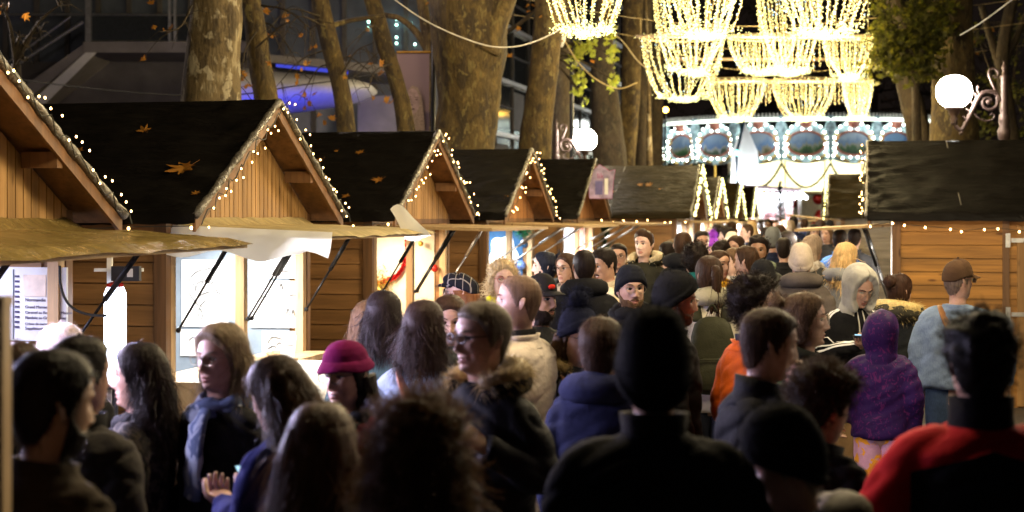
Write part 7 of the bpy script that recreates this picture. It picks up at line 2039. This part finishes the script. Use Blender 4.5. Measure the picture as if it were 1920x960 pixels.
def onrim(a, r): return Vector((math.sin(a) * r, -math.cos(a) * r, 0))
for i in range(NP):
    a = 2 * PI * (i + .5) / NP
    if math.cos(a) < -.2: continue
    f = onrim(a, rad); t = Vector((math.cos(a), math.sin(a), 0)); nrm = onrim(a, 1)
    hw_ = rad * math.tan(PI / NP) * 1.0
    P3 = lambda u, v, d=0: tuple(f + t * u + nrm * d + Vector((0, 0, v)))
    poly = [(-hw_, zlo), (-hw_ * .5, zlo - .12), (0, zlo - .2), (hw_ * .5, zlo - .12), (hw_, zlo), (hw_, zhi - .35), (hw_ * .72, zhi - .22), (hw_ * .45, zhi - .02), (hw_ * .2, zhi + .12), (-hw_ * .2, zhi + .12), (-hw_ * .45, zhi - .02), (-hw_ * .72, zhi - .22), (-hw_, zhi - .35)]
    mb = MB(); mb.prism(poly, lambda u, v: P3(u, v, .0), lambda u, v: P3(u, v, -.06)); pb = mb.build('fascia_board', M['car_blue'], o)
    oc = (zlo + zhi) / 2 - .08; rx, rz_ = hw_ * .74, .50
    mb = MB(); mb.prism([(rx * math.cos(q), oc + rz_ * math.sin(q)) for q in np.linspace(0, 2 * PI, 36, endpoint=False)], lambda u, v: P3(u, v, .03), lambda u, v: P3(u, v, .0)); mb.build('medallion', LS[i % 3], pb)
    mb = MB(); ring = [Vector(P3(rx * 1.05 * math.cos(q), oc + rz_ * 1.06 * math.sin(q), .03)) for q in np.linspace(0, 2 * PI, 37)]
    mb.tube(ring, .055, 8)
    mb.ball(P3(0, zhi - .02, .08), (.26, .12, .2), 12, 8); mb.build('frame', M['car_red'], pb, smooth=True)
    cr = MB(); c0 = Vector(P3(hw_, zhi - .2, .08))
    cr.ball(c0, (.26, .16, .34), 12, 8); cr.ball(c0 + Vector((0, 0, .42)), .15, 10, 8); cr.tube([c0 - Vector((0, 0, .3)), c0 - Vector((0, 0, .8)), c0 - Vector((0, 0, 1.5))], [.16, .12, .05], 8)
    cr.build('figure', M['car_blue'], pb, smooth=True)
    ro = MB()
    for sx in (-1, 1): 
        ro.tube([Vector(P3(sx * hw_ * .78 + .14 * math.cos(q), zhi - .62 + .14 * math.sin(q), .05)) for q in np.linspace(0, 2 * PI, 14)], .04, 6)
        ro.tube([P3(sx * hw_ * .2, zlo - .1, .05), P3(sx * hw_ * .55, zlo + .02, .06), P3(sx * hw_ * .9, zlo + .3, .05)], .06, 6)
    ro.build('scrollwork', M['car_gold'], pb, smooth=True)
    bl = MB()
    for q in np.linspace(0, 2 * PI, 18, endpoint=False):
        if abs(math.cos(q)) > .80 or abs(math.sin(q)) > .97: bl.ball(P3(rx * 1.22 * math.cos(q), oc + rz_ * 1.26 * math.sin(q), .10), .042, 8, 6)
    for u, v in [(-.9, .1), (-.8, .2), (-.95, .3), (-.78, .42), (-.9, .62), (-.75, .75), (-.6, .9), (-.35, .98), (.9, .1), (.8, .2), (.95, .3), (.78, .42), (.9, .62), (.75, .75), (.6, .9), (.35, .98), (-.5, .03), (.5, .03)]: bl.ball(P3(hw_ * u, zlo + (zhi - zlo) * v, .10), .045, 8, 6)
    bl.build('bulbs', M['bulb_carousel'], pb, smooth=True)['kind'] = 'stuff'
    ga = MB(); A = [Vector(P3(-hw_ + 2 * hw_ * t, zlo - .18 - 1.05 * (1 - (2 * t - 1) ** 2), .05)) for t in np.linspace(0, 1, 22)]
    rg = random.Random(i); ga.tube(A, .055, 6)
    for q in A:
        for _ in range(5): d = Vector((rg.gauss(0, 1), rg.gauss(0, 1), rg.gauss(0, 1))).normalized(); s_ = d.orthogonal().normalized() * .03; ga.add([tuple(q - s_), tuple(q + s_), tuple(q + d * .14)], [(0, 1, 2)])
    ga.build('garland', M['fir'], o)
mb = MB(); mb.lathe([(rad + .1, 6.42), (rad + .16, 6.5), (rad * .6, 6.95), (.4, 7.9), (.02, 8.2), (.02, 8.0), (rad * .6, 6.75), (rad - .2, 6.30)], n=66); mb.build('canopy', M['car_roof'], o)
mb = MB(); mb.tube([onrim(q, rad + .22) + Vector((0, 0, 6.33 + .0)) for q in np.linspace(-1.75, 1.75, 60)], .075, 8); mb.build('rim_tube', emit('rim_tube', (.85, 1, .85), 2.2, 'NONE'), o, smooth=True)
mb = MB()
for q in np.linspace(-1.7, 1.7, 150): mb.box(onrim(q, rad + .14) + Vector((0, 0, 6.5)), (.03, .06, .22), Matrix.Rotation(q, 3, 'Z'))
mb.build('rim_slats', M['car_white'], o)
M['car_ceil'] = plain('cream_ceiling', (.72, .68, .5), .5, var=.15)
mb = MB(); mb.lathe([(rad - .1, 4.95), (rad - .4, 5.0), (3.4, 5.3), (3.4, 5.36), (rad - .1, 5.1)], n=44); mb.build('ceiling', M['car_ceil'], o)
mb = MB(); mb.lathe([(3.7, .5), (3.5, .8), (3.5, 5.3), (.2, 5.3), (.2, .5)], n=24); mb.build('centre_drum', M['car_ceil'], o)
mb = MB(); mb.lathe([(rad - .2, .12), (rad - .2, .5), (.2, .5), (.2, .12)], n=44); mb.build('platform', M['car_red'], o)
mb = MB()
for i in range(NP):
    a = 2 * PI * (i + .5) / NP; mb.bar(onrim(a, 3.5) + Vector((0, 0, 5.2)), onrim(a, rad - .3) + Vector((0, 0, 4.9)), .16, .12)
mb.build('ceiling_ribs', emit('rib_lights', (1, .96, .78), 2.6, 'NONE'), o)
for i in range(NP):
    a = 2 * PI * i / NP
    if math.cos(a) < .1: continue
    f = onrim(a, rad - 1.2); mb = MB(); mb.tube([f + Vector((0, 0, .5)), f + Vector((0, 0, 5))], .035, 8); mb.build('pole', M['brass'] if 'brass' in M else plain('brass_pole', (.6, .42, .12), .3, .8), o, smooth=True)
    hb = MB(); z = 1.55 + .25 * math.sin(i * 2.1); t = Vector((math.cos(a), math.sin(a), 0)); c = f + Vector((0, 0, z))
    hb.tube([c - t * .5 + Vector((0, 0, .05)), c - t * .3, c, c + t * .3, c + t * .45 + Vector((0, 0, .1)), c + t * .65 + Vector((0, 0, .5)), c + t * .75 + Vector((0, 0, .62)), c + t * .98 + Vector((0, 0, .45))], [.1, .2, .2, .21, .18, .12, .12, .06], 10)
    for s1, s2 in ((-.35, -.15), (-.3, -.5), (.3, .55), (.35, .2)): hb.tube([c + t * s1, c + t * s2 - Vector((0, 0, .35)), c + t * (s2 - .12) - Vector((0, 0, .65))], [.08, .05, .04], 7)
    hb.tube([c - t * .5 + Vector((0, 0, .08)), c - t * .7 - Vector((0, 0, .1)), c - t * .68 - Vector((0, 0, .4))], [.05, .06, .02], 7)
    hb.build('horse', M['car_white'], o, smooth=True)
for q, e in ((0, 420), (-.7, 330), (.7, 330)):
    l = bpy.data.lights.new('carousel_lamp', 'POINT'); l.energy = e; l.color = (1, .93, .68); l.shadow_soft_size = .3
    lo = bpy.data.objects.new('carousel_lamp', l); C.objects.link(lo); lo.location = Vector((cx, Zc, 0)) + onrim(q, 5.4) + Vector((0, 0, 3.9))
# light thrown onto the painted fascia by its own bulbs
for q in (-.9, -.3, .3, .9):
    l = bpy.data.lights.new('fascia_lamp', 'POINT'); l.energy = 130; l.color = (.95, 1, .95); l.shadow_soft_size = .4
    lo = bpy.data.objects.new('fascia_lamp', l); C.objects.link(lo); lo.location = Vector((cx, Zc, 0)) + onrim(q, rad + 2.2) + Vector((0, 0, 6.0))

# white pointed tent and far stalls
Zt = 56; p = W(1396, 0, Zt); o = empty('pointed_tent', (p.x, p.y, 0), R(12), 'tall narrow white pointed tent in front of the carousel', 'tent')
zt, ze = wz(226, Zt), wz(285, Zt); hw_ = 22 * Zt / FPX
mb = MB(); nn = 24; rings = []
for z, k in [(1.2, 1.05), (ze - .6, 1.02), (ze, .98), ((ze * .6 + zt * .4), .58), (ze * .25 + zt * .75, .24), (zt, .01)]:
    rings.append([(np.sign(math.cos(q)) * abs(math.cos(q)) ** .5 * hw_ * k * (1 + .03 * math.sin(q * 9)), np.sign(math.sin(q)) * abs(math.sin(q)) ** .5 * hw_ * k, z) for q in np.linspace(0, 2 * PI, nn, endpoint=False)])
mb.loft(rings); mb.build('canvas', M['sheet'], o, smooth=True)
l = bpy.data.lights.new('tent_fill', 'POINT'); l.energy = 110; l.color = (.9, .97, 1); l.shadow_soft_size = .1; lo = bpy.data.objects.new('tent_fill', l); C.objects.link(lo); lo.location = (p.x, Zt, 3.2)  # unseen lamp added inside so the canvas glows white
mb = MB(); mb.tube([(-hw_ * 1.02, -hw_ * .9, 0), (-hw_ * 1.02, -hw_ * .9, ze)], .04, 6); mb.tube([(-hw_ * 1.0, -hw_ * .92, ze), (-.02, -.05, zt + .05)], .05, 6); mb.build('frame', M['blue'], o)
mb = MB(); mb.ball((-hw_ * 1.04, -hw_ * .95, ze - .05), .09, 10, 8); mb.build('lantern', emit('teal_lantern', (.2, .9, .75), 6), o)
Zs = 54; p = W(1440, 0, Zs); o = empty('market_stall', (p.x, p.y, 0), 0, 'far stall with bright white lights and a pinkish flat roof', 'stall')
hw_ = 62 * Zs / FPX; zt = wz(352, Zs)
mb = MB(); mb.box((-.1, .8, zt), (2 * hw_, 2.2, .12), Matrix.Rotation(R(4), 3, 'Y')); mb.build('roof', plain('pinkish_roof', (.4, .32, .34), .6), o)
mb = MB(); mb.box((0, 1.6, 1.4), (2 * hw_, .1, 2.7)); mb.build('back_wall', M['white'], o)
mb = MB(); mb.box((0, .2, .5), (2 * hw_, .5, 1.0)); mb.build('counter', M['white'], o)
for sx in (-.95, .45, .95): mb = MB(); mb.box((hw_ * sx, -.1, zt / 2), (.1, .1, zt)); mb.build('post', M['steel'], o)
bl = MB()
for i in range(30): bl.ball((-hw_ * .6 + hw_ * 1.7 * i / 29, -.32, zt - .22 - .06 * (i % 3)), .06, 8, 6)
bl.build('bulbs', emit('white_bulbs', (.85, .9, 1), 22, 'NONE'), o, smooth=True)
gd = MB(); rg = random.Random(8)
for i in range(40): gd.box((rg.uniform(-hw_ * .9, hw_ * .9), rg.uniform(.3, 1.4), rg.uniform(1.05, 2.3)), (rg.uniform(.1, .3), .1, rg.uniform(.1, .3)))
gd.build('goods', plain('mixed_goods', (.4, .2, .2), .6, var=.9, scale=3), o)['kind'] = 'stuff'
l = bpy.data.lights.new('stall_or_fill_lamp', 'POINT'); l.energy = 300; l.color = (.85, .9, 1); l.shadow_soft_size = .3; lo = bpy.data.objects.new('stall_or_fill_lamp', l); C.objects.link(lo); lo.location = (p.x, p.y - .2, zt - .5)
Zs = 58; p = W(1520, 0, Zs); o = empty('market_stall', (p.x, p.y, 0), 0, 'far cream lit stall with red goods left of the right hand roofs', 'stall')
mb = MB(); mb.box((0, 1, 2.9), (3.0, 1.6, .1)); mb.build('roof', M['canvas'], o)
mb = MB(); mb.box((0, 1.7, 1.5), (3.0, .08, 2.9)); mb.build('back_wall', M['car_ceil'], o)
mb = MB(); mb.box((0, .5, .5), (3.0, .6, 1)); mb.build('counter', M['plank'], o)
gd = MB()
for i in range(9): gd.ball((rg.uniform(-.9, .9), 1.2, rg.uniform(1.6, 2.7)), rg.uniform(.1, .22), 8, 6)
gd.build('goods', M['bauble_red'], o, smooth=True)
# swept strings of bulbs and a slim fir in front of the far stalls
fir(1463, 47, 3.1, .35, 'slim green fir standing in the crowd before the far stalls')
# ================================================================== light, sky, camera
def point(name, loc, e, c, r=.3):
    l = bpy.data.lights.new(name, 'POINT'); l.energy = e; l.color = c; l.shadow_soft_size = r
    o = bpy.data.objects.new(name, l); C.objects.link(o); o.location = loc; return o
GOLD = (1, .77, .38)
for (o, c, H) in CH:
    point('curtain_or_fill_glow', c + Vector((0, 0, H * .45)), 250, GOLD, .35)
# unseen fill lamps added over the near lane, as if the light curtains went on
for (x, y, z, e) in [(1.8, 7.7, 4.5, 270), (3.9, 10.6, 4.0, 440), (-.5, 6.7, 4.4, 270), (1.4, 12.5, 4.8, 360), (2.2, 16.5, 4.9, 300)]:
    point('curtain_or_fill_glow', (x, y, z), e, (1, .80, .48), .4)
# fill strips added under the awnings to light the people at the counters
for ch, e, c in [(L2, 60, (.95, .93, 1)), (L3, 75, (1, .86, .66)), (L4, 80, (.9, .95, 1)), (L5, 90, (1, .97, .93)), (L6, 150, (.92, .96, 1)), (L7, 170, (.92, .96, 1)), (R1, 90, (1, .94, .84)), (R2, 190, (1, .94, .84))]:
    l = bpy.data.lights.new('awning_fill', 'AREA'); l.shape = 'RECTANGLE'; l.size = .06; l.size_y = 2.2; l.energy = e; l.color = c
    o = bpy.data.objects.new('awning_fill', l); C.objects.link(o); o.parent = ch.root; o.location = (.8, 0, ch.eave - .19); o.rotation_euler = (0, R(-48), 0)
# street lamp just outside the picture at the upper left
g = W(-70, -20, 23); point('street_or_fill_light', g, 210, (1, .82, .72), .22)
g = W(590, -160, 25); point('street_or_fill_light', g, 150, (1, .80, .68), .22)  # unseen fill lamp added to light the banner
# unseen violet lamp added on the left to light the faces
point('stall_or_fill_lamp', (-3.3, 5.0, 1.95), 24, (.72, .66, 1), .25)
# and an unseen warm one added for faces turned to the right
point('stall_or_fill_lamp', (3.6, 6.9, 2.5), 75, (1, .84, .62), .25)
world = bpy.data.worlds.new('World'); scene.world = world; world.use_nodes = True
nt = world.node_tree; bg = nt.nodes['Background']
sky = nt.nodes.new('ShaderNodeTexSky'); sky.sky_type = 'NISHITA'; sky.sun_disc = False
sky.sun_elevation = R(-4); sky.sun_rotation = R(200)
nt.links.new(sky.outputs[0], bg.inputs[0]); bg.inputs[1].default_value = .06
glow = nt.nodes.new('ShaderNodeBackground'); glow.inputs[0].default_value = (.9, .62, .5, 1); glow.inputs[1].default_value = .006     # city glow on the night sky
ad = nt.nodes.new('ShaderNodeAddShader'); nt.links.new(bg.outputs[0], ad.inputs[0]); nt.links.new(glow.outputs[0], ad.inputs[1]); nt.links.new(ad.outputs[0], nt.nodes['World Output'].inputs[0])
cam = bpy.data.cameras.new('camera'); co = bpy.data.objects.new('camera', cam); C.objects.link(co)
co.location = (0, 0, CAMZ); co.rotation_euler = (PI / 2, 0, 0)
cam.sensor_width = 36; cam.lens = 36 * FPX / 1920; cam.shift_y = -75 / 1920
cam.clip_start = .1; cam.clip_end = 600
cam.dof.use_dof = True; cam.dof.focus_distance = 10.5; cam.dof.aperture_fstop = 2.6; cam.dof.aperture_blades = 9
scene.camera = co
scene.view_settings.view_transform = 'Standard'; scene.view_settings.look = 'None'; scene.view_settings.exposure = 0.5; scene.view_settings.gamma = 1; scene.view_settings.use_curve_mapping = False
cy = scene.cycles
cy.use_denoising = True; cy.denoiser = 'OPENIMAGEDENOISE'; cy.sample_clamp_indirect = 3; cy.max_bounces = 5; cy.diffuse_bounces = 2; cy.glossy_bounces = 2; cy.transparent_max_bounces = 6; cy.transmission_bounces = 2
cy.use_light_tree = True; cy.caustics_reflective = False; cy.caustics_refractive = False
